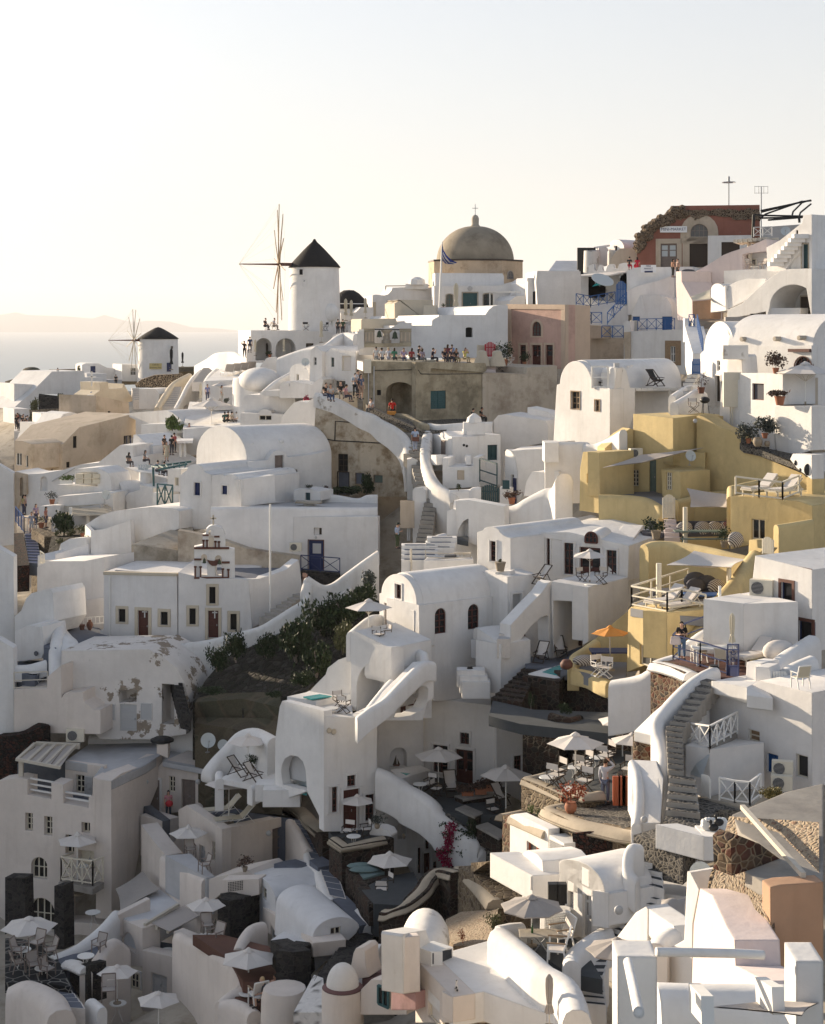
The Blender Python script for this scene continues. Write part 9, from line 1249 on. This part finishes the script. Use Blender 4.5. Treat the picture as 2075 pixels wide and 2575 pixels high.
for x,y,l in((93,930,'white table under the big parasol on the slate tiles'),(273,1090,'white table at the front of the slate tiles'),(645,985,'white table on the swooping blue terrace'),(925,1400,'white table under the parasol beside the swooping wall'),(706,605,'small table inside the arched lounge')):ta_(x,y,81.6 if x!=706 else 92,l,sc=1.15)
for i,(x,y,rz)in en_(((190,1140,30),(330,1010,-60),(60,1010,80),(50,1120,120),(215,950,-30),(310,1180,60))):gc_(x,y,81.4,rz,'tan cloth garden chair on the slate tiles','tan','tan chairs of the slate terrace',1.1)
gc_(760,960,82.8,-30,'tan folding chair on the swooping blue terrace','tan');gc_(845,1370,79.4,10,'pale pink cloth chair beside the bottom left parasol','tan',sc=1.2)
T(25);h=B('terrace_house','cream house front with red floored terrace and two parasols',_b,(300,1200,76));h.rib(Q('0,780,82.6 150,850,80.4 300,930,78 420,1000,76.4 540,1130,74.6 560,1240,73.8 470,1290,73.6 360,1390,73'),7,.7,C5,_Q,3);h.blk(Q('120,800 420,1000 560,1210 830,1250 880,1000 780,900 380,800'),79,.5,'terra',_x);h.rib(Q('520,920,77 560,820,78 640,720,79 740,690,79.6'),2.6,.6,C5,'swoop',4);h.rib(Q('360,1385,72.4 480,1370,72.2 600,1420,71.6 660,1470,71'),4,.7,C5,'front_parapet',2);h.blk(Q('480,1370 800,1440 860,1250 560,1200'),73,.5,'terra','lower_floor')
umb(235,490,81.6,345,880,'cream parasol over the red floored terrace, upper one');umb(608,935,74.4,485,1430,'big warm lit parasol over the seated couple');ta_(228,815,80,'white table under the upper parasol of the red terrace',sc=1.1);ta_(605,1310,73.4,'white table with blue ashtray beside the seated couple',sc=1.15);gc_(320,900,79,-40,'wooden folding chair at the upper red terrace table','tan',sc=1.15);gc_(250,790,80.6,20,'tan chair behind the upper red terrace table','tan');gc_(690,1410,71.8,210,'white chair with tan cloth of the seated couple',_a,sc=1.2);bush(_d_,'dark shrub in the corner of the upper red terrace',330,800,81,110,160,_n,seed=135,n=500,ls=.1)
pn_(800,1390,72.6,'lie',-60,'shirtless man sitting back in a chair beside a blonde woman',None,(.03,.03,.04),_h,(.02,.015,.01),sn_='b',lo_='shorts');pn_(745,1420,71.6,'sit',-70,'blonde woman seated beside the shirtless man',(.05,.05,.06),(.5,.5,.5),_y,(.45,.33,.18),lo_='shorts');pot(930,1400,70.6,65,'terracotta bowl of succulents on a white round pedestal',_K,.4,_d,seed=136,pw=.45);h=B('pedestal','white round pedestal at the gate of the red terrace','pedestal',(925,1490,70.4));h.add('drum',MB().l_(Q('1.05,-1.5 1,.5 .9,.9'),P(925,1450,70.4),16),C5,40)
h=B('lava_lane','dark lava stepping lane between the barrel house and the dome','lane',(1300,1100,73));st_('x','x',(1180,1200,69),(1330,1240,68),(1560,720,78),(1740,760,77),9,_I,_I,2,None,parent=h);h.dk_(Q('1000,1480,66 1280,1480,65.5 1260,1180,68.6 1180,1150,70'),1,'whitespot','spotted_path');h.dk_(Q('1560,740,78 2000,900,74 1900,500,82 1600,560,82'),1.5,'earth','bank')
h=B('dome_house','small round white house with dome, chimney and purple roof band',_b,(1450,1470,64));c=P(1430,1260,65.5);rr=M(185,65);h.add('drum',MB().l_([(rr,-7),(rr,-.1),(rr*.97,0)],c,32),_g_,40);h.add('roof_band',MB().l_([(rr*.985,0),(rr*.8,.1)],c,32),'purplefloor');h.add('dome',MB().l_([(rr*.78*math.cos(a*.157),.08+M(195,65)*math.sin(a*.157))for a in rg_(11)],c,28),_A,60);h.xp(1505,66.6,1650,66.2,Q('1500,1090 1525,960 1545,920 1600,915 1625,945 1630,1060 1660,1170 1500,1200'),1,_g_,_A_);p=PL(1600,65,1990,63.5);h.ext(p,Q('1580,1500 1590,1280 1680,1190 1800,1200 1990,1180 1990,1500'),2,_g_);h.dk_(Q('1600,1180,66.5 1990,1180,64.5 1990,1060,68 1640,1060,68.5'),.4,'purplefloor',_e_);T(26);h.w(PL(0,64.8,260,63.4),142,1010,222,1155,_b_,(2,1));h.w(PL(0,64.8,260,63.4),-120,1080,-80,1190,_z,(1,1),ho_=0);h.rib(Q('60,740,70 130,690,71 190,680,71'),1.6,.6,sub=2,name='scroll')
h=B('curved_lava_wall','tall curved reddish lava wall with tan coping',_f,(600,600,68));cp=Q('200,410,74.5 260,410,74.3 370,350,74 500,240,74.6 560,150,75.4 650,80,76 790,105,74.5');h.rib(cp,9,.7,_S,sub=4,rnd=0);h.rib([(x,y-6,z)for x,y,z in cp],.35,.9,'cap',_R,4);h.rib([(800,55,76),(880,115,74.2)],1.2,.8,'cap',_R,1);h.xp(790,74.3,1110,68.8,Q('790,500 800,60 890,130 900,30 1030,25 910,110 1100,320 1110,600 1000,560 850,520'),1.5,_s_,'right_wall');h.rib(Q('910,105,73.5 1000,200,71.2 1100,325,68.8'),.4,.9,'cap',_R,1)
h=B('tan_bank','sandy rubble bank with weeds between lava wall and cat roof','bank',(850,650,65));h.dk_(Q('700,480,70 820,420,70.4 1000,420,69.2 1110,400,68.4 1120,640,62 880,690,62 760,690,63 680,560,67'),4,'rough','soil');bush(_d_,'round olive green shrub on the sandy bank beside the cat roof',1085,575,63.4,190,180,_K,seed=137,n=900,ls=.1)
bush('vine','red brown ivy patch on the sandy bank',830,660,62.6,90,110,'leafred',seed=138,n=260,ls=.1,trunk=False);h=B('dusty_dome','dusty grey half dome roof behind the keyhole block',_b,(520,700,61));h.add('dome',MB().ell(P(540,640,62),(M(190,62),2.4,M(180,62)),22,10),_A,60)
h=B('keyhole_block','tall cream block with rounded top and ragged keyhole niche',_b,(380,1060,56));h.xp(297,57.4,365,56.4,Q('300,1000 298,640 310,605 335,598 357,625 362,1070'),.6,_g_);h.w(PL(297,57.4,365,56.4),312,650,350,770,None,mat=_m,arch=.5);h.xp(360,56.4,560,58.6,Q('362,1072 357,620 365,597 540,565 580,690 560,1050 450,1060'),.8,_A,'side');h.xp(262,58,460,57,Q('265,1200 268,965 300,1020 360,1072 460,1060 460,1200'),1,'rose','rose_wall')
h=B('cat_house','cream flat roofed house where the cat sits',_b,(800,1190,51));h.xp(456,58.2,752,54.9,Q('458,1300 458,795 755,1095 755,1300'),.8,_g_,'left_face');h.w(PL(456,58.2,752,54.9),555,1030,650,1250,_d,(1,1),mat=_i);h.xp(750,54.9,1040,55.8,Q('752,1300 752,1097 995,1055 1040,1300'),.6,_g_,_M_);h.blk(Q('458,795 755,1100 1000,1055 1500,1230 1720,1060 1450,890 1120,630 560,785'),58.2,1,_a,_e_,dz=.01)
w_=Q('1120,545,57.9 1240,640,56.8 1400,780,55.2 1480,850,54.5 1620,930,53.6 1700,1040,52.5 1740,1200,51');h.rib(w_,2.2,.9,_a,_Q,4);h.rib(Q('1120,535,58 1220,515,58.3 1310,510,58.5'),1.6,.6,_a,_Q,1)
h=B('vent_box','white slatted air conditioner box at the edge of the cat roof','cabinet',(650,850,57.6));h.xp(538,58.6,585,57.5,Q('538,815 538,705 583,740 583,858'),.4,_c,'side');p=PL(583,57.5,756,58.4);h.ext(p,Q('583,858 583,738 756,700 756,820'),.9,_c,'casing');m=MB();[m.bar(p.at(596+i*11,748-i*2.5,.01),p.at(596+i*11,832-i*2.2,.01),.05)for i in rg_(14)];h.add('slots',m,_p_)
e=em_('cat','white and black patched cat sitting on the roof edge looking right','cat',P(785,1065,55.3),None,0);s_=M(110,55.3)
me=skinmesh(_z_,[(0,0,.25*s_,.17*s_),(-.04*s_,0,.5*s_,.13*s_),(-.05*s_,0,.72*s_,.075*s_),(0,0,.88*s_,.085*s_),(.08*s_,0,.87*s_,.045*s_),(.05*s_,-.06*s_,.4*s_,.05*s_),(.08*s_,-.07*s_,.03*s_,.04*s_),(.05*s_,.06*s_,.4*s_,.05*s_),(.08*s_,.07*s_,.03*s_,.04*s_),(.1*s_,-.1*s_,.06*s_,.06*s_),(-.1*s_,.02*s_,.06*s_,.05*s_),(.3*s_,.05*s_,.03*s_,.03*s_),(-.02*s_,-.05*s_,.99*s_,.02*s_),(-.02*s_,.05*s_,.99*s_,.02*s_)],Q('0,1 1,2 2,3 3,4 1,5 5,6 1,7 7,8 0,9 0,10 10,11 3,12 3,13'));lnk(_z_,me,_i,e);m=MB();[m.ell((x*s_,-y*s_,z*s_),(r*s_,.05*s_,r*1.2*s_),10,7)for x,y,z,r in((-.02,.1,.45,.07),(.03,.14,.26,.08),(-.01,.06,.93,.04))];m.obj('patch',_r,e);MB().tb_([(.12*s_,.05*s_,.04*s_),(.3*s_,.03*s_,.03*s_),(.5*s_,0,.05*s_)],.03*s_,6).obj('tail',_r,e)
cumb(1520,915,52.6,1330,'closed grey parasol at the bottom edge below the cat roof parapet',_D_);T(27)
h=B('arched_cottage','white cottage with barrel front, shuttered windows and grey door',_b,(500,1000,60));g=PL(215,60.6,700,57.6);h.ext(g,[(225,1100),(220,345)]+A(220,345,660,640,150,16)[1:]+Q('690,650 698,960 520,1090 330,1050'),2);vlt(h,g,[(220,600),(222,347)]+A(222,347,658,640,146,16)[1:]+[(655,700)],2.6,(.86,.51,0));h.w(g,436,378,503,545,_d,(1,1),mat=_i,body=0);h.d(g,442,565,530,1085,_g,body=0,glass=_j);h.w(g,300,512,358,775,_g,(2,8),mat=_g,body=0,fw=.03);h.w(g,575,712,643,965,_g,(2,8),mat=_g,body=0,fw=.03);h.xp(698,57.6,945,60.4,Q('700,985 703,640 945,600 1000,480 1010,680 850,900'),.6,name=_G);h.xp(-145,64,70,61.6,Q('-140,700 -138,260 -90,225 0,262 55,330 65,480'),1.8,name='left_vault');p=PL(-140,62,225,62.2);h.xp(-40,61,235,61.6,Q('-40,720 -40,470 240,455 240,760'),3,name='wing');h.dk_(Q('-60,480,61 240,455,61.8 210,370,64 120,300,65 -120,270,64.4'),.5,_a,'wing_roof');h.w(PL(-145,64,70,61.6),-125,330,-60,560,_d,(1,1),body=3,mat=_j);h.blk(Q('70,760 330,830 330,780 240,740'),60,2,_a,'ledge');m=MB();[m.bar(P(88+(i%9)*22,850+i*3,58.4),P(88+(i%9)*22,1050-i*2,58.4),.03)for i in rg_(9)];[m.bar(P(82,860+i*22,58.4),P(272,830+i*22,58.6),.03)for i in rg_(9)];h.add('lattice_door',m,_c);h.xp(75,58.6,335,59.2,Q('78,1065 80,880 330,820 335,1040'),.3,name='lattice_wall')
for x,l in((157,'black loudspeaker box on the white ledge, left one'),(243,'black loudspeaker box on the white ledge, right one')):o=MB().box((0,0,.4),(.35,.3,.7)).box((0,0,.03),(.2,.35,.06)).obj('speaker',_r,None);o.location=P(x,745,59.6);tag(o,l,'loudspeaker')
lamp(795,805,57,'oval brass lamp glowing on the white wall beside the dark steps',.16);T(26);umb(1380,302,58.1,505,690,'grey parasol with vented top over the marble table',_D_,n=8);T(27)
h=B('deck_floor','dark grey terrace floor with garden chairs',_s,(200,1200,53));h.blk(Q('-40,1080 -40,1230 110,1290 300,1420 640,1480 420,1110 280,1040'),58.8,.5,_T,_x);e=em_('marble_table','grey marble bistro table with bottle under the grey parasol',_y_,P(40,1240,57.3));MB().box((0,0,.74),(1.5,.8,.04)).obj(_H_,_E,e);MB().tb_(Q('-.3,0,0 0,0,.4 -.3,0,.72'),.03,6).tb_(Q('.3,0,0 0,0,.4 .3,0,.72'),.03,6).obj('legs',_C,e);MB().l_(Q('.04,.76 .04,.95 .015,1.02 .015,1.1'),(-.3,0,0),10).obj('bottle','bottle',e)
gc_(240,1190,57.7,-70,'white garden chair with wooden armrests, back one at the marble table',_a,sc=1.25);gc_(200,1330,56.4,-100,'white garden chair with wooden armrests, front one at the marble table',_a,sc=1.3);pot(310,1050,58.6,85,'spiky aloe in a cream pot beside the grey door',_n,.6,_d,seed=139,spiky=1)
for s,(a,b_,c,d,n)in en_((((1030,600,58.8),(1240,650,58.2),(940,240,60),(1190,260,59.6),5),((690,1090,58.2),(800,1110,57.8),(1000,650,58.9),(1220,690,58.3),8),((440,1760,55.6),(680,1760,55.4),(360,1530,56.2),(650,1500,56),4),((380,1500,56.4),(650,1440,56.4),(500,1280,57.4),(700,1270,57.4),3))):st_('slate_steps',['upper curved flight of dark slate steps with white edges','middle diagonal flight of dark slate steps','lowest flight of dark slate steps at the bottom edge','turning flight of dark slate steps below the deck'][s],a,b_,c,d,n,_T,_a,1.5)
wall(_K_,'white thick curled wall left of the upper slate steps',Q('1010,170,58.9 920,170,58.7 890,270,58.5 900,400,58.2 980,500,58'),1.2,.42,sub=4);wall(_K_,'white wall running down left of the deck chairs to the lower steps',Q('690,960,58.2 520,1060,57.4 350,1200,56.2 340,1300,55.2'),1.3,.6,sub=2);h=B('painted_ramp','white washed ramp with green painted shapes','ramp',(1350,500,60));h.dk_(Q('1190,640,59.4 1500,680,58.4 1560,300,64.6 1480,200,67 1240,240,65.6 1200,400,62.8'),2,_a,'ramp');[h.add('green_patch',MB().add(*pm_([P(1330,y,Y)+V((0,0,.1)),P(1510,y-25,Y)+V((0,0,.1)),P(1520,y-5,Y-.2)+V((0,0,.1)),P(1360,y+14,Y-.2)+V((0,0,.1))],V((0,0,-.04)))),'greenpaint')for y,Y in((250,65.4),(372,63.2),(480,61.4))];h.add('chimney_post',MB().l_(Q('.55,-1.5 .5,.5 .45,1'),P(1270,300,64),12),_a,50)
h=B('pointed_wall','white pointed walls with rounded edges around the stair well',_f,(1050,1100,47));h.xp(755,49.5,1080,47.6,Q('760,1160 770,1080 960,830 1060,770 1080,800 1075,1110'),.7);h.xp(1060,47.8,1370,45.6,Q('1060,1010 1058,775 1330,960 1370,1150 1160,1150'),.7,name='right');h.rib(Q('1345,960,46.2 1220,1040,45 1160,1130,44'),3,.6,sub=3,name='inner')
umb(780,1090,44.6,620,1560,'folded-down grey parasol beside the white pillar',_D_,n=8);sail('parasol_cloth','grey square parasol cloth behind the pointed wall',Q('1210,700,50 1440,690,51 1440,950,48.6 1165,830,48'),_D_,-.25)
h=B('white_pillar','big white square pillar with rails',_T_,(960,1760,19.6));h.xp(755,20,1170,20,Q('785,2300 783,1255 1165,1258 1172,2300'),.53);h.add('rail',MB().tb_([P(1160,1210,20),P(1900,1225,20.2),P(2200,1240,20.3)],.055,14),_a,60);h.add('front_rail',MB().tb_([P(885,1310,19.5),P(940,1560,17.6),P(990,1800,16)],.055,14),_a,60);T(28);h.xp(1345,20,1560,20,Q('1345,2400 1345,1700 1600,1700 1600,2400'),.62,name='second_pillar');h.rib(Q('50,1930,22 500,1945,22 1260,1950,22'),2.5,.8,name='low_wall',sub=1)
h=B('ruin','broken rubble ruin with cement roof and orange plaster','ruin',(1000,1500,38));h.dk_(Q('720,345,43.6 640,640,42.6 540,900,41.8 480,1220,41 640,1300,39.6 760,1500,38.6 770,1740,37.4 1060,1880,36.8 1130,1800,37 1150,1400,37.6 1108,1010,38.3 1560,975,38.6 1560,400,42'),5,'rough','rock_mass');h.xp(745,39.3,1190,40.2,Q('735,580 800,520 1000,600 1190,740 1130,800 870,860 745,900'),.6,_B_,'rubble_band');h.xp(1105,37.7,1600,37.9,Q('1110,1900 1105,1010 1200,985 1600,960 1600,1950 1200,1850'),.5,'orangewall','orange_wall');h.blk(Q('750,330 830,500 1000,600 1190,740 870,860 1100,1000 1600,955 1600,40 1250,120'),43.8,.35,_Z,_e_);h.add('roof_plank',MB().bar(P(845,310,43.6)+V((0,0,.15)),P(1415,955,38.2)+V((0,0,.15)),.12),_B);h.xp(370,42,780,36.5,Q('372,1950 390,1350 450,1020 560,1080 700,1380 770,1500 780,1740 1050,1880 1060,1950'),1,_r_,'pink_wall')
h=B(_D,'white wall and shutter strip beside the big grey satellite dish',_b,(350,1500,44));h.xp(40,45,480,43,Q('50,1930 50,1640 300,1500 330,860 360,870 440,1030 380,1350 372,1940'),1.2);h=B('pebble_planter','white block planter filled with white pebbles and bird figures','planter',(550,620,58));h.xp(385,60,480,57.4,Q('390,720 400,430 480,535 480,760'),2);h.xp(478,57.4,680,58.4,Q('480,760 480,532 680,520 680,760'),2,name=_M_);m=MB();q=random.Random(6);[m.ell(P(480+q.random()*200,430+q.random()*85,58.6)+V((0,0,.2)),(.13,.13,.1),6,4)for i in rg_(120)];h.add('pebbles',m,_c)
for x,l in((575,'black duck figure standing on the white pebbles, left one'),(625,'black bird figure lying on the white pebbles, right one')):e=em_('bird_figure',l,'bird figure',P(x,490 if x<600 else 440,58.2));e.scale=(.42,)*3;MB().ell((0,0,.35),(.42,.25,.32),12,8).ell((-.25,0,.85),(.16,.15,.17),10,7).tb_([(-.2,0,.5),(-.25,0,.8)],.1,8).box((-.45,0,.85),(.2,.06,.05)).obj(_z_,_r,e,None,60)
dish(460,880,46,215,-25,'big grey satellite dish beside the rubble ruin');bush(_d_,'dry yellow grass tuft on the edge of the cement roof',1110,190,48,270,130,'leafdry',seed=140,n=1500,nb=14,ls=.1,trunk=False)
e=sail('awning_cloth','beige cloth awning with white frame at the bottom right corner',Q('560,2120,19 1100,2060,20 1560,2080,20 1400,2200,18.4'),_U,.05,cat=_U_);h=B('awning_bars','white awning frame bars at the bottom right corner',_P,(420,2150,19));h.add('bar',MB().bar(P(400,2030,19.6),P(520,2160,18.4),.14,.3),_c);h.add('bar',MB().bar(P(1020,1970,19.8),P(1180,2070,19),.14,.3),_c)
def haze():
 m=bpy.data.materials.new('haze');m.use_nodes=True;nt=m.node_tree;nt.nodes.remove(nt.nodes['Principled BSDF']);v=nt.nodes.new('ShaderNodeVolumePrincipled');v.inputs['Color'].default_value=(.95,.96,1,1);v.inputs['Density'].default_value=.00005;v.inputs['Anisotropy'].default_value=.15
 nt.links.new(v.outputs[0],nt.nodes['Material Output'].inputs['Volume']);MT['haze']=m
 b=MB();b.box((0,18000,(SEA-1+900)/2),(62000,45000,900-SEA+1));o=b.obj('haze','haze');o[_j_]='stuff'
haze()
B.cur.fin()
